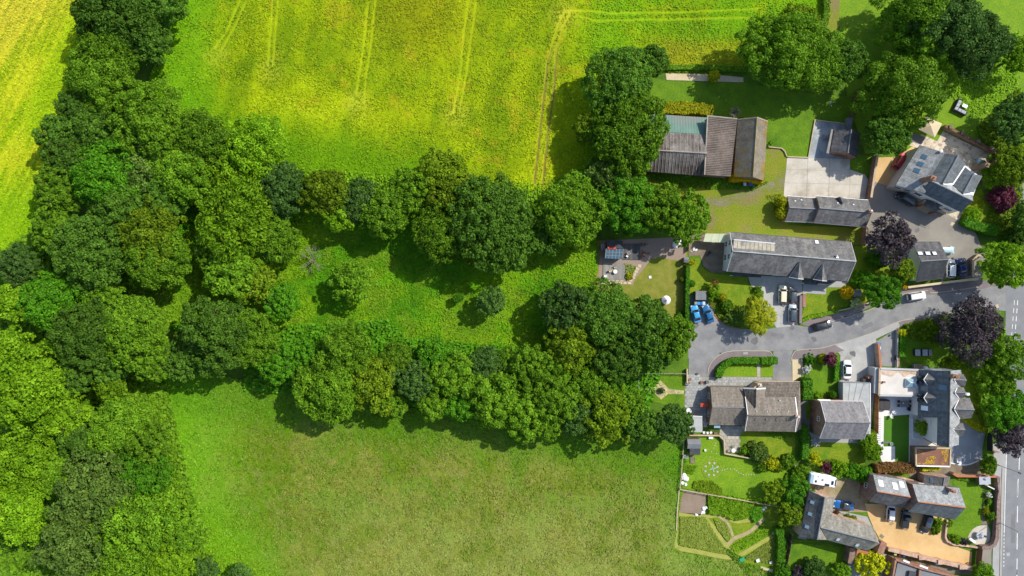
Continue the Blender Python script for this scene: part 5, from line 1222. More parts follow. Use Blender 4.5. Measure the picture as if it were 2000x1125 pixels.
# ------------------------------------------------------------------ terrace at the bottom edge
t = thing('terraced_house', 'grey-roofed terraced house with red brick party walls at the bottom edge', 'house', base_of((1800,1110)))
T0 = [(1754,1097),(1791,1109),(1785,1170),(1740,1160)]; T1 = [(1794,1110.5),(1870,1130),(1860,1190),(1788,1172)]
for q in (T0, T1):
    pts = [P(u, v, 4.6 if i > 1 else 4.2) for i, (u, v) in enumerate(q)]; slope(t, pts, 'felt_grey', 0.14, 'roof_slope'); walls(t, [p[:2] for p in pts], 0, 4.0, 'brick_red')
for a, b in (((1745,1091),(1735,1150)), ((1792,1110),(1785,1165)), ((1745,1090),(1795,1107)), ((1795,1107),(1880,1128))): flatbar(t, 'parapet', P(*a, 3.8), P(*b, 3.8), 0.35, 1.0, 'brick_red')
for a, b in (((1764,1094),(1776,1099)), ((1796,1104),(1812,1110))): flatbar(t, 'coping', P(*a, 4.85), P(*b, 4.85), 0.4, 0.1, 'white_paint')
q = P(1779,1122,4.4); mb = MB(); mb.box((q.x, q.y, 4.7), (1.5, 1.6, 0.4), -0.2); mb.build('roof_box', M['slate_charcoal'], t)
# ------------------------------------------------------------------ garden walls and fences
def wall_run(name, pts, h, th, mat, label, cap='sandstone', cat='wall', smooth=0, group=None, piers=None):
    if smooth: pts = smooth_line(pts, smooth)
    q = [tuple(P(u, v)[:2]) for u, v in pts]; t = thing(name, label, cat, (*q[0], 0), 0, group)
    mb = MB(); strip_faces(mb, q, th, 0, h); mb.build('wall_body', M[mat], t)
    if cap: mb = MB(); strip_faces(mb, q, th + 0.08, h - 0.001, h + 0.07); mb.build('coping', M[cap], t)
    if piers:
        for (u, v) in piers:
            c = P(u, v); mb = MB(); mb.box((c.x, c.y, (h + 0.25) / 2), (th + 0.22, th + 0.22, h + 0.25)); mb.box((c.x, c.y, h + 0.29), (th + 0.32, th + 0.32, 0.08)); mb.build('pier', M[mat], t)
    return t
def fence(name, pts, h, mat, label, post='timber_grey', step=1.85, cat='fence', group=None, rails=False, th=0.06):
    q = [P(u, v) for u, v in pts]; t = thing(name, label, cat, (q[0].x, q[0].y, 0), 0, group)
    for a, b in zip(q[:-1], q[1:]):
        n = max(1, round((b - a).length / step))
        for i in range(n):
            p0, p1 = lerpv(a, b, i / n), lerpv(a, b, (i + 1) / n); d = (p1 - p0).normalized()
            mb = MB(); mb.box((p0.x, p0.y, (h + 0.1) / 2), (0.11, 0.11, h + 0.1), math.atan2(d.y, d.x)); mb.build('post', M[post], t)
            g = d * 0.06
            if rails:
                for zz_ in (0.35, 0.7, 1.0):
                    if zz_ < h: flatbar(t, 'rail', p0 + g + Vector((0,0,zz_)), p1 - g + Vector((0,0,zz_)), 0.05, 0.09, mat)
            else:
                mb = MB(); s = Vector((-d.y, d.x, 0)) * (th / 2); lo_, hi_ = 0.06, h
                k = max(2, int((p1 - p0).length / 0.16))
                for j in range(k):                       # upright boards
                    c0 = lerpv(p0 + g, p1 - g, j / k + 0.004); c1 = lerpv(p0 + g, p1 - g, (j + 1) / k - 0.004); o = s * (0.6 if j % 2 else 0)
                    mb.rings([[Vector((c.x, c.y, lo_)) for c in (c0 - s + o, c1 - s + o, c1 + s + o, c0 + s + o)], [Vector((c.x, c.y, hi_)) for c in (c0 - s + o, c1 - s + o, c1 + s + o, c0 + s + o)]])
                mb.build('panel', M[mat], t)
        mb = MB(); mb.box((b.x, b.y, (h + 0.1) / 2), (0.11, 0.11, h + 0.1)); mb.build('post', M[post], t)
    return t
wall_run('brick_wall', [(1705,306),(1693,388)], 1.9, 0.4, 'brick_red', 'red brick wall between the concrete yard and the gravel drive')
wall_run('brick_wall', [(1686,442),(1683,478)], 1.9, 0.4, 'brick_red', 'short red brick wall between the outbuilding and the long house lawn')
wall_run('patio_wall', zz('c',(985,430),(1180,530),(1400,640),(1650,775),(1560,950),(1470,1130)), 1.5, 0.5, 'brick_brown', 'brown brick wall round the crazy-paved patio of the gabled house', 'timber_brown', piers=zz('c',(1050,445),(1190,520),(1380,622),(1545,705),(1650,775)))
wall_run('lane_wall', zz('i',(545,632),(800,600),(1100,562),(1400,528)), 1.2, 0.4, 'sandstone', 'pale stone wall along the north side of the lane by the slate garage', 'gravel_sand')
wall_run('bin_enclosure', zz('i',(1330,490),(1330,300),(1390,245),(1460,255)), 1.3, 0.35, 'brick_brown', 'low brick enclosure under the large bright junction tree')
wall_run('alley_wall', zz('l',(1545,0),(1555,100),(1570,295)), 1.9, 0.35, 'brick_pale', 'orange-pink brick wall with bins standing against its alley side', 'terracotta')
wall_run('inner_wall', zz('j',(435,150),(430,600)), 0.9, 0.2, 'concrete_grey', 'thin grey kerb wall on the house side of the alley', None)
fence('timber_fence', zz('p',(172,305),(168,770)), 1.9, 'timber_orange', 'orange timber panel fence between the flat garage and the white path', 'timber_brown')
wall_run('curved_wall', zz('j',(40,725),(90,708),(150,712),(205,735)), 2.0, 0.35, 'brick_red', 'short curved brick wall at the end of the white saloon drive', 'terracotta', smooth=4)
wall_run('drive_wall', zz('q',(1170,765),(1500,845),(1900,940),(2240,1015)), 1.6, 0.7, 'brick_pale', 'long pink brick wall along the lower side of the golden drive', 'brick_pale', piers=zz('q',(1560,860),(1790,915),(2050,975)))
fence('driveway_gate', zz('r',(1425,765),(1400,1040)), 1.9, 'timber_brown', 'dark brown timber gates closing the golden drive towards the road', 'timber_brown', 2.6)
wall_run('roadside_wall', zz('s',(1640,680),(1640,830)) + zz('r',(1645,-40),(1640,200),(1632,450),(1622,640),(1590,720),(1530,752),(1440,755)), 1.3, 0.7, 'brick_mottled', 'mottled brick wall along the main road rounding the corner of the terrace', 'brick_mottled')
wall_run('low_drive_wall', zz('r',(1045,430),(1030,540),(1022,640),(1045,690),(1130,730),(1290,748),(1440,770)), 0.6, 0.3, 'brick_pale', 'low pink wall curving round the lawn beside the golden drive', 'brick_pale')
wall_run('garden_wall', zz('s',(1090,635),(1140,665),(1350,668),(1610,672)), 1.3, 0.45, 'brick_pale', 'terracotta-coloured wall between the resin drive yard and the roadside lawn', 'terracotta')
fence('wire_fence', zz('k',(105,368),(400,368),(680,370)), 1.2, 'timber_grey', 'thin rail fence along the top of the diamond path garden', 'timber_grey', 2.2, rails=True)
fence('wire_fence', zz('k',(100,370),(100,545)), 1.2, 'timber_grey', 'thin rail fence down the left side of the diamond path garden', 'timber_grey', 2.2, rails=True)
wall_run('stone_wall', zz('k',(688,310),(690,480)), 0.9, 0.2, 'sandstone', 'short pale wall between the turning head and the diamond path garden', 'timber_pale')
wall_run('terrace_edge', zz('m',(280,182),(640,184),(700,240),(710,404),(1060,466)), 0.9, 0.22, 'timber_pale', 'pale stepped retaining wall round the lower bungalow patio', None)
wall_run('bank_wall', zz('m',(1560,552),(1720,580)), 0.9, 0.25, 'sandstone', 'short pale wall at the foot of the long hedge', None)
fence('plot_fence', zz('n',(165,56),(500,115),(860,175),(1200,240),(1440,275)), 1.1, 'timber_pale', 'pale fence between the wheel garden lawn and the vegetable plot', 'timber_pale', 2.4, rails=True)
wall_run('plot_edging', zz('n',(160,60),(135,350),(128,560)), 0.5, 0.2, 'timber_pale', 'pale timber edging on the meadow side of the vegetable plot', None)
fence('plot_fence', zz('n',(1512,590),(1490,760),(1440,1010)), 1.7, 'timber_brown', 'brown board fence between the vegetable plot and the little lawn', 'timber_pale')
fence('garden_fence', zz('m',(215,215),(200,420),(180,700),(165,830)), 1.1, 'timber_pale', 'thin fence on the meadow side of the wheel garden', 'timber_pale', 2.4, rails=True)
fence('court_fence', zz('o',(240,600),(215,810)), 1.6, 'timber_grey', 'grey fence at the left end of the motorhome court', 'timber_grey')
fence('cottage_fence', zz('d',(1272,180),(1274,370)), 1.3, 'timber_pale', 'pale fence beside the garden gate between the two cottage patios', 'timber_pale')
wall_run('patio_edging', [(1657,243),(1591,234.5),(1578,308),(1537,306.5)], 0.3, 0.2, 'timber_pale', 'pale timber edging round the wet patio of the brick garage', None)
wall_run('yard_edging', [(1536,306),(1532,296),(1526,290),(1498,287)], 0.35, 0.2, 'sandstone', 'bent stone edging from the lichen barn to the concrete yard', None)
fence('paddock_fence', [(1668,180),(1661,215),(1657,243)], 1.5, 'timber_brown', 'dark board fence under the trees above the brick garage', 'timber_brown')
wall_run('front_wall', zz('h',(160,810),(300,745),(500,690),(700,645),(990,565)), 0.6, 0.25, 'sandstone', 'low stone wall of the long house front lawn along the lane', None)
wall_run('island_edging', zz('g',(330,625),(430,560)) + zz('g',(470,690),(410,720),(480,800),(580,860),(740,890)), 0.15, 0.15, 'terracotta', 'thin brick edging of the planted island in the turning head', None)
wall_run('planter', zz('g',(1490,460),(1492,620)), 0.6, 0.6, 'terracotta', 'brick-edged planter between the front drive and the white-edged path', 'brick_red')
wall_run('drive_wall_low', zz('g',(1445,480),(1440,820)), 0.9, 0.5, 'brick_brown', 'dark low wall along the right side of the front drive', 'pavement_tarmac')
wall_run('lawn_edging', zz('p',(600,600),(598,960)) + zz('s',(595,515)), 0.25, 0.14, 'white_paint', 'thin white edging between the artificial lawn and the rear terrace', None)
wall_run('planter_box', zz('p',(625,605),(625,850),(700,852)), 0.6, 0.15, 'white_paint', 'white-edged planting bed in front of the rear white wall', None)
wall_run('drive_gate_pier', zz('p',(1565,992),(1660,1010)), 1.0, 0.3, 'brick_red', 'short red brick wall where the resin drive meets the pavement', None)
fence('dark_gate', zz('p',(1545,780),(1545,985)), 1.8, 'black_plastic', 'dark gate between the resin drive and the road pavement', 'black_plastic', 2.4)
wall_run('plot_bed', zz('n',(1150,1012),(1300,1055)), 0.45, 0.5, 'timber_pale', 'pale raised timber bed at the bottom of the vegetable plot', None)
wall_run('boundary_wall', zz('o',(1040,655),(1180,690),(1380,700),(1650,770)), 1.0, 0.35, 'brick_pale', 'pink boundary wall along the back of the stepped house', 'brick_pale')
wall_run('terrace_garden_wall', zz('q',(1290,905),(1600,985),(1900,1070)), 1.2, 0.35, 'brick_red', 'red wall along the narrow garden of the terraced house', 'terracotta')
# ------------------------------------------------------------------ trees
def sphere_dirs(n, rng, zmin=-0.3):
    i = np.arange(n); zc = 1 - (1 - zmin) * (i + 0.5) / n; ph = i * 2.399963 + rng.uniform(0, 6.28)
    r = np.sqrt(1 - zc * zc); d = np.stack([r * np.cos(ph), r * np.sin(ph), zc], 1) + rng.normal(size=(n, 3)) * 0.10
    return d / np.linalg.norm(d, axis=1, keepdims=True)
KIND = dict(  # clumps, leaves per clump, leaf size, aspect, clump radius range, squash, jitter
    broad=dict(nc=190, nl=95, ls=0.165, asp=1.6, rc=(0.09, 0.18), zs=0.66, jit=0.65),
    fine=dict(nc=260, nl=70, ls=0.145, asp=1.5, rc=(0.07, 0.13), zs=0.60, jit=0.6),
    bumpy=dict(nc=85, nl=200, ls=0.16, asp=1.5, rc=(0.13, 0.22), zs=0.74, jit=0.5),
    feather=dict(nc=120, nl=115, ls=0.12, asp=4.5, rc=(0.12, 0.26), zs=0.70, jit=0.30),
    spiky=dict(nc=150, nl=50, ls=0.10, asp=5.0, rc=(0.14, 0.24), zs=0.85, jit=0.25),
    drooping=dict(nc=120, nl=75, ls=0.15, asp=2.4, rc=(0.10, 0.24), zs=0.68, jit=0.60),
    ball=dict(nc=90, nl=70, ls=0.16, asp=1.4, rc=(0.07, 0.11), zs=0.95, jit=0.35),
    open=dict(nc=130, nl=85, ls=0.165, asp=1.7, rc=(0.09, 0.19), zs=0.68, jit=0.75))
PR = {'L': 8.5, 'M': 5.2, 'S': 2.8, 'X': 1.3}
def crown_mesh(kind, size, seed):
    k = KIND[kind]; rng = np.random.default_rng(seed); R = PR[size]; f = {'L': 1.0, 'M': 0.52, 'S': 0.26, 'X': 0.12}[size]
    nc = max(7, int(k['nc'] * (f ** (0.9 if kind != 'ball' else 0.25)))); nl = int(k['nl'] * {'L': 1.0, 'M': 0.85, 'S': 0.65, 'X': 0.5}[size])
    ls = k['ls'] * {'L': 1.0, 'M': 0.9, 'S': 0.75, 'X': 0.6}[size]
    d = sphere_dirs(nc, rng, -0.25)
    ks = rng.normal(size=(5, 3)) * 2.4; ph = rng.uniform(0, 6.28, 5)
    lob = lambda q: 1 + 0.085 * np.sum(np.sin(q @ ks.T + ph), axis=1)
    rad = lob(d) * rng.uniform(0.70, 0.90, nc)
    if kind == 'ball': rad = rng.uniform(0.88, 0.92, nc); nc_ball = True
    if kind == 'open': rad *= rng.uniform(0.75, 1.12, nc)
    rc = R * rng.uniform(*k['rc'], nc) * (1.25 if size in 'SX' else 1.0)
    cen = d * (R * rad)[:, None]; cen[:, 2] *= k['zs']
    ld = rng.normal(size=(nc, nl, 3)); ld /= np.linalg.norm(ld, axis=2, keepdims=True)
    out = d + np.array([0, 0, 0.5]); out /= np.linalg.norm(out, axis=1, keepdims=True)
    dp = np.sum(ld * out[:, None, :], axis=2); ld = np.where((dp < -0.15)[:, :, None], -ld, ld)
    pos = cen[:, None, :] + ld * (rc[:, None] * rng.uniform(0.72, 1.1, (nc, nl)))[:, :, None] * np.array([1, 1, 0.8])
    nrm = ld + rng.normal(size=ld.shape) * k['jit']
    cl = np.repeat(rng.random(nc), nl)
    pos = pos.reshape(-1, 3); nrm = nrm.reshape(-1, 3); tang = None
    if kind in ('feather', 'spiky', 'drooping'):
        rad_d = np.repeat(d, nl, axis=0) * np.array([1, 1, 0.2]); rad_d[:, 2] += -0.5 if kind != 'spiky' else 0.3
        tang = rad_d + rng.normal(size=rad_d.shape) * (0.25 if kind != 'drooping' else 0.45)
        if kind != 'drooping': nrm = nrm * 0.5 + np.array([0, 0, 0.6])
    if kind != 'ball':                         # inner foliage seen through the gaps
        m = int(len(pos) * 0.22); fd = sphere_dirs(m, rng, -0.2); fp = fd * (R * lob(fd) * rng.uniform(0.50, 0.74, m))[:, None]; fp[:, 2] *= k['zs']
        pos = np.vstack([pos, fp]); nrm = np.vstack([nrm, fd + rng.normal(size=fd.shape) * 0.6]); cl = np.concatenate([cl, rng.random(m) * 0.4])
        if tang is not None: tang = np.vstack([tang, fd * np.array([1, 1, .2]) + rng.normal(size=fd.shape) * .4])
    size_a = ls * rng.uniform(0.6, 1.35, len(pos))
    V, F = leaf_quads(pos, nrm, size_a, k['asp'], rng, tang)
    cl = np.repeat(cl, 4)
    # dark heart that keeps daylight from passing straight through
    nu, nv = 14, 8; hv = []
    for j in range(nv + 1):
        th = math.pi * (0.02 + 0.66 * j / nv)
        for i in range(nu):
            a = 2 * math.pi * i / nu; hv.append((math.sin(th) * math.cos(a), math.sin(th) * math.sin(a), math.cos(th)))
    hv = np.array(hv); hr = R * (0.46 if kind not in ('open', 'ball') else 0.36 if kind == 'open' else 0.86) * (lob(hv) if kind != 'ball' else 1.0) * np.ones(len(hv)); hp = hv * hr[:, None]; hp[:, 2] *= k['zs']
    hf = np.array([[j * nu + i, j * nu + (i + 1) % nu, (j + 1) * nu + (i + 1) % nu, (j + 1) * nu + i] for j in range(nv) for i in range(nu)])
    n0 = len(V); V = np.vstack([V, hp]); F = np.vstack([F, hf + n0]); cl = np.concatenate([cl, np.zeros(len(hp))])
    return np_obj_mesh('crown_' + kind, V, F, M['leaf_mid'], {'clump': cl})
CROWN = {}
def crown(kind, size, var):
    key = (kind, size, var)
    if key not in CROWN: CROWN[key] = crown_mesh(kind, size, hash((kind, size, var)) % 1000 if False else sum(map(ord, kind)) * 7 + ord(size) * 3 + var * 31)
    return CROWN[key]
def trunk_mesh(seed, dead=False):
    """unit trunk: height 1 up to the crown centre, limbs spreading to radius ~0.8"""
    rng = random.Random(seed); mb = MB(); r = 0.055
    p = Vector((0, 0, 0)); prev = p; rr = r * 1.35
    for i in range(4):
        q = Vector((rng.uniform(-.03, .03), rng.uniform(-.03, .03), 0.2 * (i + 1))); mb.tube(prev, q, rr, rr * 0.85, 8); prev = q; rr *= 0.85
    for i in range(7):
        a = 6.28 * i / 7 + rng.uniform(-.3, .3); q = Vector((math.cos(a) * rng.uniform(.3, .5), math.sin(a) * rng.uniform(.3, .5), rng.uniform(.95, 1.2)))
        s = Vector((0, 0, rng.uniform(.5, .78))); mb.tube(s, q, rr * 0.6, rr * 0.32, 5)
        for j in range(2):
            q2 = q + Vector((math.cos(a + rng.uniform(-.7, .7)) * .3, math.sin(a + rng.uniform(-.7, .7)) * .3, rng.uniform(.05, .25))); mb.tube(q, q2, rr * 0.3, rr * 0.08, 4)
    return mb.mesh('trunk', M['bark'])
TRUNK = [trunk_mesh(s) for s in range(4)]
_tn = [0]
def tree(u, v, rpx, kind, leaf, label, ht=None, cat='tree', name=None, group=None, sink=0.0, zmul=1.0):
    r0 = rpx * S
    ht = ht or (1.0 * r0 + 4.2 if r0 > 4 else 1.7 * r0 + 1.0)
    zs = KIND[kind]['zs'] * zmul; hc = max(ht - r0 * zs * 0.95, r0 * 0.35)
    r = r0 * (CAM_H - hc) / CAM_H * 0.98
    p = P(u, v, hc); i = _tn[0]; _tn[0] += 1; rng = random.Random(i * 17 + 5)
    size = 'L' if r > 6.6 else 'M' if r > 3.9 else 'S' if r > 1.9 else 'X'
    name = name or ('tree' if r > 2.2 else 'shrub')
    t = thing(name, label, cat, (p.x, p.y, 0), rng.uniform(0, 6.28), group)
    me = crown(kind, size, i % (4 if size == 'L' else 3 if size == 'M' else 2)); k = r / PR[size]
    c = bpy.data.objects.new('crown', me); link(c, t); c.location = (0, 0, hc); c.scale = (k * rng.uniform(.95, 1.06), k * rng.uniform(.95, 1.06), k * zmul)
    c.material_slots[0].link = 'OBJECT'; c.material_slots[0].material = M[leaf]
    b = bpy.data.objects.new('trunk', TRUNK[i % 4]); link(b, t); w = max(0.35, r * 0.75) if r > 2 else r * 0.6; b.scale = (r * 0.9, r * 0.9, hc) if r > 2 else (r * 0.7, r * 0.7, hc)
    return t
def bare_tree(u, v, rpx, label, ht=5.0, mat='bark_pale', n=26, name='dead_tree', cat='dead tree', seed=1):
    p = P(u, v, ht * 0.7); rng = random.Random(seed); r = rpx * S; mb = MB()
    mb.tube((p.x, p.y, 0), (p.x, p.y, ht * 0.5), 0.16, 0.10, 6)
    t = thing(name, label, cat, (p.x, p.y, 0)); mb.build('trunk', M[mat], t); mb = MB()
    for i in range(n):
        a = rng.uniform(0, 6.28); s = Vector((p.x, p.y, ht * rng.uniform(.25, .5))); l = r * rng.uniform(.6, 1.0)
        m1 = s + Vector((math.cos(a) * l * .55, math.sin(a) * l * .55, ht * rng.uniform(.15, .35))); mb.tube(s, m1, 0.05, 0.03, 5)
        for j in range(4):
            b = a + rng.uniform(-.8, .8); q = m1 + Vector((math.cos(b) * l * .5, math.sin(b) * l * .5, rng.uniform(-.2, .3) * ht * .4)); mb.tube(m1, q, 0.025, 0.01, 4)
    mb.build('branches', M[mat], t); return t
W_ = 'woodland trees'
TREES = [
 # wood between the golden field and the crop field, from the top edge downwards
 (312,2,58,'fine','leaf_dark','dark tree at the top edge of the wood beside the crop field corner'),
 (238,30,84,'broad','leaf_dark','big dark tree at the top edge of the wood beside the golden field'),
 (290,82,52,'broad','leaf_dark','dark tree whose shadow edge falls on the crop field corner near the top'),
 (215,105,62,'broad','leaf_mid','mid-green tree in the narrow neck of the wood, second row from the top edge'),
 (195,162,64,'bumpy','leaf_mid','rounded tree with a clear dark rim at the narrowest part of the wood'),
 (150,215,44,'broad','leaf_dark','small dark tree on the golden field edge just above the jutting corner'),
 (118,262,46,'fine','leaf_dark','dark tree jutting furthest into the golden field'),
 (188,252,52,'broad','leaf_dark','dark tree behind the one jutting into the golden field'),
 (300,240,84,'fine','leaf_mid','broad mid-green tree on the crop field edge where the wood widens'),
 (392,285,62,'broad','leaf_mid','tree on the crop field edge left of the bright wispy one'),
 (140,312,52,'broad','leaf_dark','dark tree just below the corner that juts into the golden field'),
 (205,345,72,'broad','leaf_emerald','fresh green tree near the left of the wood, level with its widest part'),
 (280,330,60,'open','leaf_silver','pale silvery-leaved tree in the middle of the upper wood'),
 (350,335,62,'broad','leaf_mid','mid-green tree between the silvery one and the bright wispy one'),
 (120,372,54,'fine','leaf_mid','small-leaved tree at the left wood edge beside the golden field'),
 (318,392,52,'broad','leaf_dark','dark tree above the little grassy gap in the wood'),
 (235,410,66,'fine','leaf_dark','dark small-leaved tree deep in the middle of the left wood'),
 (110,445,52,'fine','leaf_mid','mid-green tree where the golden field narrows to a point'),
 (300,455,72,'open','leaf_olive','olive tree with bare grey twigs showing, left of the grassy gap'),
 (170,490,78,'fine','leaf_dark','wide dark tree at the lower left, below the golden field point'),
 (310,505,66,'broad','leaf_mid','mid-green tree overhanging the small sunlit grass patch'),
 (500,290,66,'open','leaf_bright','bright yellow-green wispy tree on the crop field edge'),
 (455,330,46,'open','leaf_bright','smaller bright tree just left of the bright wispy one'),
 (548,372,58,'broad','leaf_blue','blue-green tree between two brighter ones south of the crop field'),
 (470,425,84,'drooping','leaf_bright','large bright layered tree right of the grassy gap'),
 (535,470,52,'broad','leaf_mid','tree on the clearing edge right of the large bright layered one'),
 (455,530,60,'broad','leaf_mid','tree hanging over the small sunlit grass patch from the right'),
 (420,372,42,'broad','leaf_mid','mid-green tree directly above the grassy gap in the wood'),
 (420,490,44,'fine','leaf_mid','small-leaved tree left below the large bright layered one'),
 (385,345,40,'broad','leaf_dark','dark tree left of the smaller bright one in the upper wood'),
 (500,545,46,'open','leaf_olive','olive tree with twiggy top at the left end of the clearing'),
 (548,592,42,'fine','leaf_emerald','low emerald thicket at the left end of the clearing'),
 # belt along the south edge of the crop field
 (640,375,58,'open','leaf_olive','yellowish tree at the left end of the belt under the crop field'),
 (665,420,36,'open','leaf_bright','small bright tree leaning into the clearing from the belt'),
 (705,395,44,'broad','leaf_blue','blue-green tree second along the belt under the crop field'),
 (752,415,56,'broad','leaf_mid','mid-green tree in the belt above the clearing shadow'),
 (800,375,52,'broad','leaf_mid','tree in the belt against the crop field, left of the leafy pale one'),
 (865,335,54,'open','leaf_olive','pale leafy tree standing out into the crop field'),
 (880,385,56,'open','leaf_olive','yellow-tipped tree left of the big ivy-like dark one'),
 (858,460,62,'broad','leaf_mid','mid-green tree bulging into the clearing beside the big dark one'),
 (930,475,42,'open','leaf_olive','olive tree in front of the big dark one above the clearing'),
 (965,425,88,'fine','leaf_dark','largest dense dark tree of the belt between crop field and clearing'),
 (1000,480,50,'fine','leaf_dark','dark rounded crown on the clearing side of the largest dark tree'),
 (1105,415,70,'broad','leaf_mid','broad tree left of the summerhouse patio, below the wheel ruts'),
 (1120,365,36,'broad','leaf_mid','small tree at the foot of the wheel ruts'),
 (1065,470,36,'broad','leaf_dark','small dark tree in shade at the top right of the clearing'),
 (1124,462,30,'open','leaf_olive','small olive tree beside the strip of bare grass west of the patio'),
 (1226,404,60,'bumpy','leaf_emerald','fresh green tree overhanging the summerhouse patio'),
 (1285,405,52,'broad','leaf_mid','tree above the patio, second from the long house canopy'),
 (1338,425,50,'broad','leaf_mid','tree above the patio nearest the long house canopy'),
 # round the barn
 (1212,160,74,'fine','leaf_dark','tall dark tree north-west of the barn casting a big shadow on the crop'),
 (1275,122,36,'broad','leaf_dark','small dark tree at the left end of the sandy gravel path'),
 (1225,258,78,'broad','leaf_mid','big tree overhanging the green metal roof of the barn'),
 (1160,252,40,'broad','leaf_olive','small tree left of the big one that overhangs the barn'),
 (1195,335,50,'open','leaf_silver','grey-green tree off the lower left corner of the barn'),
 (1240,318,34,'broad','leaf_mid','small tree tucked against the lower left corner of the barn'),
 # top right park trees
 (1530,100,86,'fine','leaf_mid','biggest round tree in the top right, between crop field and back lawn'),
 (1585,125,66,'bumpy','leaf_mid','billowy crown on the right side of the biggest round tree'),
 (1560,45,44,'open','leaf_olive','olive tree behind the biggest round tree, at the field corner'),
 (1650,120,48,'broad','leaf_dark','darker tree on the right flank of the round tree clump'),
 (1785,35,74,'bumpy','leaf_mid','mid-green tree at the top edge above the paddock shadow'),
 (1850,35,78,'broad','leaf_blue','blue-green tree at the top edge, right of the mid-green one'),
 (1905,90,66,'broad','leaf_blue','dark blue-green tree that stands right of the clump in the paddock'),
 (1790,95,52,'bumpy','leaf_mid','small billowy tree in the centre of the top right clump'),
 (1760,181,76,'bumpy','leaf_mid','very large billowy tree overhanging the gravel drive with the red car'),
 (1733,262,50,'broad','leaf_dark','dark lower limb tree between the brick garage and the red car'),
 (1990,110,42,'open','leaf_bright','wispy bright tree at the right edge near the top'),
 (1985,235,46,'broad','leaf_blue','blue-green tree at the right edge beside the garden sofa lawn'),
 (1978,322,44,'broad','leaf_olive','yellow-green tree right of the walled stone patio'),
 (1938,350,22,'open','leaf_bright','small bright tree against the patio wall corner'),
 (2000,425,30,'broad','leaf_dark','dark tree at the right edge below the maroon shrub'),
 (1962,518,55,'open','leaf_bright','large bright tree overhanging the lane junction'),
 # by the lane and the road
 (1738,468,46,'drooping','leaf_purple','dark purple tree at the end of the long house garden'),
 (1762,528,26,'broad','leaf_olive','small olive tree against the slate garage wall'),
 (1723,568,37,'bumpy','leaf_emerald','neat round green tree at the lane edge with a hidden shed behind'),
 (1893,640,64,'drooping','leaf_purple','large copper-purple tree between the lane and the white house'),
 (1968,695,48,'open','leaf_mid','green tree beside the main road right of the copper-purple one'),
 (1925,712,28,'open','leaf_bright','small bright tree below the copper-purple one'),
 (1950,745,34,'broad','leaf_mid','mid-green tree between the white house front and the main road'),
 (1968,800,44,'broad','leaf_emerald','fresh green tree beside the road in front of the big gable'),
 (1972,852,38,'drooping','leaf_purple','dark purple tree overhanging the pavement of the main road'),
 # lower belt of the wood above the rough meadow
 (1105,600,54,'broad','leaf_blue','blue-green tree at the clearing edge left of the cottage lawn'),
 (1180,610,62,'broad','leaf_dark','dark tree bordering the dry cottage lawn on its left'),
 (1255,635,60,'broad','leaf_dark','dark tree bordering the dry cottage lawn along its bottom'),
 (1310,660,48,'broad','leaf_mid','tree shading the turning head of the lane'),
 (1284,688,44,'fine','leaf_dark','dark tree above the diamond path garden'),
 (1115,680,56,'open','leaf_olive','olive tree in the broad clump left of the diamond path garden'),
 (1205,705,48,'broad','leaf_dark','dark crown in the middle of the clump left of the diamond garden'),
 (305,705,48,'fine','leaf_mid','small-leaved tree at the very top left corner of the rough meadow'),
 (362,700,46,'fine','leaf_dark','dark tree between the corner tree and the wide dark dome'),
 (222,705,44,'broad','leaf_dark','dark tree above the pale bright meadow corner tree'),
 (330,1100,50,'broad','leaf_bright','bright tree at the bottom edge right of the loose-crowned ones'),
 (430,650,84,'fine','leaf_dark','wide dark domed tree above the left end of the rough meadow'),
 (490,668,62,'fine','leaf_mid','mid-green dome joined to the right of the wide dark dome'),
 (268,645,76,'fine','leaf_mid','rounded small-leaved tree in the wood left of the wide dark dome'),
 (175,660,74,'fine','leaf_dark','dark tree left of the rounded small-leaved one'),
 (105,590,62,'open','leaf_emerald','fresh green tree with bare twigs at the far left'),
 (35,520,44,'fine','leaf_blue','blue-green tree at the left edge below the golden field point'),
 (30,590,46,'open','leaf_bright','bright tree at the left edge above the sunny crowns'),
 (205,585,40,'broad','leaf_mid','low tree beside the dark hollow at the left of the clearing'),
 (545,705,46,'fine','leaf_emerald','emerald tree right of the mid-green dome over the meadow'),
 (600,696,36,'fine','leaf_emerald','low emerald crown on the clearing side of the belt'),
 (672,690,62,'open','leaf_mid','tree with gaps showing dark inside, middle of the lower belt'),
 (655,765,64,'broad','leaf_mid','tree that bulges furthest down into the rough meadow'),
 (612,742,44,'broad','leaf_mid','tree between the emerald one and the bulging one on the meadow edge'),
 (705,684,30,'fine','leaf_emerald','low emerald crown at the lower rim of the clearing, left part'),
 (772,706,38,'broad','leaf_mid','mid-green tree above the dead branches of the lower belt'),
 (765,790,34,'broad','leaf_mid','small tree on the meadow edge below the dead branches'),
 (848,790,38,'bumpy','leaf_mid','small rounded tree on the meadow edge right of the blue-green one'),
 (1068,820,38,'broad','leaf_mid','small tree on the meadow edge between the rounded one and the blue-green one'),
 (990,710,34,'broad','leaf_mid','small tree at the lower right rim of the clearing'),
 (1075,725,44,'broad','leaf_mid','mid-green tree in the belt below the shaded corner of the clearing'),
 (735,745,58,'open','leaf_olive','olive tree beside the dead branches in the lower belt'),
 (850,692,36,'broad','leaf_emerald','fresh green tree on the clearing side of the lower belt'),
 (810,745,46,'fine','leaf_blue','blue-green tree right of the dead branches'),
 (885,735,54,'bumpy','leaf_mid','rounded tree right of the blue-green one in the lower belt'),
 (950,712,40,'broad','leaf_blue','blue-green tree on the clearing side near the end of the belt'),
 (900,790,40,'bumpy','leaf_emerald','small rounded tree on the meadow edge of the belt'),
 (965,775,58,'bumpy','leaf_mid','rounded tree in the meadow row, third from its right end'),
 (1015,810,52,'bumpy','leaf_mid','lowest rounded tree of the meadow row'),
 (1030,725,50,'broad','leaf_mid','tree in the belt above the lowest rounded one'),
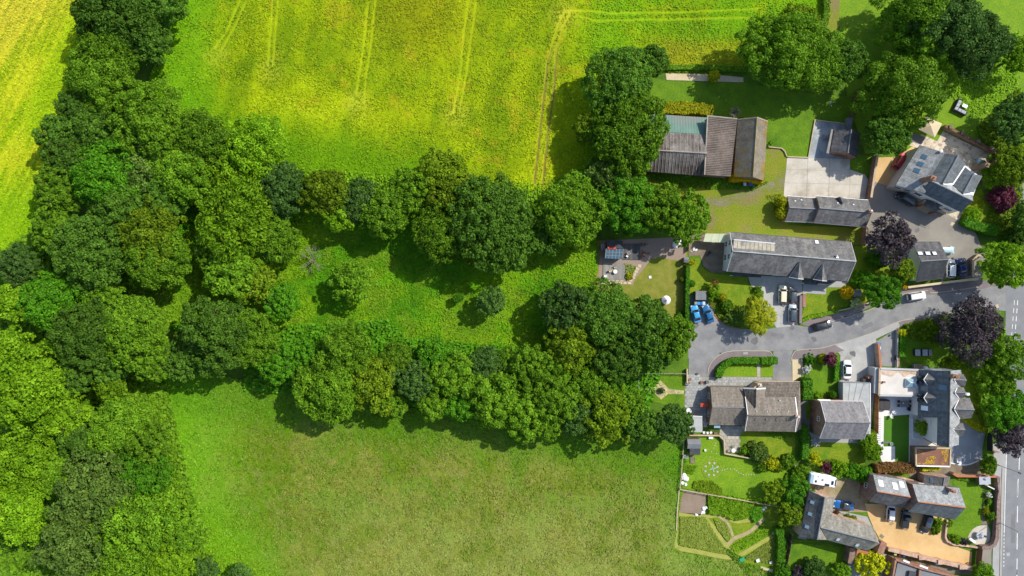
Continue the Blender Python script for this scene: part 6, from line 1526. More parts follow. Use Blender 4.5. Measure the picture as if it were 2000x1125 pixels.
 (1085,775,56,'fine','leaf_mid','small-leaved tree right of the lowest rounded one'),
 (1130,815,40,'broad','leaf_blue','blue-green tree on the meadow edge left of the yellowish one'),
 (1185,810,56,'open','leaf_olive','yellowish tree sticking down into the meadow near the gardens'),
 (1155,745,44,'broad','leaf_mid','tree behind the yellowish one, below the dark clump'),
 (1230,788,34,'broad','leaf_mid','tree left of the lower half of the diamond garden'),
 (1250,833,36,'broad','leaf_dark','dark tree under the diamond garden'),
 (1315,830,42,'fine','leaf_blue','blue-green tree at the corner of the flat-roofed store'),
 # lower left wood
 (60,750,92,'open','leaf_bright','huge bright sunlit tree at the left edge'),
 (25,690,52,'open','leaf_bright','bright tree at the left edge above the huge sunlit one'),
 (140,735,44,'fine','leaf_dark','dark tree wedged right of the huge sunlit one'),
 (215,752,38,'open','leaf_bright','pale bright tree at the meadow corner of the left wood'),
 (120,815,58,'open','leaf_bright','bright tree below the huge sunlit one'),
 (170,860,50,'broad','leaf_dark','dark tree in the hollow of the lower left wood'),
 (235,835,62,'broad','leaf_mid','rounded tree right of the hollow in the lower left wood'),
 (288,856,54,'broad','leaf_mid','mid-green tree on the left edge of the rough meadow'),
 (278,930,56,'broad','leaf_emerald','fresh green tree lower down the left edge of the rough meadow'),
 (45,900,70,'open','leaf_bright','bright tree at the left edge in the lower wood'),
 (40,1000,66,'open','leaf_bright','lowest bright tree at the left edge'),
 (120,930,50,'broad','leaf_mid','mid-green tree between the bright ones and the large grey-green one'),
 (195,960,84,'open','leaf_silver','large grey-green loose-crowned tree in the lower left'),
 (272,1015,78,'open','leaf_mid','mid-green loose tree right of the large grey-green one'),
 (150,1050,76,'open','leaf_silver','grey-green loose tree near the bottom left corner'),
 (365,1035,48,'broad','leaf_mid','rounded tree standing forward on the meadow corner'),
 (240,1105,70,'open','leaf_mid','loose mid-green tree cut by the bottom edge'),
 (405,1115,26,'broad','leaf_blue','small dark bush-like tree at the bottom edge of the meadow'),
 (470,1122,24,'broad','leaf_blue','last small dark tree along the bottom edge'),
 # clearing
 (688,545,44,'open','leaf_mid','lone rounded bush-like tree in the left of the clearing'),
 (960,588,31,'fine','leaf_blue','lone round dark tree in the middle of the clearing'),
 (895,582,11,'broad','leaf_emerald','slim sapling casting a shadow left of the lone round dark tree'),
]
for (u, v, r, kd, lf, lb) in TREES:
    tree(u, v, r, kd, lf, lb, group=W_ if u < 1345 and v > 0 and r > 20 else None)
bare_tree(608, 508, 30, 'pale dead tree with bare branches at the left of the clearing', 5.0, seed=3)
bare_tree(785, 748, 26, 'bare dead branches poking out of the lower belt above the meadow', 8.0, seed=4)
bare_tree(1437, 219, 13, 'bare grey twiggy bush by the roof corner of the russet barn', 3.2, 'bark_pale', 40, 'bare_bush', 'bush', 5)
bare_tree(85, 1085, 22, 'bleached bare branches at the edge of the lowest left trees', 9.0, seed=7)
# ------------------------------------------------------------------ clipped balls, shrubs and ornamental trees
SHR = [
 (1481,619,35,'spiky','leaf_conifer','golden-green feathery conifer beside the front drive',7.0),
 (1653,571,13,'ball','leaf_amber','bright orange-yellow egg-shaped topiary beside a small shed',3.4),
 (1394,149,12.5,'ball','leaf_gold','clipped yellow-green ball on the sandy gravel path',2.8),
 (1526,395,13,'ball','leaf_gold','upper of two clipped yellow-green balls by the outbuilding end',3.4),
 (1527,415,13,'ball','leaf_gold','lower of two clipped yellow-green balls by the outbuilding end',3.4),
 (1351,554,7,'ball','leaf_hedge','small clipped green ball right of the tall thin hedge',1.8),
 (1332,546,5.5,'ball','leaf_olive','small clipped olive ball in the shade left of the tall thin hedge',1.5),
 (1352,513,8,'open','leaf_lemon','lemon-yellow shrub by the garden gate of the long house',1.8),
 (1391,572,17,'open','leaf_bright','bright green shrub beside the small flat grey shed',2.8),
 (1396,553,9,'open','leaf_rust','rust-coloured small acer next to the bright green shrub',2.4),
 (1411,581,9,'ball','leaf_gold','clipped yellow-green ball beside the blue cars',1.9),
 (1418,597,13,'ball','leaf_mid','dark clipped dome between the blue cars and the front lawn',2.2),
 (1432,622,19,'fine','leaf_silver','grey-green shrub bed dome on the island of the turning head',2.2),
 (1478,584,10,'fine','leaf_bright','small rounded shrub above the golden conifer',1.8),
 (1480,564,7,'broad','leaf_mid','low dark shrub at the corner of the front drive',1.2),
 (1670,592,11,'open','blossom_cream','cream-flowered shrub at the lane wall',1.6),
 (1715,505,24,'broad','leaf_emerald','green shrub in shade below the dark purple tree',2.8),
 (1685,545,20,'broad','leaf_emerald','low green shrub beside the white verge of the long house',1.4),
 (1768,562,5,'fine','leaf_amber','small yellow shrub by the start of the lane wall',1.2),
 (1850,548,7,'open','leaf_bright','small bright shrub in front of the parked white car',1.2),
 (1868,544,9,'open','leaf_silver','grey-green shrub along the low wall in front of the navy car',1.0),
 (1955,386,30,'drooping','leaf_maroon','maroon shrub in the garden east of the gabled house',3.2),
 (1925,330,12,'broad','leaf_bright','bright shrub outside the walled patio corner',2.0),
 (1897,420,18,'fine','leaf_bright','pale low shrub at the foot of the gabled house garden',1.6),
 (1982,462,24,'broad','leaf_dark','dark shrub above the bright junction tree',3.0),
 (1890,425,12,'open','leaf_lemon','yellow-tipped shrub by the corner paving',1.4),
 (1813,645,20,'open','leaf_olive','olive shrub at the corner of the alley and the lane',2.4),
 (1845,640,24,'broad','leaf_olive','yellow-green shrub between the lemon bush and the copper tree',2.8),
 (1764,650,9,'open','leaf_lemon','lemon-yellow bush on the alley wall corner',2.0),
 (1866,705,16,'open','leaf_olive','low olive shrub under the copper-purple tree',1.6),
 (1865,660,18,'open','leaf_gold','golden shrub under the left edge of the copper-purple tree',2.2),
 (1802,835,16,'spiky','leaf_olive','spiky palm-like plant against the white rear wall',2.8),
 (1703,884,20,'broad','leaf_bright','bright rounded tree beside the white path of the terrace house',3.6),
 (1690,860,16,'fine','leaf_mid','green shrub at the end of the wooden fence',2.6),
 (1590,895,14,'open','leaf_lemon','golden-yellow shrub above the motorhome',2.4),
 (1614,912,11,'drooping','leaf_maroon','small maroon shrub right of the golden-yellow one',2.2),
 (1640,915,19,'open','leaf_bright','bright shrub in the border behind the motorhome',2.4),
 (1665,920,18,'broad','leaf_emerald','emerald shrub in the border, third from the motorhome',2.4),
 (1686,925,20,'broad','leaf_emerald','emerald shrub at the gable of the stepped house',2.8),
 (1620,702,14,'drooping','leaf_maroon','maroon acer beside the drive of the white saloon',3.0),
 (1608,700,10,'ball','leaf_gold','yellow-green clipped ball left of the maroon acer',1.8),
 (1580,703,13,'open','leaf_emerald','soft green shrub at the top corner of the grey house lawn',1.6),
 (1574,722,9,'open','blossom_white','white-flowering shrub beside the sand drive',1.4),
 (1626,771,8,'ball','leaf_hedge','clipped green ball by the grey house porch',1.8),
 (1594,772,10,'open','leaf_bright','bright shrub at the foot of the leafy conifer row',1.6),
 (1592,863,10,'open','blossom_white','white-flowering shrub behind the grey house',1.8),
 (1553,962,29,'bumpy','leaf_hedge','dense bright round tree above the L-shaped house',5.0),
 (1509,957,24,'open','leaf_olive','airy olive tree left of the dense bright round one',4.0),
 (1543,1004,28,'open','leaf_olive','olive tree against the west slope of the L-shaped house',5.0),
 (1480,885,22,'broad','leaf_silver','grey-green shrub on the bank below the bungalow lawn',2.2),
 (1452,880,10,'open','leaf_mid','small green shrub at the lower patio corner',1.4),
 (1508,905,15,'open','leaf_lemon','lime-yellow shrub on the bank left of the dark ones',1.6),
 (1540,900,13,'broad','leaf_mid','green shrub on the bank near the hedge',1.8),
 (1523,912,11,'open','leaf_olive','olive shrub at the bottom of the bank',1.4),
 (1488,914,9,'broad','leaf_mid','small dark bush alone on the wheel garden lawn',1.3),
 (1565,925,20,'broad','leaf_mid','green shrub at the motorhome court fence',2.2),
 (1700,1101,34,'open','leaf_lemon','bright yellow-leaved tree at the bottom of the photo',4.5),
 (1590,1112,26,'broad','leaf_blue','blue-green tree at the bottom of the little lawn',3.6),
 (1560,1118,14,'drooping','leaf_purple','dark purple shrub left of the blue-green one at the bottom',2.4),
 (1645,1115,18,'broad','leaf_mid','green shrub at the bottom right of the little lawn',2.6),
 (1527,1118,18,'fine','leaf_emerald','emerald bush at the meadow corner by the bottom edge',2.6),
 (1920,1120,24,'broad','leaf_mid','round green tree at the bottom by the main road drive mouth',4.0),
 (1928,908,20,'broad','leaf_mid','green tree at the road end of the brick garden wall',3.8),
 (1832,1020,10,'open','leaf_bright','bright bush beside the black car in the golden drive',1.5),
 (1828,1037,9,'open','leaf_olive','olive bush at the end of the low drive wall',1.2),
 (1853,1022,9,'open','leaf_olive','tufty olive plant at the corner of the drive lawn',1.0),
 (1866,1055,11,'open','leaf_bright','bright low shrub in the curved bed by the round terrace',1.3),
 (1882,1058,8,'drooping','leaf_purple','purple low shrub in the curved bed by the round terrace',1.0),
 (1931,966,6,'open','blossom_white','white-flowering bush in the roadside bed',1.2),
 (1926,998,7,'open','leaf_gold','golden bush in the roadside bed',1.2),
 (1936,1009,9,'fine','leaf_mid','rounded green bush at the end of the roadside bed',1.6),
 (1932,980,6,'broad','leaf_mid','low green bush in the roadside bed below the white one',1.0),
 (1504,280,6,'open','leaf_bright','small bright bush against the east wall of the lichen barn',1.4),
 (1330,612,7,'open','leaf_emerald','low green plant at the foot of the tall thin hedge',1.2),
 (1291,763,7,'fine','leaf_blue','dark rounded shrub in the middle of the diamond path',1.0),
 (1228,540,8,'open','leaf_gold','yellow-flowered plants on the edge of the cottage patio',0.9),
 (1347,470,7,'open','leaf_mid','green shrub beside the garden gate post',1.5),
]
for (u, v, r, kd, lf, lb, ht) in SHR:
    tree(u, v, r, kd, lf, lb, ht, 'tree' if ht > 3.4 else 'shrub', 'garden_tree' if ht > 3.4 else 'shrub', zmul=1.2 if lf == 'leaf_amber' and kd == 'ball' else 1.0)

# ------------------------------------------------------------------ hedges
def hedge(name, pts, w, h, leaf, label, n_per=55, ls=0.11, smooth=4, cat='hedge', asp=1.5, group=None, rough=0.12):
    rng = np.random.default_rng(int(pts[0][0] * 7 + pts[0][1])); q = [np.array(P(u, v, h)[:2]) for u, v in (smooth_line(pts, smooth) if smooth else pts)]
    o = np.array([*q[0], 0.0]); t = thing(name, label, cat, tuple(o), 0, group)
    seg = [np.linalg.norm(b - a) for a, b in zip(q[:-1], q[1:])]; L = sum(seg); n = int(n_per * L * (w + 2 * h * 0.8))
    s = rng.uniform(0, L, n); cum = np.concatenate([[0], np.cumsum(seg)]); k = np.clip(np.searchsorted(cum, s) - 1, 0, len(seg) - 1)
    A = np.array(q)[k]; B = np.array(q)[k + 1]; f = ((s - cum[k]) / np.array(seg)[k])[:, None]; c = A * (1 - f) + B * f; d = (B - A) / np.linalg.norm(B - A, axis=1, keepdims=True); nr = np.stack([-d[:, 1], d[:, 0]], 1)
    top = rng.random(n) < w / (w + 1.6 * h); sd = np.sign(rng.normal(size=n))
    off = np.where(top, rng.uniform(-w/2, w/2, n), sd * w/2 * rng.uniform(.9, 1.05, n)); zz_ = np.where(top, h * rng.uniform(.97, 1.04, n), rng.uniform(0.05, h, n))
    wav = vnoise(c[:, 0], c[:, 1], 1.1, 2, 61) - 0.5; zz_ = zz_ + wav * rough * 2; off = off * (1 + wav * rough * 2)
    pos = np.stack([c[:, 0] + nr[:, 0] * off, c[:, 1] + nr[:, 1] * off, np.maximum(zz_, 0.03)], 1)
    nm = np.where(top[:, None], np.array([0, 0, 1.0]), np.stack([nr[:, 0] * sd, nr[:, 1] * sd, np.full(n, .25)], 1)) + rng.normal(size=(n, 3)) * 0.5
    # rounded ends
    m = int(n_per * (w * h * 1.2)) * 2; e = rng.integers(0, 2, m); ang = rng.uniform(-1.57, 1.57, m); base = np.where(e == 0, 0, len(q) - 1); dd = np.where((e == 0)[:, None], q[0] - q[1], q[-1] - q[-2]); dd = dd / np.linalg.norm(dd, axis=1, keepdims=True); dn = np.stack([-dd[:, 1], dd[:, 0]], 1)
    rr = w / 2 * 0.35; ep = np.array(q)[base] + dd * (np.cos(ang) * rr)[:, None] + dn * (np.sin(ang) * w / 2)[:, None]
    pos = np.vstack([pos, np.column_stack([ep, rng.uniform(.05, h, m)])]); nm = np.vstack([nm, np.column_stack([dd * np.cos(ang)[:, None] + dn * np.sin(ang)[:, None], np.full(m, .3)]) + rng.normal(size=(m, 3)) * .4])
    V, F = leaf_quads(pos - o, nm, ls * rng.uniform(.6, 1.35, len(pos)), asp, rng)
    cl = np.repeat(vnoise(pos[:, 0], pos[:, 1], 0.9, 2, 62), 4)
    link(bpy.data.objects.new('foliage', np_obj_mesh('foliage', V, F, M[leaf], {'clump': cl})), t)
    mb = MB(); strip_faces(mb, [tuple(p) for p in q], w * 0.84, 0, h * 0.9); mb.build('woody_core', M[leaf], t)
    return t
hedge('hedge', [(1344,519),(1343,560),(1342,640)], 0.75, 2.0, 'leaf_hedge', 'tall thin clipped hedge between the dry lawn and the blue car drive')
hedge('hedge', zz('k',(1085,415),(1100,350),(1150,280),(1240,225),(1350,215),(1580,215)), 1.35, 1.4, 'leaf_hedge', 'curved bright hedge in front of the bungalow', 60)
hedge('hedge', zz('k',(1610,218),(1795,215)), 1.5, 1.5, 'leaf_hedge', 'short straight hedge piece right of the bungalow garden path', 60)
hedge('hedge', zz('a',(225,195),(500,190),(800,195),(930,230)), 2.6, 1.8, 'leaf_gold', 'ragged yellow-green hedge along the north side of the barn', 40, 0.16, rough=0.3)
hedge('hedge', zz('l',(735,450),(740,550),(735,690)), 1.9, 2.6, 'leaf_hedge', 'thick leafy conifer row between the bungalow and the grey house lawn', 50, 0.14, rough=0.3)
hedge('hedge', zz('l',(1100,220),(1095,340),(1085,460)), 0.9, 1.3, 'leaf_hedge', 'low hedge along the drive of the white saloon', 50)
hedge('hedge', zz('o',(210,80),(215,250),(205,480)), 1.3, 2.0, 'leaf_hedge', 'long hedge between the bungalow back lawn and the grey house back lawn', 50, rough=0.2)
hedge('hedge', zz('o',(1090,605),(1300,590),(1530,600)), 1.9, 2.0, 'leaf_rust', 'rust-brown hedge below the white terrace', 50, rough=0.25)
hedge('hedge', zz('o',(1640,608),(1760,600),(1850,595)), 0.7, 1.0, 'leaf_lemon', 'thin lemon-yellow hedge under the living-roof garage', 50)
hedge('hedge', zz('p',(1260,600),(1340,650),(1420,710),(1530,760)), 1.1, 1.2, 'leaf_gold', 'curved yellow-green hedge around the blue-grey drive', 55)
hedge('hedge', zz('f',(1290,560),(1400,620),(1550,660),(1680,690)), 2.0, 1.6, 'leaf_hedge', 'rounded hedge at the entrance bend of the gabled house drive', 50, 0.13, rough=0.2)
hedge('hedge', zz('j',(535,230),(535,350),(525,480)), 1.6, 1.3, 'leaf_emerald', 'dark green hedge along the brick path inside the alley wall', 50)
hedge('hedge', zz('o',(1010,150),(1040,250),(1050,350)), 1.6, 1.8, 'leaf_olive', 'olive hedge at the foot of the orange wooden fence', 45, rough=0.25)
hedge('hedge', [(1610,-40),(1616,20),(1605,60)], 1.3, 1.5, 'leaf_mid', 'field hedge at the top edge right of the crop field', 45, rough=0.3)
hedge('hedge', [(1303,131),(1380,131),(1455,134)], 1.1, 0.9, 'leaf_mid', 'low hedge along the crop field above the sandy gravel path', 45, rough=0.3)
hedge('hedge', zz('h',(170,800),(280,740),(430,715),(600,670)), 0.8, 0.8, 'leaf_bright', 'straggling border plants along the lane wall of the long house', 40, rough=0.35)
hedge('ivy', zz('a',(1200,1035),(1300,1040),(1420,1045),(1570,1075)), 1.3, 3.1, 'leaf_amber', 'yellow ivy growing over the south end of the lichen barn', 40, 0.11, cat='ivy', rough=0.35)
hedge('hedge', zz('n',(1390,560),(1420,700),(1410,960)), 1.7, 1.7, 'leaf_emerald', 'leafy green hedge down the right side of the vegetable plot', 45, rough=0.3)
# planting that nobody could count
def planting(name, poly, n, leaf, size, hgt, seed, label=None):
    rng = np.random.default_rng(seed); w = np.array([P(u, v)[:2] for u, v in poly]); x0, y0 = w.min(0); x1, y1 = w.max(0)
    x = rng.uniform(x0, x1, n); y = rng.uniform(y0, y1, n); k = in_poly(x, y, w); x, y = x[k], y[k]; m = len(x); hh = vnoise(x, y, 1.3, 3, seed)
    pos = np.stack([x, y, hgt * (0.25 + 1.0 * hh) * rng.uniform(.5, 1, m)], 1); nr = rng.normal(size=(m, 3)) * .42 + np.array([0, 0, 1])
    V, F = leaf_quads(pos, nr, size * rng.uniform(.6, 1.3, m), 1.6, rng)
    return stuff(link(bpy.data.objects.new(name, np_obj_mesh(name, V, F, M[leaf], {'clump': np.repeat(hh, 4)}))))
planting('ground_cover', [(150,560),(200,470),(240,540),(330,560),(420,470),(430,560),(520,620),(420,620),(330,640)], 12000, 'leaf_bright', 0.22, 0.8, 71)
planting('undergrowth', [(0,490),(90,440),(110,560),(330,560),(330,640),(300,720),(330,760),(420,1125),(300,1125),(0,1125)], 42000, 'leaf_mid', 0.26, 1.4, 72)
planting('undergrowth', [(480,640),(760,625),(800,660),(1060,680),(1060,600),(1160,560),(1165,640),(1300,700),(1250,840),(480,760)], 26000, 'leaf_emerald', 0.26, 1.6, 73)
planting('meadow_edge_growth', [(292,735),(330,750),(345,880),(335,985),(430,1090),(500,1125),(400,1125),(330,1060),(300,960)], 14000, 'leaf_bright', 0.2, 0.9, 74)
planting('meadow_edge_growth', [(340,985),(420,1030),(520,1090),(560,1130),(380,1130)], 9000, 'leaf_bright', 0.15, 0.5, 93)
planting('field_edge_growth', [(300,175),(380,225),(470,285),(600,330),(720,338),(880,342),(960,352),(1060,360),(1140,325),(1150,380),(1060,410),(900,400),(600,400),(470,340),(300,230)], 30000, 'leaf_bright', 0.17, 0.9, 92)
planting('vegetable_plot', zz('n',(175,400),(480,400),(600,600),(770,850),(600,830),(170,740)), 8000, 'leaf_plot', 0.12, 0.35, 75)
planting('vegetable_plot', zz('n',(590,430),(740,470),(800,660),(760,700),(640,560)), 1800, 'leaf_plot', 0.12, 0.35, 76)
planting('vegetable_plot', zz('n',(790,770),(900,690),(1080,600),(1180,500),(1280,600),(1100,720),(850,830)), 3400, 'leaf_bright', 0.12, 0.4, 77)
planting('vegetable_plot', zz('n',(960,900),(1150,770),(1300,680),(1400,780),(1390,990),(1200,960)), 3600, 'leaf_plot', 0.12, 0.35, 78)
planting('bean_rows', zz('n',(510,130),(760,190),(1040,250),(1010,400),(860,440),(700,380),(530,350)), 7500, 'leaf_bright', 0.17, 0.8, 79)
planting('bean_rows', zz('n',(1030,270),(1170,280),(1170,400),(1080,460),(1020,370)), 1800, 'leaf_emerald', 0.16, 0.9, 80)
planting('wild_border', zz('m',(350,740),(560,740),(680,830),(700,960),(420,880),(330,820)), 2400, 'leaf_olive', 0.13, 0.5, 81)
planting('wild_border', zz('n',(700,760),(960,900),(950,960),(1130,1000),(1320,1050),(1440,1000),(1430,1120),(1000,1125)), 3000, 'leaf_mid', 0.16, 0.6, 82)
planting('flower_border', zz('o',(370,500),(520,470),(760,540),(900,560),(800,640),(560,620),(420,560)), 2600, 'leaf_olive', 0.12, 0.5, 83)
planting('flower_border', zz('m',(1150,480),(1460,510),(1560,570),(1400,620),(1240,540)), 2200, 'leaf_bright', 0.13, 0.6, 84)
planting('ground_cover', [(1905,250),(1990,170),(2000,560),(1960,460),(1925,450),(1945,330)], 9000, 'leaf_olive', 0.2, 0.9, 85)
planting('ground_cover', [(1880,700),(1960,640),(1975,760),(1965,850),(1925,850),(1905,760)], 7000, 'leaf_mid', 0.18, 0.8, 86)
planting('ground_cover', zz('r',(1500,60),(1620,40),(1630,440),(1560,480),(1500,400)), 1200, 'leaf_mid', 0.11, 0.4, 87)
planting('ground_cover', zz('r',(1060,620),(1150,610),(1260,680),(1300,720),(1220,735),(1080,680)), 900, 'leaf_mid', 0.11, 0.5, 88)
planting('ground_cover', zz('r',(870,420),(985,420),(985,560),(900,620),(860,600)), 900, 'leaf_mid', 0.12, 0.4, 89)
planting('ground_cover', [(1290,330),(1500,356),(1470,372),(1330,366),(1260,350)], 5000, 'leaf_mid', 0.16, 0.4, 90)
planting('ground_cover', zz('q',(600,330),(850,430),(820,420),(560,330)), 400, 'leaf_olive', 0.1, 0.5, 91)

for (pl, n_, lf_, sz, hg, sd_) in (
    (zz('m',(1120,140),(1590,150),(1585,205),(1400,230),(1250,180)), 900, 'leaf_mid', .10, .5, 101),
    (zz('m',(905,330),(1000,350),(1060,420),(960,420),(905,395)), 500, 'leaf_bright', .10, .5, 102),
    (zz('m',(205,540),(380,560),(330,660),(210,640)), 700, 'leaf_bright', .11, .4, 103),
    (zz('m',(1480,640),(1700,620),(1700,760),(1560,760),(1440,720)), 1500, 'leaf_mid', .13, .8, 104),
    (zz('m',(600,880),(1300,1000),(1460,1040),(1200,1030),(700,930)), 1300, 'leaf_bright', .12, .5, 105),
    (zz('l',(690,230),(860,150),(880,220),(760,300),(700,420)), 900, 'leaf_bright', .10, .4, 106),
    (zz('l',(880,610),(1080,560),(1130,680),(850,690)), 700, 'leaf_olive', .10, .4, 107),
    (zz('g',(830,370),(960,390),(1000,470),(900,540),(860,450)), 500, 'leaf_olive', .10, .35, 108),
    (zz('g',(330,560),(480,520),(600,640),(720,700),(720,860),(560,830),(450,740)), 1500, 'leaf_olive', .12, .5, 109),
    (zz('h',(560,650),(760,560),(900,580),(760,650),(620,690)), 600, 'leaf_mid', .11, .5, 110),
    (zz('j',(520,80),(820,10),(1080,60),(1080,300),(860,330),(620,260)), 3200, 'leaf_olive', .13, .9, 111),
    (zz('j',(1000,500),(1230,520),(1230,620),(980,600)), 900, 'leaf_olive', .12, .5, 112),
    (zz('p',(1330,60),(1530,40),(1560,560),(1480,620),(1400,560),(1380,300)), 2600, 'leaf_olive', .12, .4, 113),
    (zz('f',(1390,240),(1500,330),(1500,460),(1330,560),(1260,520)), 900, 'leaf_gold', .10, .25, 114),
    (zz('q',(30,690),(200,690),(740,790),(735,815),(180,720),(30,720)), 500, 'leaf_mid', .09, .3, 115),
    (zz('q',(1190,800),(1700,910),(2200,1020),(2200,1060),(1600,960),(1200,850)), 1100, 'leaf_olive', .10, .4, 116),
    (zz('s',(1180,680),(1400,690),(1390,760),(1200,730)), 600, 'leaf_mid', .10, .5, 117),
    (zz('e',(690,190),(900,180),(980,240),(900,480),(830,420),(800,300)), 700, 'leaf_olive', .09, .25, 118),
    (zz('d',(500,520),(640,560),(600,700),(520,730)), 450, 'leaf_olive', .09, .5, 119),
    (zz('d',(690,360),(830,400),(760,440),(690,470)), 150, 'leaf_rust', .08, .3, 120),
    ([(1820,120),(1990,60),(1990,200),(1900,230),(1850,180)], 5000, 'leaf_bright', .15, .35, 121),
    ([(1300,127),(1455,129),(1455,141),(1302,142)], 1600, 'leaf_bright', .12, .4, 122)):
    planting('border_plants', pl, n_, lf_, sz, hg, sd_)
# ------------------------------------------------------------------ vehicles
def rrect(x0, x1, hw, r, n=4):
    out = []
    for cx, cy, a0 in ((x1 - r, hw - r, 0), (x0 + r, hw - r, 90), (x0 + r, -hw + r, 180), (x1 - r, -hw + r, 270)):
        for k in range(n + 1):
            a = math.radians(a0 + 90 * k / n); out.append((cx + r * math.cos(a), cy + r * math.sin(a)))
    return out
def shape_ring(pts, zf): return [Vector((x, y, zf(x, y))) for x, y in pts]
CARS = 'cars parked or driving around the houses'
def car(u, v, d, L, W, style, col, label, roof=None, cat='car', group=CARS, name='car'):
    p = P(u, v, 0.9); rz = math.atan2(-d[1], d[0]); t = thing(name, label, cat, (p.x, p.y, 0.03), rz, group)
    hw = W / 2; h2 = L / 2
    st = dict(hatch=(1.46, 0.90, 0.50, 0.30, -0.46, -0.38, 0.06), suv=(1.68, 1.02, 0.52, 0.34, -0.485, -0.42, 0.05), estate=(1.50, 0.92, 0.46, 0.24, -0.485, -0.40, 0.06),
              saloon=(1.44, 0.90, 0.44, 0.22, -0.36, -0.20, 0.10), coupe=(1.36, 0.86, 0.36, 0.14, -0.40, -0.22, 0.10), pickup=(1.78, 1.02, 0.42, 0.26, -0.02, 0.02, 0.04), soft=(1.34, 0.86, 0.32, 0.12, -0.36, -0.26, 0.08))[style]
    Hh, sh, wb, wt, rb, rt, dip = st        # roof height, shoulder height, windscreen base/top and rear base/top as fractions of L (from centre)
    xwb, xwt, xrb, xrt = wb * L * 0.62, wt * L * 0.62, rb * L, rt * L
    def zs(f):
        return lambda x, y: f - (0.16 * max(0, (x - 0.2 * L) / (0.3 * L)) ** 2 + dip * max(0, (-x - 0.3 * L) / (0.2 * L)) ** 2) * (1 if f > 0.6 else 0) - 0.05 * (abs(y) / hw) ** 4 * (1 if f > 0.8 else 0)
    mb = MB(); r = 0.42
    mb.rings([shape_ring(rrect(-h2 + .06, h2 - .06, hw - .06, r), zs(0.22)), shape_ring(rrect(-h2, h2, hw, r), zs(0.42)), shape_ring(rrect(-h2 + .01, h2 - .01, hw - .005, r), zs(0.66)), shape_ring(rrect(-h2 + .07, h2 - .09, hw - .05, r), zs(sh - 0.06)), shape_ring(rrect(-h2 + .22, h2 - .26, hw - .17, r * .7), zs(sh))])
    body = mb.build('body', M[col], t, True, True)
    # cabin: glass all round with a painted roof carried on it
    cb = rrect(xrb, xwb, hw - 0.10, 0.16); ct = rrect(xrt, xwt, hw - 0.27, 0.16)
    mb = MB(); mb.rings([[Vector((x, y, sh - 0.10)) for x, y in cb], [Vector((x, y, Hh - 0.07)) for x, y in ct]], False, True); mb.build('windows', M['glass_dark'], t, False, True)
    ct2 = rrect(xrt - 0.03, xwt + 0.03, hw - 0.25, 0.18); ct3 = rrect(xrt + 0.10, xwt - 0.10, hw - 0.40, 0.18)
    mb = MB(); mb.rings([[Vector((x, y, Hh - 0.07)) for x, y in ct2], [Vector((x, y, Hh - 0.02)) for x, y in ct2], [Vector((x, y, Hh + 0.03)) for x, y in ct3]]); mb.build('roof', M[roof or col], t, True, True)
    mb = MB()                                  # pillars
    for sx0, sx1, fr in ((xwb, xwt, 1), (xrb, xrt, 0), ((xwb + xrb) / 2 - .1, (xwt + xrt) / 2 - .1, 2)):
        for sy in (-1, 1): mb.tube((sx0 + (-.1 if fr == 1 else .1 if fr == 0 else 0), sy * (hw - 0.115), sh - 0.05), (sx1 + (-.1 if fr == 1 else .1 if fr == 0 else 0), sy * (hw - 0.275), Hh - 0.05), 0.045, 0.04, 5)
    mb.build('pillars', M[col], t, False, True)
    for sx in (-0.31, 0.31):
        for sy in (-1, 1):
            mb = MB(); c = Vector((sx * L, sy * (hw - 0.10), 0.31)); mb.tube(c - Vector((0, 0.1, 0)), c + Vector((0, 0.1, 0)), 0.32, 0.32, 14); w_ = mb.build('wheel', M['tyre'], t, False, True)
            mb = MB(); mb.tube(c + Vector((0, sy * 0.06, 0)), c + Vector((0, sy * 0.112, 0)), 0.21, 0.19, 10); mb.build('rim', M['rim_silver'], w_, False, True)
    for sy in (-1, 1):
        mb = MB(); mb.box((h2 - 0.17, sy * (hw - 0.34), 0.66), (0.22, 0.36, 0.14), -sy * 0.35, True); mb.build('headlight', M['lamp_clear'], t, False, True)
        mb = MB(); mb.box((-h2 + 0.07, sy * (hw - 0.30), 0.74), (0.12, 0.34, 0.16), sy * 0.15, True); mb.build('tail_light', M['lamp_red'], t, False, True)
        mb = MB(); mb.box((xwb - 0.25, sy * (hw + 0.06), sh + 0.05), (0.14, 0.2, 0.13), 0, True); mb.build('mirror', M[col], t, False, True)
    if style == 'suv':
        for sy in (-1, 1): mb = MB(); mb.tube((xrt + .15, sy * (hw - .33), Hh + .07), (xwt - .15, sy * (hw - .33), Hh + .07), 0.025, 0.025, 5); mb.build('roof_rail', M['black_plastic'], t, False, True)
    if style == 'pickup':
        mb = MB(); x0, x1 = -h2 + 0.14, xrb - 0.12
        mb.box(((x0 + x1) / 2, 0, sh + 0.02), (x1 - x0, W - 0.34, 0.06)); mb.build('load_cover', M['black_plastic'], t, False, True)
    mb = MB(); mb.box((h2 - 0.02, 0, 0.45), (0.06, 0.52, 0.11)); mb.build('number_plate', M['white_plastic'], t, False, True)
    return t
car(1758.5, 314, (22,-33), 4.05, 1.72, 'hatch', 'paint_red', 'red car on the golden gravel drive by the gabled house')
car(1769.5, 388, (-36,-21), 4.55, 1.86, 'suv', 'paint_black', 'black SUV with glass roof parked under the white-walled gabled house', 'paint_slate')
car(1848, 488.5, (1,0), 3.9, 1.7, 'hatch', 'paint_ice', 'pale ice-blue car nosing out beside the slate garage')
car(1858.5, 525, (1,-28), 4.25, 1.80, 'hatch', 'paint_white', 'white car beside the navy one at the slate garage')
car(1879, 522, (-5,-30), 4.15, 1.76, 'saloon', 'paint_navy', 'navy blue car parked right of the white one')
car(1791, 578.5, (33,-5), 4.15, 1.82, 'suv', 'paint_white', 'white SUV driving on the lane')
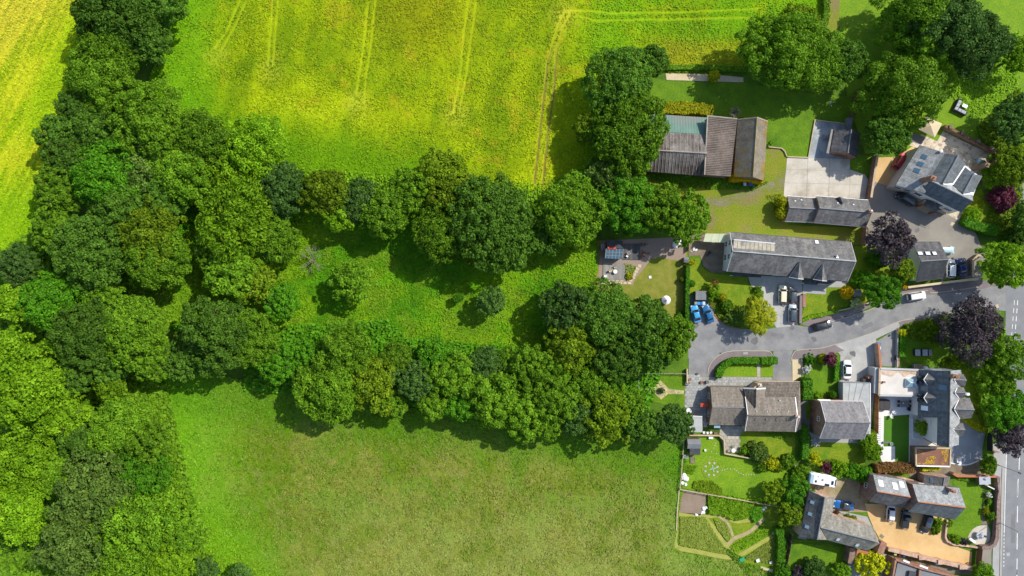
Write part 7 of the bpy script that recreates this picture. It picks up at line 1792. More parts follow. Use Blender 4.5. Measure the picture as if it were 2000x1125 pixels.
car(1607.5, 636, (34,-9), 4.25, 1.80, 'estate', 'paint_black', 'black car on the lane with its rear open')
car(1529, 575, (1,-36), 4.2, 1.74, 'estate', 'paint_cream', 'cream car parked nose-up on the long house drive')
car(1549, 577, (1,-30), 3.6, 1.68, 'hatch', 'paint_slate', 'dark car right of the cream one on the front drive', 'paint_slate')
car(1548.5, 613, (1,-36), 4.25, 1.80, 'hatch', 'paint_silver', 'silver car parked behind the dark one on the front drive', 'paint_slate')
car(1359.5, 613, (-8,-31), 4.1, 1.72, 'coupe', 'paint_azure', 'bright light-blue car nearest the tall thin hedge')
car(1383.5, 613.5, (-11,-30), 4.15, 1.72, 'soft', 'paint_teal', 'deep teal car right of the light-blue one')
car(1655.5, 722, (1,-35), 4.25, 1.80, 'saloon', 'paint_white', 'white saloon on the concrete drive beside the maroon acer')
car(1649, 987.5, (-39,-7), 4.6, 1.84, 'soft', 'paint_cobalt', 'blue soft-top car beside the L-shaped house', 'paint_slate')
car(1740.5, 1002, (3,-32), 3.8, 1.74, 'hatch', 'paint_white', 'white car on the golden drive left of the dark pickup')
car(1769.5, 1014.5, (4,-32), 4.1, 1.80, 'pickup', 'paint_green', 'dark green pickup in the middle of the golden drive')
car(1811, 1023.5, (-10,32), 4.25, 1.82, 'estate', 'paint_black', 'black car at the right end of the golden drive', 'paint_slate')
def motorhome(u, v, d, L, W, label):
    p = P(u, v, 2.0); rz = math.atan2(-d[1], d[0]); t = thing('motorhome', label, 'motorhome', (p.x, p.y, 0.03), rz); h = L / 2; hw = W / 2; lv = dict(local=True)
    mb = MB(); c = lambda x0, x1, w_, r, zf: [Vector((x, y, zf)) for x, y in rrect(x0, x1, w_, r)]
    mb.rings([c(-h, h - 0.95, hw, .12, .45), c(-h, h - 0.95, hw, .12, 2.5), c(-h + .08, h - 0.75, hw - .08, .2, 2.72), c(-h + .3, h - 0.95, hw - .3, .2, 2.78)]); mb.build('living_body', M['white_paint'], t, False, True)
    mb = MB(); mb.rings([c(h - 1.6, h, hw - .18, .35, .35), c(h - 1.6, h, hw - .15, .4, .95), c(h - 1.6, h - .25, hw - .2, .4, 1.15)]); mb.build('bonnet', M['white_paint'], t, False, True)
    mb = MB(); mb.rings([c(h - 1.6, h - .3, hw - .2, .3, 1.1), c(h - 1.6, h - .9, hw - .25, .3, 1.95)]); mb.build('windscreen', M['glass_dark'], t, False, True)
    mb = MB(); mb.rings([c(h - 1.8, h - .42, hw - .14, .5, 1.9), c(h - 1.8, h - .50, hw - .18, .5, 2.6), c(h - 1.8, h - .75, hw - .35, .4, 2.76)]); mb.build('cab_roof', M['white_paint'], t, False, True)
    mb = MB(); mb.rings([c(h - .98, h - .64, hw - .35, .15, 2.70), c(h - .98, h - .66, hw - .38, .15, 2.78)]); mb.build('cab_rooflight', M['glass_dark'], t, False, True)
    for x, y, a, b, m_ in ((-1.9,-.4,.35,.5,'black_plastic'),(-.5,.15,.35,.45,'grey_metal'),(.65,-.75,.95,.5,'glass_dark'),(1.75,-.1,.45,.85,'glass_dark'),(-1.5,.75,.3,.3,'pale_metal')):
        mb = MB(); mb.box((x, y, 2.83), (a, b, .12)); mb.build('roof_hatch', M[m_], t, False, True)
    mb = MB(); mb.box((-h - .02, 0, 1.75), (.06, W - .5, 1.0)); mb.build('rear_window', M['glass_sky'], t, False, True)
    mb = MB(); mb.box((-h + .45, 0, 2.74), (.7, W - .35, .10)); mb.build('rear_rooflight', M['glass_sky'], t, False, True)
    mb = MB(); mb.tube((-h + .6, hw + .06, 2.55), (h - 2.0, hw + .06, 2.55), .09, .09, 8); mb.build('awning', M['pale_metal'], t, False, True)
    for sx in (-0.26, 0.36):
        for sy in (-1, 1):
            mb = MB(); q = Vector((sx * L, sy * (hw - .12), .36)); mb.tube(q - Vector((0,.11,0)), q + Vector((0,.11,0)), .36, .36, 14); w_ = mb.build('wheel', M['tyre'], t, False, True)
            mb = MB(); mb.tube(q + Vector((0,sy*.07,0)), q + Vector((0,sy*.125,0)), .22, .2, 10); mb.build('rim', M['rim_silver'], w_, False, True)
    for sy in (-1, 1):
        mb = MB(); mb.box((h - .9, sy * (hw + .12), 1.5), (.16, .26, .35)); mb.build('mirror', M['black_plastic'], t, False, True)
        mb = MB(); mb.box((h - .06, sy * (hw - .45), .85), (.12, .35, .2)); mb.build('headlight', M['lamp_clear'], t, False, True)
motorhome(1607.5, 937.5, (56,10), 6.5, 2.3, 'white motorhome with roof hatches parked in the court')
# ------------------------------------------------------------------ street lamps
def street_lamp(u, v, label, h=7.2, arm=(1,0), head='black_plastic'):
    p = P(u, v); t = thing('street_lamp', label, 'street lamp', (p.x, p.y, 0), 0, 'street lamps along the main road')
    mb = MB(); mb.lathe([(.14,0),(.14,1.1),(.075,1.3),(.05,h)], p, 8); mb.build('column', M['grey_metal'], t)
    a = Vector((arm[0], arm[1], 0)); q = p + Vector((0,0,h)); mb = MB(); mb.tube(q, q + a * 1.2 + Vector((0,0,.25)), .045, .04, 6); mb.build('arm', M['grey_metal'], t)
    mb = MB(); c = q + a * 1.45 + Vector((0,0,.27)); mb.box(c, (.65, .26, .14), math.atan2(a.y, a.x), True); mb.build('lamp_head', M[head], t)
street_lamp(1944.5, 906.5, 'thin street lamp by the green tree at the road end of the garden wall', 6.6, (0.2,-0.1))
street_lamp(1944, 1017, 'street lamp with a pale head beside the roadside bed', 6.9, (1.0,0.0), 'white_plastic')
# ------------------------------------------------------------------ wheelie bins
def bin_(u, v, rz, body, lid, label, group=None):
    p = P(u, v, .5); t = thing('wheelie_bin', label, 'wheelie bin', (p.x, p.y, 0.03), rz, group); mb = MB()
    mb.rings([[Vector((x*.42, y*.48, .06)) for x, y in ((-.5,-.5),(.5,-.5),(.5,.5),(-.5,.5))], [Vector((x*.56, y*.68, .98)) for x, y in ((-.5,-.5),(.5,-.5),(.5,.5),(-.5,.5))]]); mb.build('tub', M[body], t, False, True)
    mb = MB(); mb.rings([[Vector((x*.6, y*.74, zf)) for x, y in ((-.5,-.5),(.5,-.5),(.5,.5),(-.5,.5))] for zf in (.98, 1.04)] + [[Vector((x*.4, y*.5, 1.09)) for x, y in ((-.5,-.5),(.5,-.5),(.5,.5),(-.5,.5))]]); mb.build('lid', M[lid], t, False, True)
    for sx in (-1, 1): mb = MB(); mb.tube((sx*.2,-.3,.1), (sx*.27,-.3,.1), .1, .1, 8); mb.build('wheel', M['tyre'], t, False, True)
    mb = MB(); mb.tube((-.24,-.39,1.0), (.24,-.39,1.0), .025, .025, 5); mb.build('handle', M[lid], t, False, True)
G1 = 'wheelie bins beside the small flat grey shed'; G2 = 'wheelie bins at the foot of the lichen barn'; G3 = 'wheelie bins against the alley wall'
for k, (x, y, c, n) in enumerate(((1357.6,591.5,'timber_grey','tan'),(1363,592,'toy_blue','light blue'),(1368.3,592.3,'bin_blue','royal blue'),(1373.4,592.2,'bin_pale','pale green'))): bin_(x, y, 0.05, c, c, n + ' wheelie bin in front of the small flat grey shed', G1)
for x, y, c, n in ((1453.5,360,'bin_pale','pale blue'),(1459,360.3,'bin_maroon','dark red'),(1464.5,360.8,'bin_blue','royal blue'),(1470,361.5,'bin_green','dark green')): bin_(x, y, 0.1, c, c, n + ' wheelie bin at the foot of the lichen barn', G2)
for x, y, c, n in ((1714.2,671.5,'bin_blue','upper blue'),(1714.5,679.5,'bin_pale','pale'),(1714.6,686.5,'bin_blue','lower blue'),(1714.6,695.5,'bin_maroon','dark red'),(1715,702.5,'bin_lime','lime green'),(1715.3,709,'bin_lime','lowest lime green')): bin_(x, y, 1.57, c, c, n + ' wheelie bin against the alley wall', G3)
bin_(1685.5, 957, 0.1, 'bin_blue', 'bin_blue', 'blue wheelie bin against the brick end of the stepped house')
bin_(1684.5, 945, 0.1, 'bin_maroon', 'bin_black', 'dark wheelie bin above the blue one at the stepped house')
bin_(1763.5, 1082.5, -0.25, 'bin_blue', 'bin_blue', 'blue wheelie bin behind the long pink brick wall'); bin_(1746.5, 1079.5, -0.25, 'bin_green', 'bin_lime', 'green wheelie bin left of the blue one behind the pink wall'); bin_(1755, 1081.5, -0.25, 'bin_maroon', 'bin_maroon', 'dark red wheelie bin between the two behind the pink wall')
bin_(1566, 749.5, 0, 'bin_blue', 'bin_blue', 'blue wheelie bin in the gap beside the mossy bungalow roof')
# ------------------------------------------------------------------ sheds
def shed(u, v, w, d, h, hr, rz, roof, wall, label, name='shed', pent=False, cat='shed'):
    p = P(u, v, h); t = thing(name, label, cat, (p.x, p.y, 0), rz); lv = dict(local=True)
    x, y = w / 2, d / 2; mb = MB(); mb.prism([(-x+.1,-y+.1),(x-.1,-y+.1),(x-.1,y-.1),(-x+.1,y-.1)], 0, h - .05); mb.build('wall', M[wall], t, False, True)
    q = lambda pts, nm: (lambda m_: (m_.slab(pts, .06), m_.build(nm, M[roof], t, False, True)))(MB())
    if pent: q([(-x,-y,h),(x,-y,h),(x,y,hr),(-x,y,hr)], 'roof')
    else:
        q([(-x,-y,h),(x,-y,h),(x,0,hr),(-x,0,hr)], 'roof_slope'); q([(x,y,h),(-x,y,h),(-x,0,hr),(x,0,hr)], 'roof_slope')
        mb = MB(); mb.tube((-x,0,hr+.01), (x,0,hr+.01), .05, .05, 6); mb.build('ridge_cap', M['lead_grey'], t, False, True)
        mb = MB()
        for sx in (-x+.1, x-.1): mb.face([(sx,-y+.1,h-.05),(sx,y-.1,h-.05),(sx,0,hr-.08)])
        mb.build('gable_end', M[wall], t, False, True)
    mb = MB(); mb.box((0, -y + .08, .95), (.75, .06, 1.8)); mb.build('door', M['timber_brown'], t, False, True)
    return t
shed(1369, 577, 2.35, 2.0, 1.9, 2.05, 0.0, 'felt_grey', 'timber_brown', 'small flat grey-roofed shed behind four bins', pent=True)
shed(1674, 572.5, 1.7, 1.55, 1.7, 2.2, 0.05, 'felt_grey', 'timber_brown', 'small blue-grey shed between the orange topiary and the round tree')
shed(1355.5, 867, 2.95, 2.1, 1.9, 2.35, 0.0, 'felt_grey', 'timber_brown', 'pale grey garden shed on the meadow side of the wheel garden')
shed(1357.5, 882, 2.3, 1.5, 1.7, 1.85, 0.0, 'slate_charcoal', 'timber_brown', 'dark lean-to in front of the pale grey garden shed', pent=True)
shed(1691, 744, 1.3, 1.0, 1.5, 1.6, 0.0, 'slate_charcoal', 'timber_brown', 'dark box store behind the short curved brick wall', 'store_box', True, 'store')
t = shed(1340.5, 507.5, 1.0, 1.3, 1.7, 2.0, 0.0, 'felt_grey', 'timber_grey', 'tiny grey shed at the top end of the tall thin hedge')
shed(1177.5, 483, 0.9, 1.5, 1.4, 1.5, 0.0, 'felt_grey', 'timber_grey', 'narrow grey cupboard left of the glass-roofed summerhouse', 'cupboard', True, 'cupboard')
# summerhouse with a glazed roof, greenhouse-like
t = thing('summerhouse', 'summerhouse with blue-grey glazed roof and orange beam on the cottage patio', 'summerhouse', base_of((1199,494)))
a, b, c, d = [P(*q, 2.4) for q in zz('d',(270,350),(478,352),(468,478),(262,465))]; a.z = b.z = 2.9
for i in range(5):
    f0, f1 = i / 5 + .01, (i + 1) / 5 - .01; slope(t, [lerpv(a,b,f0), lerpv(a,b,f1), lerpv(d,c,f1), lerpv(d,c,f0)], 'glass_blue', .04, 'roof_pane')
for i in range(6): flatbar(t, 'glazing_bar', lerpv(a,b,i/5), lerpv(d,c,i/5), .1, .06, 'timber_grey')
for f in (.35, .7): flatbar(t, 'cross_bar', lerpv(a,d,f)+Vector((0,0,.02)), lerpv(b,c,f)+Vector((0,0,.02)), .07, .06, 'timber_grey')
walls(t, inset([q[:2] for q in (a, b, c, d)], .12), 0, 2.3, 'timber_grey')
k0, k1 = [P(*q, 2.95) for q in zz('d',(292,340),(395,342))]; flatbar(t, 'orange_beam', k0, k1, .5, .1, 'red_paint')
p0, p1, p2, p3 = [P(*q, 2.2) for q in zz('d',(290,240),(478,250),(478,345),(285,335))]; slope(t, [p0, p1, p2, p3], 'slate_charcoal', .08, 'rear_roof'); walls(t, inset([q[:2] for q in (p0, p1, p2, p3)], .1), 0, 2.1, 'timber_brown', 'rear_wall')
# decks with separate boards
def deck(pts, n, mat, label, h=.18, gap=.03):
    q = [P(u, v) for u, v in pts]; c = sum(q, Vector()) / 4; t = thing('deck', label, 'deck', (c.x, c.y, 0)); mb = MB()
    for i in range(n):
        f0, f1 = i / n, (i + 1) / n - gap / ((q[1]-q[0]).length / n) / n; o = Vector((0,0,h + random.uniform(0,.012)))
        mb.slab([lerpv(q[0],q[1],f0)+o, lerpv(q[0],q[1],f1)+o, lerpv(q[3],q[2],f1)+o, lerpv(q[3],q[2],f0)+o], .04)
    stuff(mb.build('deck_board', M[mat], t)); mb = MB(); mb.prism([x[:2] for x in inset([x[:2] for x in q], .06)], 0, h - .045); mb.build('frame', M['timber_brown'], t)
deck(zz('d',(240,520),(500,520),(510,730),(235,730)), 16, 'deck_board', 'weathered grey deck with white table in the cottage garden')
deck(zz('d',(480,285),(690,290),(690,485),(475,480)), 13, 'deck_dark', 'dark deck right of the glass-roofed summerhouse')
st = [(x, 735) for x in range(195, 600, 54)] + [(x, 768) for x in range(180, 600, 54)] + [(600,700),(618,660),(640,625),(655,590),(680,560)]
for k, (x, y) in enumerate(st):
    c = P(*z('d', x, y)); mb = MB(); mb.box((c.x, c.y, .05), (.78, .5 if k < 16 else .7, .07), random.uniform(-.06,.06)); tag_ = mb.build('paving_slab', M['slab_buff'], bpy.data.objects['garden_patio'])
# ------------------------------------------------------------------ garden furniture
def table(u, v, r, top, label, h=.72, square=None, rz=0):
    p = P(u, v, h); t = thing('garden_table', label, 'table', (p.x, p.y, .05), rz); mb = MB()
    if square: mb.box((0,0,h), (square[0], square[1], .05), 0, True)
    else: mb.lathe([(r*.96,h-.03),(r,h-.01),(r,h+.02),(r*.9,h+.03)], n=20)
    mb.build('tabletop', M[top], t, False, True)
    w, d = (square[0]*.42, square[1]*.42) if square else (r*.6, r*.6)
    for sx in (-1,1):
        for sy in (-1,1): mb = MB(); mb.tube((sx*w,sy*d,0), (sx*w,sy*d,h-.02), .03, .03, 6); mb.build('leg', M[top], t, False, True)
def chair(u, v, rz, mat, label, s=.5):
    p = P(u, v, .5); t = thing('garden_chair', label, 'chair', (p.x, p.y, .05), rz); mb = MB(); mb.box((0,0,.44), (s,s,.05), 0, True); mb.build('seat', M[mat], t, False, True)
    mb = MB(); mb.rings([[Vector((-s/2-.03,-s/2,.46)),Vector((-s/2+.03,-s/2,.46)),Vector((-s/2+.03,s/2,.46)),Vector((-s/2-.03,s/2,.46))],[Vector((-s/2-.16,-s/2,.92)),Vector((-s/2-.11,-s/2,.92)),Vector((-s/2-.11,s/2,.92)),Vector((-s/2-.16,s/2,.92))]]); mb.build('backrest', M[mat], t, False, True)
    for sx in (-1,1):
        for sy in (-1,1): mb = MB(); mb.tube((sx*s*.44,sy*s*.44,0), (sx*s*.44,sy*s*.44,.43), .022, .022, 5); mb.build('leg', M[mat], t, False, True)
    for sy in (-1,1): mb = MB(); mb.box((0,sy*s*.5,.66), (s,.05,.04), 0, True); mb.build('armrest', M[mat], t, False, True)
table(*z('d',385,628), .46, 'white_plastic', 'round white table on the weathered deck')
chair(*z('d',328,622), 0.0, 'timber_pale', 'wooden chair left of the round white table')
chair(*z('d',383,575), -1.57, 'timber_pale', 'wooden chair above the round white table')
def crate(u, v, s, h, rz, mat, label, name='planter_box', cat='planter', lvl=.03):
    p = P(u, v, h); t = thing(name, label, cat, (p.x, p.y, lvl), rz); mb = MB(); x, y = s[0]/2, s[1]/2; k = .05
    mb.rings([[Vector((a*x*.9,b*y*.9,0)) for a,b in ((-1,-1),(1,-1),(1,1),(-1,1))],[Vector((a*x,b*y,h)) for a,b in ((-1,-1),(1,-1),(1,1),(-1,1))],[Vector((a*(x-k),b*(y-k),h)) for a,b in ((-1,-1),(1,-1),(1,1),(-1,1))],[Vector((a*(x-k),b*(y-k),h-.12)) for a,b in ((-1,-1),(1,-1),(1,1),(-1,1))]], True, True); mb.build('tub', M[mat], t, False, True)
    mb = MB(); mb.box((0,0,h-.08), (2*(x-k)*.96,2*(y-k)*.96,.03)); mb.build('filling', M[mat if mat.startswith('white') else 'bare_earth'], t, False, True)
crate(*z('d',266,690), (.75,.75), .5, 0, 'white_plastic', 'white square box at the lower left of the weathered deck', 'storage_box', 'box', .2)
crate(*z('d',812,695), (.6,.6), .12, .1, 'white_plastic', 'small white square left of centre on the dry cottage lawn', 'lawn_marker', 'marker')
crate(*z('d',795,1022), (.5,.5), .12, .1, 'white_plastic', 'small white square near the trees on the dry cottage lawn', 'lawn_marker', 'marker')
crate(*z('d',548,402), (.7,.6), .6, .5, 'pale_metal', 'pale metal box on the dark deck', 'storage_box', 'box', .2)
crate(*z('d',530,440), (.5,.4), .5, -.5, 'white_plastic', 'small white tub on the dark deck', 'tub', 'tub', .2)
crate(*z('d',775,298), (.5,.5), .4, 0, 'timber_pale', 'small yellow-brown box under the trees on the cottage patio', 'wooden_box', 'box')
crate(*z('d',728,297), (.75,.6), .6, 0, 'black_plastic', 'black box under the trees on the cottage patio', 'black_box', 'box')
def boulder(u, v, r, label, mat='white_plastic', n=5, name='rubble_heap', cat='rubble', seed=0):
    p = P(u, v); rng = random.Random(seed); t = thing(name, label, cat, (p.x, p.y, 0))
    for i in range(n):
        mb = MB(); rr = r * rng.uniform(.3,.55); c = (p.x + rng.uniform(-.6,.6)*r, p.y + rng.uniform(-.5,.5)*r, 0)
        mb.lathe([(rr*.8,0),(rr,rr*.3),(rr*.7,rr*.65),(rr*.2,rr*.8)], c, 7, rng.uniform(.7,1.3), rng.uniform(.7,1.3), rng.uniform(0,3)); mb.build('block', M[mat], t)
boulder(*z('d',1150,280), 1.15, 'white sacks and rubble at the top of the cottage patio', n=8, seed=1)
boulder(*z('d',1350,350), .65, 'white sacks beside the garden gate of the long house', n=4, seed=2)
boulder(*z('d',1310,385), .4, 'small pale stones on the path by the garden gate', 'pebble', 5, seed=3)
boulder(*z('n',482,300), .75, 'white sacks at the corner of the bare tilled plot', n=5, seed=4); boulder(*z('n',450,360), .7, 'white sack beside the tilled plot, right of the left one', n=3, seed=5); boulder(*z('n',372,378), .6, 'white sack below the tilled plot, leftmost', n=3, seed=6)
boulder(*z('m',235,700), 1.2, 'pile of white rubble on the meadow side of the wheel garden', 'patio_white', 9, seed=7); boulder(*z('m',220,775), .9, 'white sheet-covered heap below the white rubble pile', n=4, seed=8)
# stone ornament with a pointed roof
p = P(*z('d',1005,975), 1.0); t = thing('round_dovecote', 'round dark ornament with pointed white roof on the dry cottage lawn', 'dovecote', (p.x, p.y, 0))
mb = MB(); mb.lathe([(.75,0),(.8,.15),(.72,.2),(.68,1.2)], (p.x,p.y,0), 12); mb.build('drum', M['brick_brown'], t)
for k in range(12):
    a0, a1 = 6.283*k/12, 6.283*(k+1)/12; mb = MB(); mb.slab([(p.x+1.02*math.cos(a0),p.y+1.02*math.sin(a0),1.15),(p.x+1.02*math.cos(a1),p.y+1.02*math.sin(a1),1.15),(p.x,p.y,1.85)], .05); mb.build('roof_panel', M['white_plastic' if k in (0,1,2,3,9,10,11) else 'cushion_grey'], t)  # panels turned from the sun are grey: shade put into their colour
mb = MB(); mb.lathe([(.06,0),(.09,.1),(.0,.3)], (p.x,p.y,1.83), 8); mb.build('finial', M['pale_metal'], t)
# motorbike or barbecue on the terrace
p = P(*z('d',1535,395), .6); t = thing('barbecue', 'black kettle barbecue with side shelf on the brown terrace of the long house', 'barbecue', (p.x, p.y, 0), .9)
mb = MB(); mb.lathe([(.1,.5),(.32,.62),(.36,.8),(.3,.95),(.08,1.05)], n=14); mb.build('kettle', M['black_plastic'], t, False, True)
for k in range(3): mb = MB(); a = 2.1*k; mb.tube((.15*math.cos(a),.15*math.sin(a),.62), (.38*math.cos(a),.38*math.sin(a),0), .03, .03, 5); mb.build('leg', M['grey_metal'], t, False, True)
mb = MB(); mb.box((-.75,0,.75), (.7,.4,.05), 0, True); mb.build('side_shelf', M['black_plastic'], t, False, True)
# rotary clothes line
p = P(1617, 204); t = thing('clothes_line', 'white rotary clothes line on the back lawn below the big round tree', 'clothes line', (p.x, p.y, 0))
mb = MB(); mb.tube((p.x,p.y,0), (p.x,p.y,1.9), .03, .03, 6); mb.build('pole', M['white_plastic'], t)
for k in range(4): a = math.pi/2*k; mb = MB(); mb.tube((p.x,p.y,1.3), (p.x+1.1*math.cos(a),p.y+1.1*math.sin(a),1.9), .025, .02, 5); mb.build('arm', M['white_plastic'], t)
# gazebo
t = thing('gazebo', 'beige fabric gazebo with square tented roof beside the crazy-paved patio', 'gazebo', base_of((1817,249)))
G = [P(*q, 2.1) for q in zz('c',(805,295),(1000,385),(910,553),(715,455))]; top = P(*z('c',862,412), 3.0)
for k in range(4): slope(t, [G[k], G[(k+1)%4], top], 'canvas_beige', .03, 'roof_panel'); q = lerpv(G[k], top, .06); bar(t, 'pole', (q.x,q.y,0), (q.x,q.y,2.15), .04, 'grey_metal')
# corner sofa and table on the paddock lawn
p = P(1878, 208.5, .4); t = thing('corner_sofa', 'grey L-shaped garden sofa on the paddock lawn', 'sofa', (p.x, p.y, .02), -.46)
def part(nm, c, s, m_, rz=0): mb = MB(); mb.box(c, s, rz, True); return mb.build(nm, M[m_], t, False, True)
part('base', (-.95,.25,.2), (.85,2.0,.36), 'slate_charcoal'); part('base', (.5,-.95,.2), (2.05,.85,.36), 'slate_charcoal'); part('corner_base', (-.95,-1.0,.2), (.85,.5,.36), 'slate_charcoal')
part('backrest', (-1.42,-.2,.45), (.14,2.9,.85), 'slate_charcoal'); part('backrest', (.1,-1.42,.45), (3.0,.14,.85), 'slate_charcoal'); part('armrest', (1.55,-.95,.35), (.12,.85,.6), 'slate_charcoal'); part('armrest', (-.95,1.3,.35), (.85,.12,.6), 'slate_charcoal')
for c in ((-.9,.8,.45),(-.9,.0,.45),(-.9,-.85,.45)): part('seat_cushion', c, (.72,.72,.16), 'cushion_grey')
for c in ((-.05,-.9,.45),(.7,-.9,.45),(1.2,-.9,.44)): part('seat_cushion', c, (.66,.7,.16), 'cushion_grey')
table(1884.5, 207, .5, 'white_plastic', 'rectangular white table set into the grey corner sofa', .5, (1.15,.75), -.46)
# bench-like loungers on the stone patio
table(*z('c',1450,835), .5, 'bin_pale', 'pale blue-grey table on the crazy-paved patio', .7, (1.1,.8), 1.0)
for k, (x, y, r_) in enumerate(((1405,830,.9),(1500,860,4.0),(1450,890,2.2))): chair(*z('c',x,y), r_, 'grey_metal', ('left','right','lower')[k] + ' grey chair of the crazy-paved patio table')
# hives on the lawn under the copper tree
for k, x in enumerate((697, 785, 850)):
    p = P(*z('j',x,428), .6); t = thing('compost_bin', ('left','middle','right')[k] + ' grey slatted compost box in the row under the copper-purple tree', 'compost bin', (p.x, p.y, 0), .04, 'grey boxes on the shaded lawn')
    w = 1.2 if k < 2 else .75; mb = MB(); mb.box((0,0,.4), (w,1.4,.8)); mb.build('box', M['slate_charcoal'], t, False, True)
    for i in range(6): mb = MB(); mb.box((0,-.58+.232*i,.83), (w*.94,.2,.05), 0, True); mb.build('slat', M['cushion_grey' if k < 2 else 'grey_metal'], t, False, True)
# hot tub with its white surround, dining set, stepping strips
p = P(*z('p',295,440), .8); t = thing('hot_tub', 'dark covered octagonal hot tub on the white terrace', 'hot tub', (p.x, p.y, .03))
mb = MB(); mb.rings([[Vector((x,y,zf)) for x,y in rrect(-1.25,1.25,1.2,.75,3)] for zf in (0,.8)]); mb.build('shell', M['slate_charcoal'], t, False, True)
mb = MB(); mb.rings([[Vector((x,y,.8)) for x,y in rrect(-1.3,1.3,1.25,.75,3)],[Vector((x,y,.92)) for x,y in rrect(-1.3,1.3,1.25,.75,3)],[Vector((x,y,.95)) for x,y in rrect(-1.1,1.1,1.05,.6,3)]]); mb.build('cover', M['tub_cover'], t, False, True)
mb = MB(); mb.box((0,0,.955), (.05,2.1,.03)); mb.build('cover_fold', M['black_plastic'], t, False, True)
table(*z('p',542,430), .5, 'lead_grey', 'grey rectangular dining table on the terrace right of the hot tub', .74, (1.75,1.35), .05)
p = P(*z('p',527,420), .95); mb = MB(); mb.lathe([(.12,0),(.16,.15),(.1,.2)], (p.x,p.y,.82), 10); solo(mb, 'white_bowl', M['white_plastic'], 'white bowl standing on the grey dining table', 'bowl')
for k, (x, y, r_) in enumerate(((470,400,0),(470,450,0),(615,400,3.14),(615,450,3.14),(590,490,1.57))): chair(*z('p',x,y), r_, 'black_plastic', ('upper left','lower left','upper right','lower right','lone lower')[k] + ' black chair at the grey dining table')
p = P(*z('p',625,495), .3); t = thing('lounger', 'dark lounger below the grey dining table', 'lounger', (p.x, p.y, .05), -.35)
part('frame', (0,0,.25), (1.7,.6,.08), 'black_plastic'); part('backrest', (-.75,0,.45), (.5,.6,.08), 'black_plastic'); [part('leg', (sx*.7,sy*.25,.12), (.06,.06,.24), 'black_plastic') for sx in (-1,1) for sy in (-1,1)]
mb = MB(); p = P(*z('p',667,437)); mb.lathe([(.16,0),(.2,.35),(.15,.36),(.14,.25)], (p.x,p.y,.03), 12); solo(mb, 'plant_pot', M['black_plastic'], 'small black pot alone on the terrace paving', 'pot')
for k in range(13):
    c = P(*z('p', 232 - k*.4, 612 + k*26.5)); mb = MB(); mb.box((c.x, c.y, .05), (.75,.16,.06)); mb.build('step_strip', M['cushion_grey'], bpy.data.objects['white_path'])
chair(*z('p',405,528), 2.3, 'white_plastic', 'white chair beside the hot tub at the lawn corner'); chair(*z('p',380,580), 1.4, 'white_plastic', 'white chair on the top edge of the artificial lawn')
crate(*z('s',320,275), (1.4,.45), .4, .1, 'grey_metal', 'grey trough planter on the edge of the artificial lawn'); crate(*z('s',385,295), (.6,.6), .4, .1, 'bin_pale', 'pale planter right of the grey trough')
crate(*z('s',247,360), (.5,.5), .4, .1, 'black_plastic', 'black pot at the end of the striped white path')
# shrub palm bed earth
# wheel-shaped garden: ring, spokes and stone beds
c0 = P(*z('m',560,600)); t = thing('wheel_bed', 'wheel-shaped flower bed with stone ring and crossed spokes on the lawn', 'flower bed', (c0.x, c0.y, 0))
mb = MB(); n = 36
for k in range(n):
    a = 6.283*k/n; mb.box((c0.x+2.08*math.cos(a), c0.y+2.08*math.sin(a), .04), (.1,.32,.08), a)
stuff(mb.build('rim_stone', M['mown_path'], t))
for k in range(8):
    a = 6.283*k/8+.35; mb = MB(); mb.box((c0.x+1.45*math.cos(a), c0.y+1.45*math.sin(a), .04), (.5,.4,.07), a + random.uniform(-.3,.3)); mb.build('bed_stone', M['slab_stone'], t)
for a in (.25, 1.8): d = Vector((math.cos(a), math.sin(a), 0)); o_ = c0 + Vector((.35,.1,0)); flatbar(t, 'spoke', o_ - d*.85 + Vector((0,0,.03)), o_ + d*.85 + Vector((0,0,.03)), .14, .05, 'pale_metal')
t = thing('stepping_stones', 'curving line of pale stepping stones across the wheel garden lawn', 'stepping stones', base_of(z('m',900,640)))
for (x, y) in ((690,615),(720,608),(750,598),(790,597),(840,602),(865,622),(890,640),(918,655),(946,668),(980,672),(1012,668),(1045,664),(1078,668)):
    c = P(*z('m',x,y)); mb = MB(); mb.lathe([(.15,0),(.17,.04),(.08,.06)], (c.x,c.y,.01), 7, 1, .8, random.uniform(0,3)); mb.build('stone', M['pebble'], t)
t = thing('stepping_stones', 'short line of stepping stones from the shed to the wheel-shaped bed', 'stepping stones', base_of(z('m',590,310)))
for (x, y) in ((610,285),(600,315),(585,345),(560,390),(540,455),(620,410)):
    c = P(*z('m',x,y)); mb = MB(); mb.lathe([(.15,0),(.17,.04),(.08,.06)], (c.x,c.y,.01), 7, 1, .8, random.uniform(0,3)); mb.build('stone', M['pebble'], t)
table(*z('m',828,375), .45, 'white_plastic', 'round white table on the lower bungalow patio')
for k, (x, y, r_) in enumerate(((775,378,0),(830,330,-1.57))): chair(*z('m',x,y), r_, 'timber_grey', ('left','upper')[k] + ' grey chair by the round white patio table')
crate(*z('m',555,215), (1.0,.7), .5, 0, 'white_plastic', 'white trough of dark plants on the wheel garden lawn'); crate(*z('m',487,372), (.45,.45), .4, .2, 'white_plastic', 'small white pot right of the pale grey shed')
crate(*z('m',245,450), (1.1,.7), .9, 0, 'bin_pale', 'pale-topped bench box below the pale grey shed', 'bench_box', 'box'); crate(*z('m',330,490), (1.0,1.4), .2, 0, 'slab_earth', 'brown earth bed right of the pale-topped box', 'raised_bed', 'raised bed')
for k, (x, y) in enumerate(((470,155),(515,160),(555,155))): crate(*z('m',x,y), (.5,.5), .45, k*.3, 'white_plastic', ('left','middle','right')[k] + ' white flower tub on the bungalow patio edge')
crate(*z('m',615,165), (.8,.5), .3, 0, 'terracotta', 'terracotta trough beside the white flower tubs')
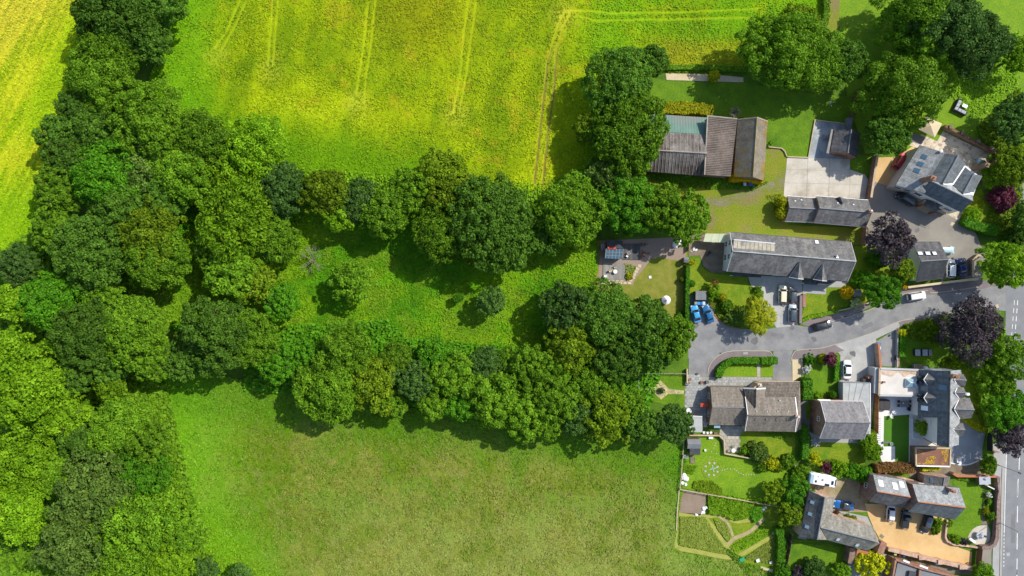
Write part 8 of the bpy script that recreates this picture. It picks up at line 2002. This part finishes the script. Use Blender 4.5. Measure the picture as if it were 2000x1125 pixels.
p = P(*z('k',715,830)); mb = MB(); mb.lathe([(.62,0),(.66,.25),(.6,.3),(.5,.22),(.1,.2)], (p.x,p.y,.03), 16); solo(mb, 'paddling_pool', M['white_plastic'], 'round white basin on the patio left of the bungalow', 'basin', smooth=True)
crate(*z('k',880,480), (.55,.55), .5, 0, 'terracotta', 'terracotta pot at the bungalow front corner'); crate(*z('k',945,478), (.6,.6), .6, 0, 'black_plastic', 'dark pot at the brick end of the bungalow'); crate(*z('k',712,490), (1.1,.6), .7, 0, 'pale_metal', 'pale metal bench by the short pale wall', 'metal_bench', 'bench'); crate(*z('k',735,445), (.6,.6), .4, .4, 'terracotta', 'rusty planter at the corner of the turning head')
crate(*z('k',823,378), (.45,.35), .3, 0, 'black_plastic', 'small black grit box at the edge of the turning head', 'grit_box', 'box')
# vegetable plot bits
def barrow(u, v, rz, label):
    p = P(u, v, .5); t = thing('wheelbarrow', label, 'wheelbarrow', (p.x, p.y, 0), rz); mb = MB(); mb.rings([[Vector((x*.5,y*.35,.3)) for x,y in ((-.6,-.6),(.6,-.6),(.6,.6),(-.6,.6))],[Vector((x*.95,y*.65,.65)) for x,y in ((-.6,-.6),(.6,-.6),(.6,.6),(-.6,.6))]]); mb.build('tray', M['barrow_green'], t, False, True)
    mb = MB(); mb.tube((.75,-.04,.2), (.75,.04,.2), .2, .2, 10); mb.build('wheel', M['tyre'], t, False, True)
    for sy in (-1,1): mb = MB(); mb.tube((.75,sy*.06,.22), (-1.0,sy*.3,.6), .02, .02, 5); mb.build('handle', M['grey_metal'], t, False, True); mb = MB(); mb.tube((-.3,sy*.2,.35), (-.4,sy*.25,0), .02, .02, 5); mb.build('leg', M['grey_metal'], t, False, True)
barrow(*z('n',935,922), .4, 'green wheelbarrow at the bottom edge of the vegetable plot'); barrow(*z('n',1447,705), 1.6, 'green wheelbarrow against the brown board fence')
crate(*z('n',1130,938), (.8,.7), .5, .4, 'white_plastic', 'white crate at the bottom of the vegetable plot', 'plastic_crate', 'crate'); crate(*z('n',1285,962), (.6,.5), .4, .2, 'white_plastic', 'white tub right of the white crate in the plot', 'plastic_tub', 'tub')
crate(*z('n',1188,318), (.8,.7), .6, .7, 'white_plastic', 'white crate near the bean rows', 'plastic_crate', 'crate'); crate(*z('n',1212,292), (.6,.6), .5, .2, 'bin_pale', 'pale green tub beside the white crate near the bean rows', 'plastic_tub', 'tub'); crate(*z('n',1420,1022), (.7,.6), .4, .3, 'white_plastic', 'white box at the lower corner of the vegetable plot', 'plastic_box', 'box')
boulder(*z('n',1320,600), .5, 'grey stones at the end of the mown path', 'pebble', 5, seed=9)
# stepped house garden and round terrace
p = P(*z('r',1463,628), .7); t = thing('round_table', 'round stone table on the white round terrace', 'table', (p.x, p.y, .03))
mb = MB(); mb.lathe([(.85,.68),(.88,.72),(.85,.77)], n=24); mb.build('tabletop', M['cushion_grey'], t, False, True); mb = MB(); mb.lathe([(.4,.77),(.38,.80),(.1,.81)], n=18); mb.build('centre_ring', M['felt_grey'], t, False, True); mb = MB(); mb.lathe([(.35,0),(.2,.3),(.2,.68)], n=12); mb.build('pedestal', M['cushion_grey'], t, False, True)
q = P(*z('r',1517,636)); mb = MB(); mb.lathe([(.2,0),(.16,.2),(.26,.4),(.24,.44)], (q.x,q.y,.03), 12); solo(mb, 'stool', M['slate_charcoal'], 'dark stool right of the round stone table', 'stool')
p = P(*z('r',1370,690), .4); t = thing('garden_bench', 'white bench on the edge of the round terrace', 'bench', (p.x, p.y, .03), -.6); part('seat', (0,0,.42), (1.5,.5,.06), 'white_plastic'); part('backrest', (0,-.28,.7), (1.5,.06,.5), 'white_plastic'); [part('leg', (sx*.65,sy*.2,.2), (.08,.08,.4), 'white_plastic') for sx in (-1,1) for sy in (-1,1)]
p = P(*z('s',1470,720), .5); t = thing('white_gate_store', 'white-roofed small porch store at the roadside lawn corner', 'store', (p.x, p.y, 0), .05); part('wall', (0,0,.9), (2.2,1.4,1.8), 'brick_brown'); part('roof', (0,0,1.85), (2.5,1.7,.1), 'cushion_grey'); part('crate_on_side', (1.0,-.9,.5), (.7,.9,.9), 'timber_pale')
mb = MB(); c = P(*z('s',1595,825), 1.0); mb.box((c.x,c.y,.55), (1.7,.22,1.1), -.45); solo(mb, 'garden_gate', M['white_plastic'], 'white gate standing open beside the roadside brick wall', 'gate')
p = P(*z('q',1815,972), .4); t = thing('toy_car', 'bright blue pedal car lying in the narrow garden of the terraced house', 'toy', (p.x, p.y, .03), -.2); part('body', (0,0,.3), (1.5,.6,.4), 'toy_blue'); part('seat', (-.1,0,.53), (.6,.45,.08), 'white_plastic'); [part('wheel', (sx*.5,sy*.33,.16), (.32,.1,.32), 'tyre') for sx in (-1,1) for sy in (-1,1)]
crate(*z('q',350,50), (.7,.5), .5, .2, 'bin_pale', 'pale tub below the motorhome', 'plastic_tub', 'tub')
for k, (x, y) in enumerate(((590,350),(720,398),(795,412))): tree(*z('q',x,y), 5.5, 'broad', 'leaf_rust' if k == 0 else 'leaf_olive', ('left','middle','right')[k] + ' potted plant in the row along the L-shaped house', .8, 'shrub', 'potted_shrub')
crate(*z('j',705,600), (1.6,.9), 1.2, .05, 'grey_metal', 'grey metal oil tank at the north end of the white house', 'oil_tank', 'tank'); crate(*z('j',800,610), (.9,.45), .7, .05, 'white_plastic', 'white cabinet right of the grey oil tank', 'cabinet', 'cabinet'); crate(*z('j',465,497), (.9,1.0), .9, 0, 'black_plastic', 'black bin on the brick path inside the alley', 'black_box', 'box')
p = P(*z('s',1200,490)); mb = MB(); mb.box((p.x,p.y,.35), (.5,1.5,.7), 0); mb.box((p.x-.5,p.y,.3), (.35,.9,.6), 0); solo(mb, 'goal_frame', M['white_plastic'], 'white boxy object on the resin drive by the living-roof garage', 'drive marker')
road_line(zz('s',(1342,400),(1344,480)), .18)
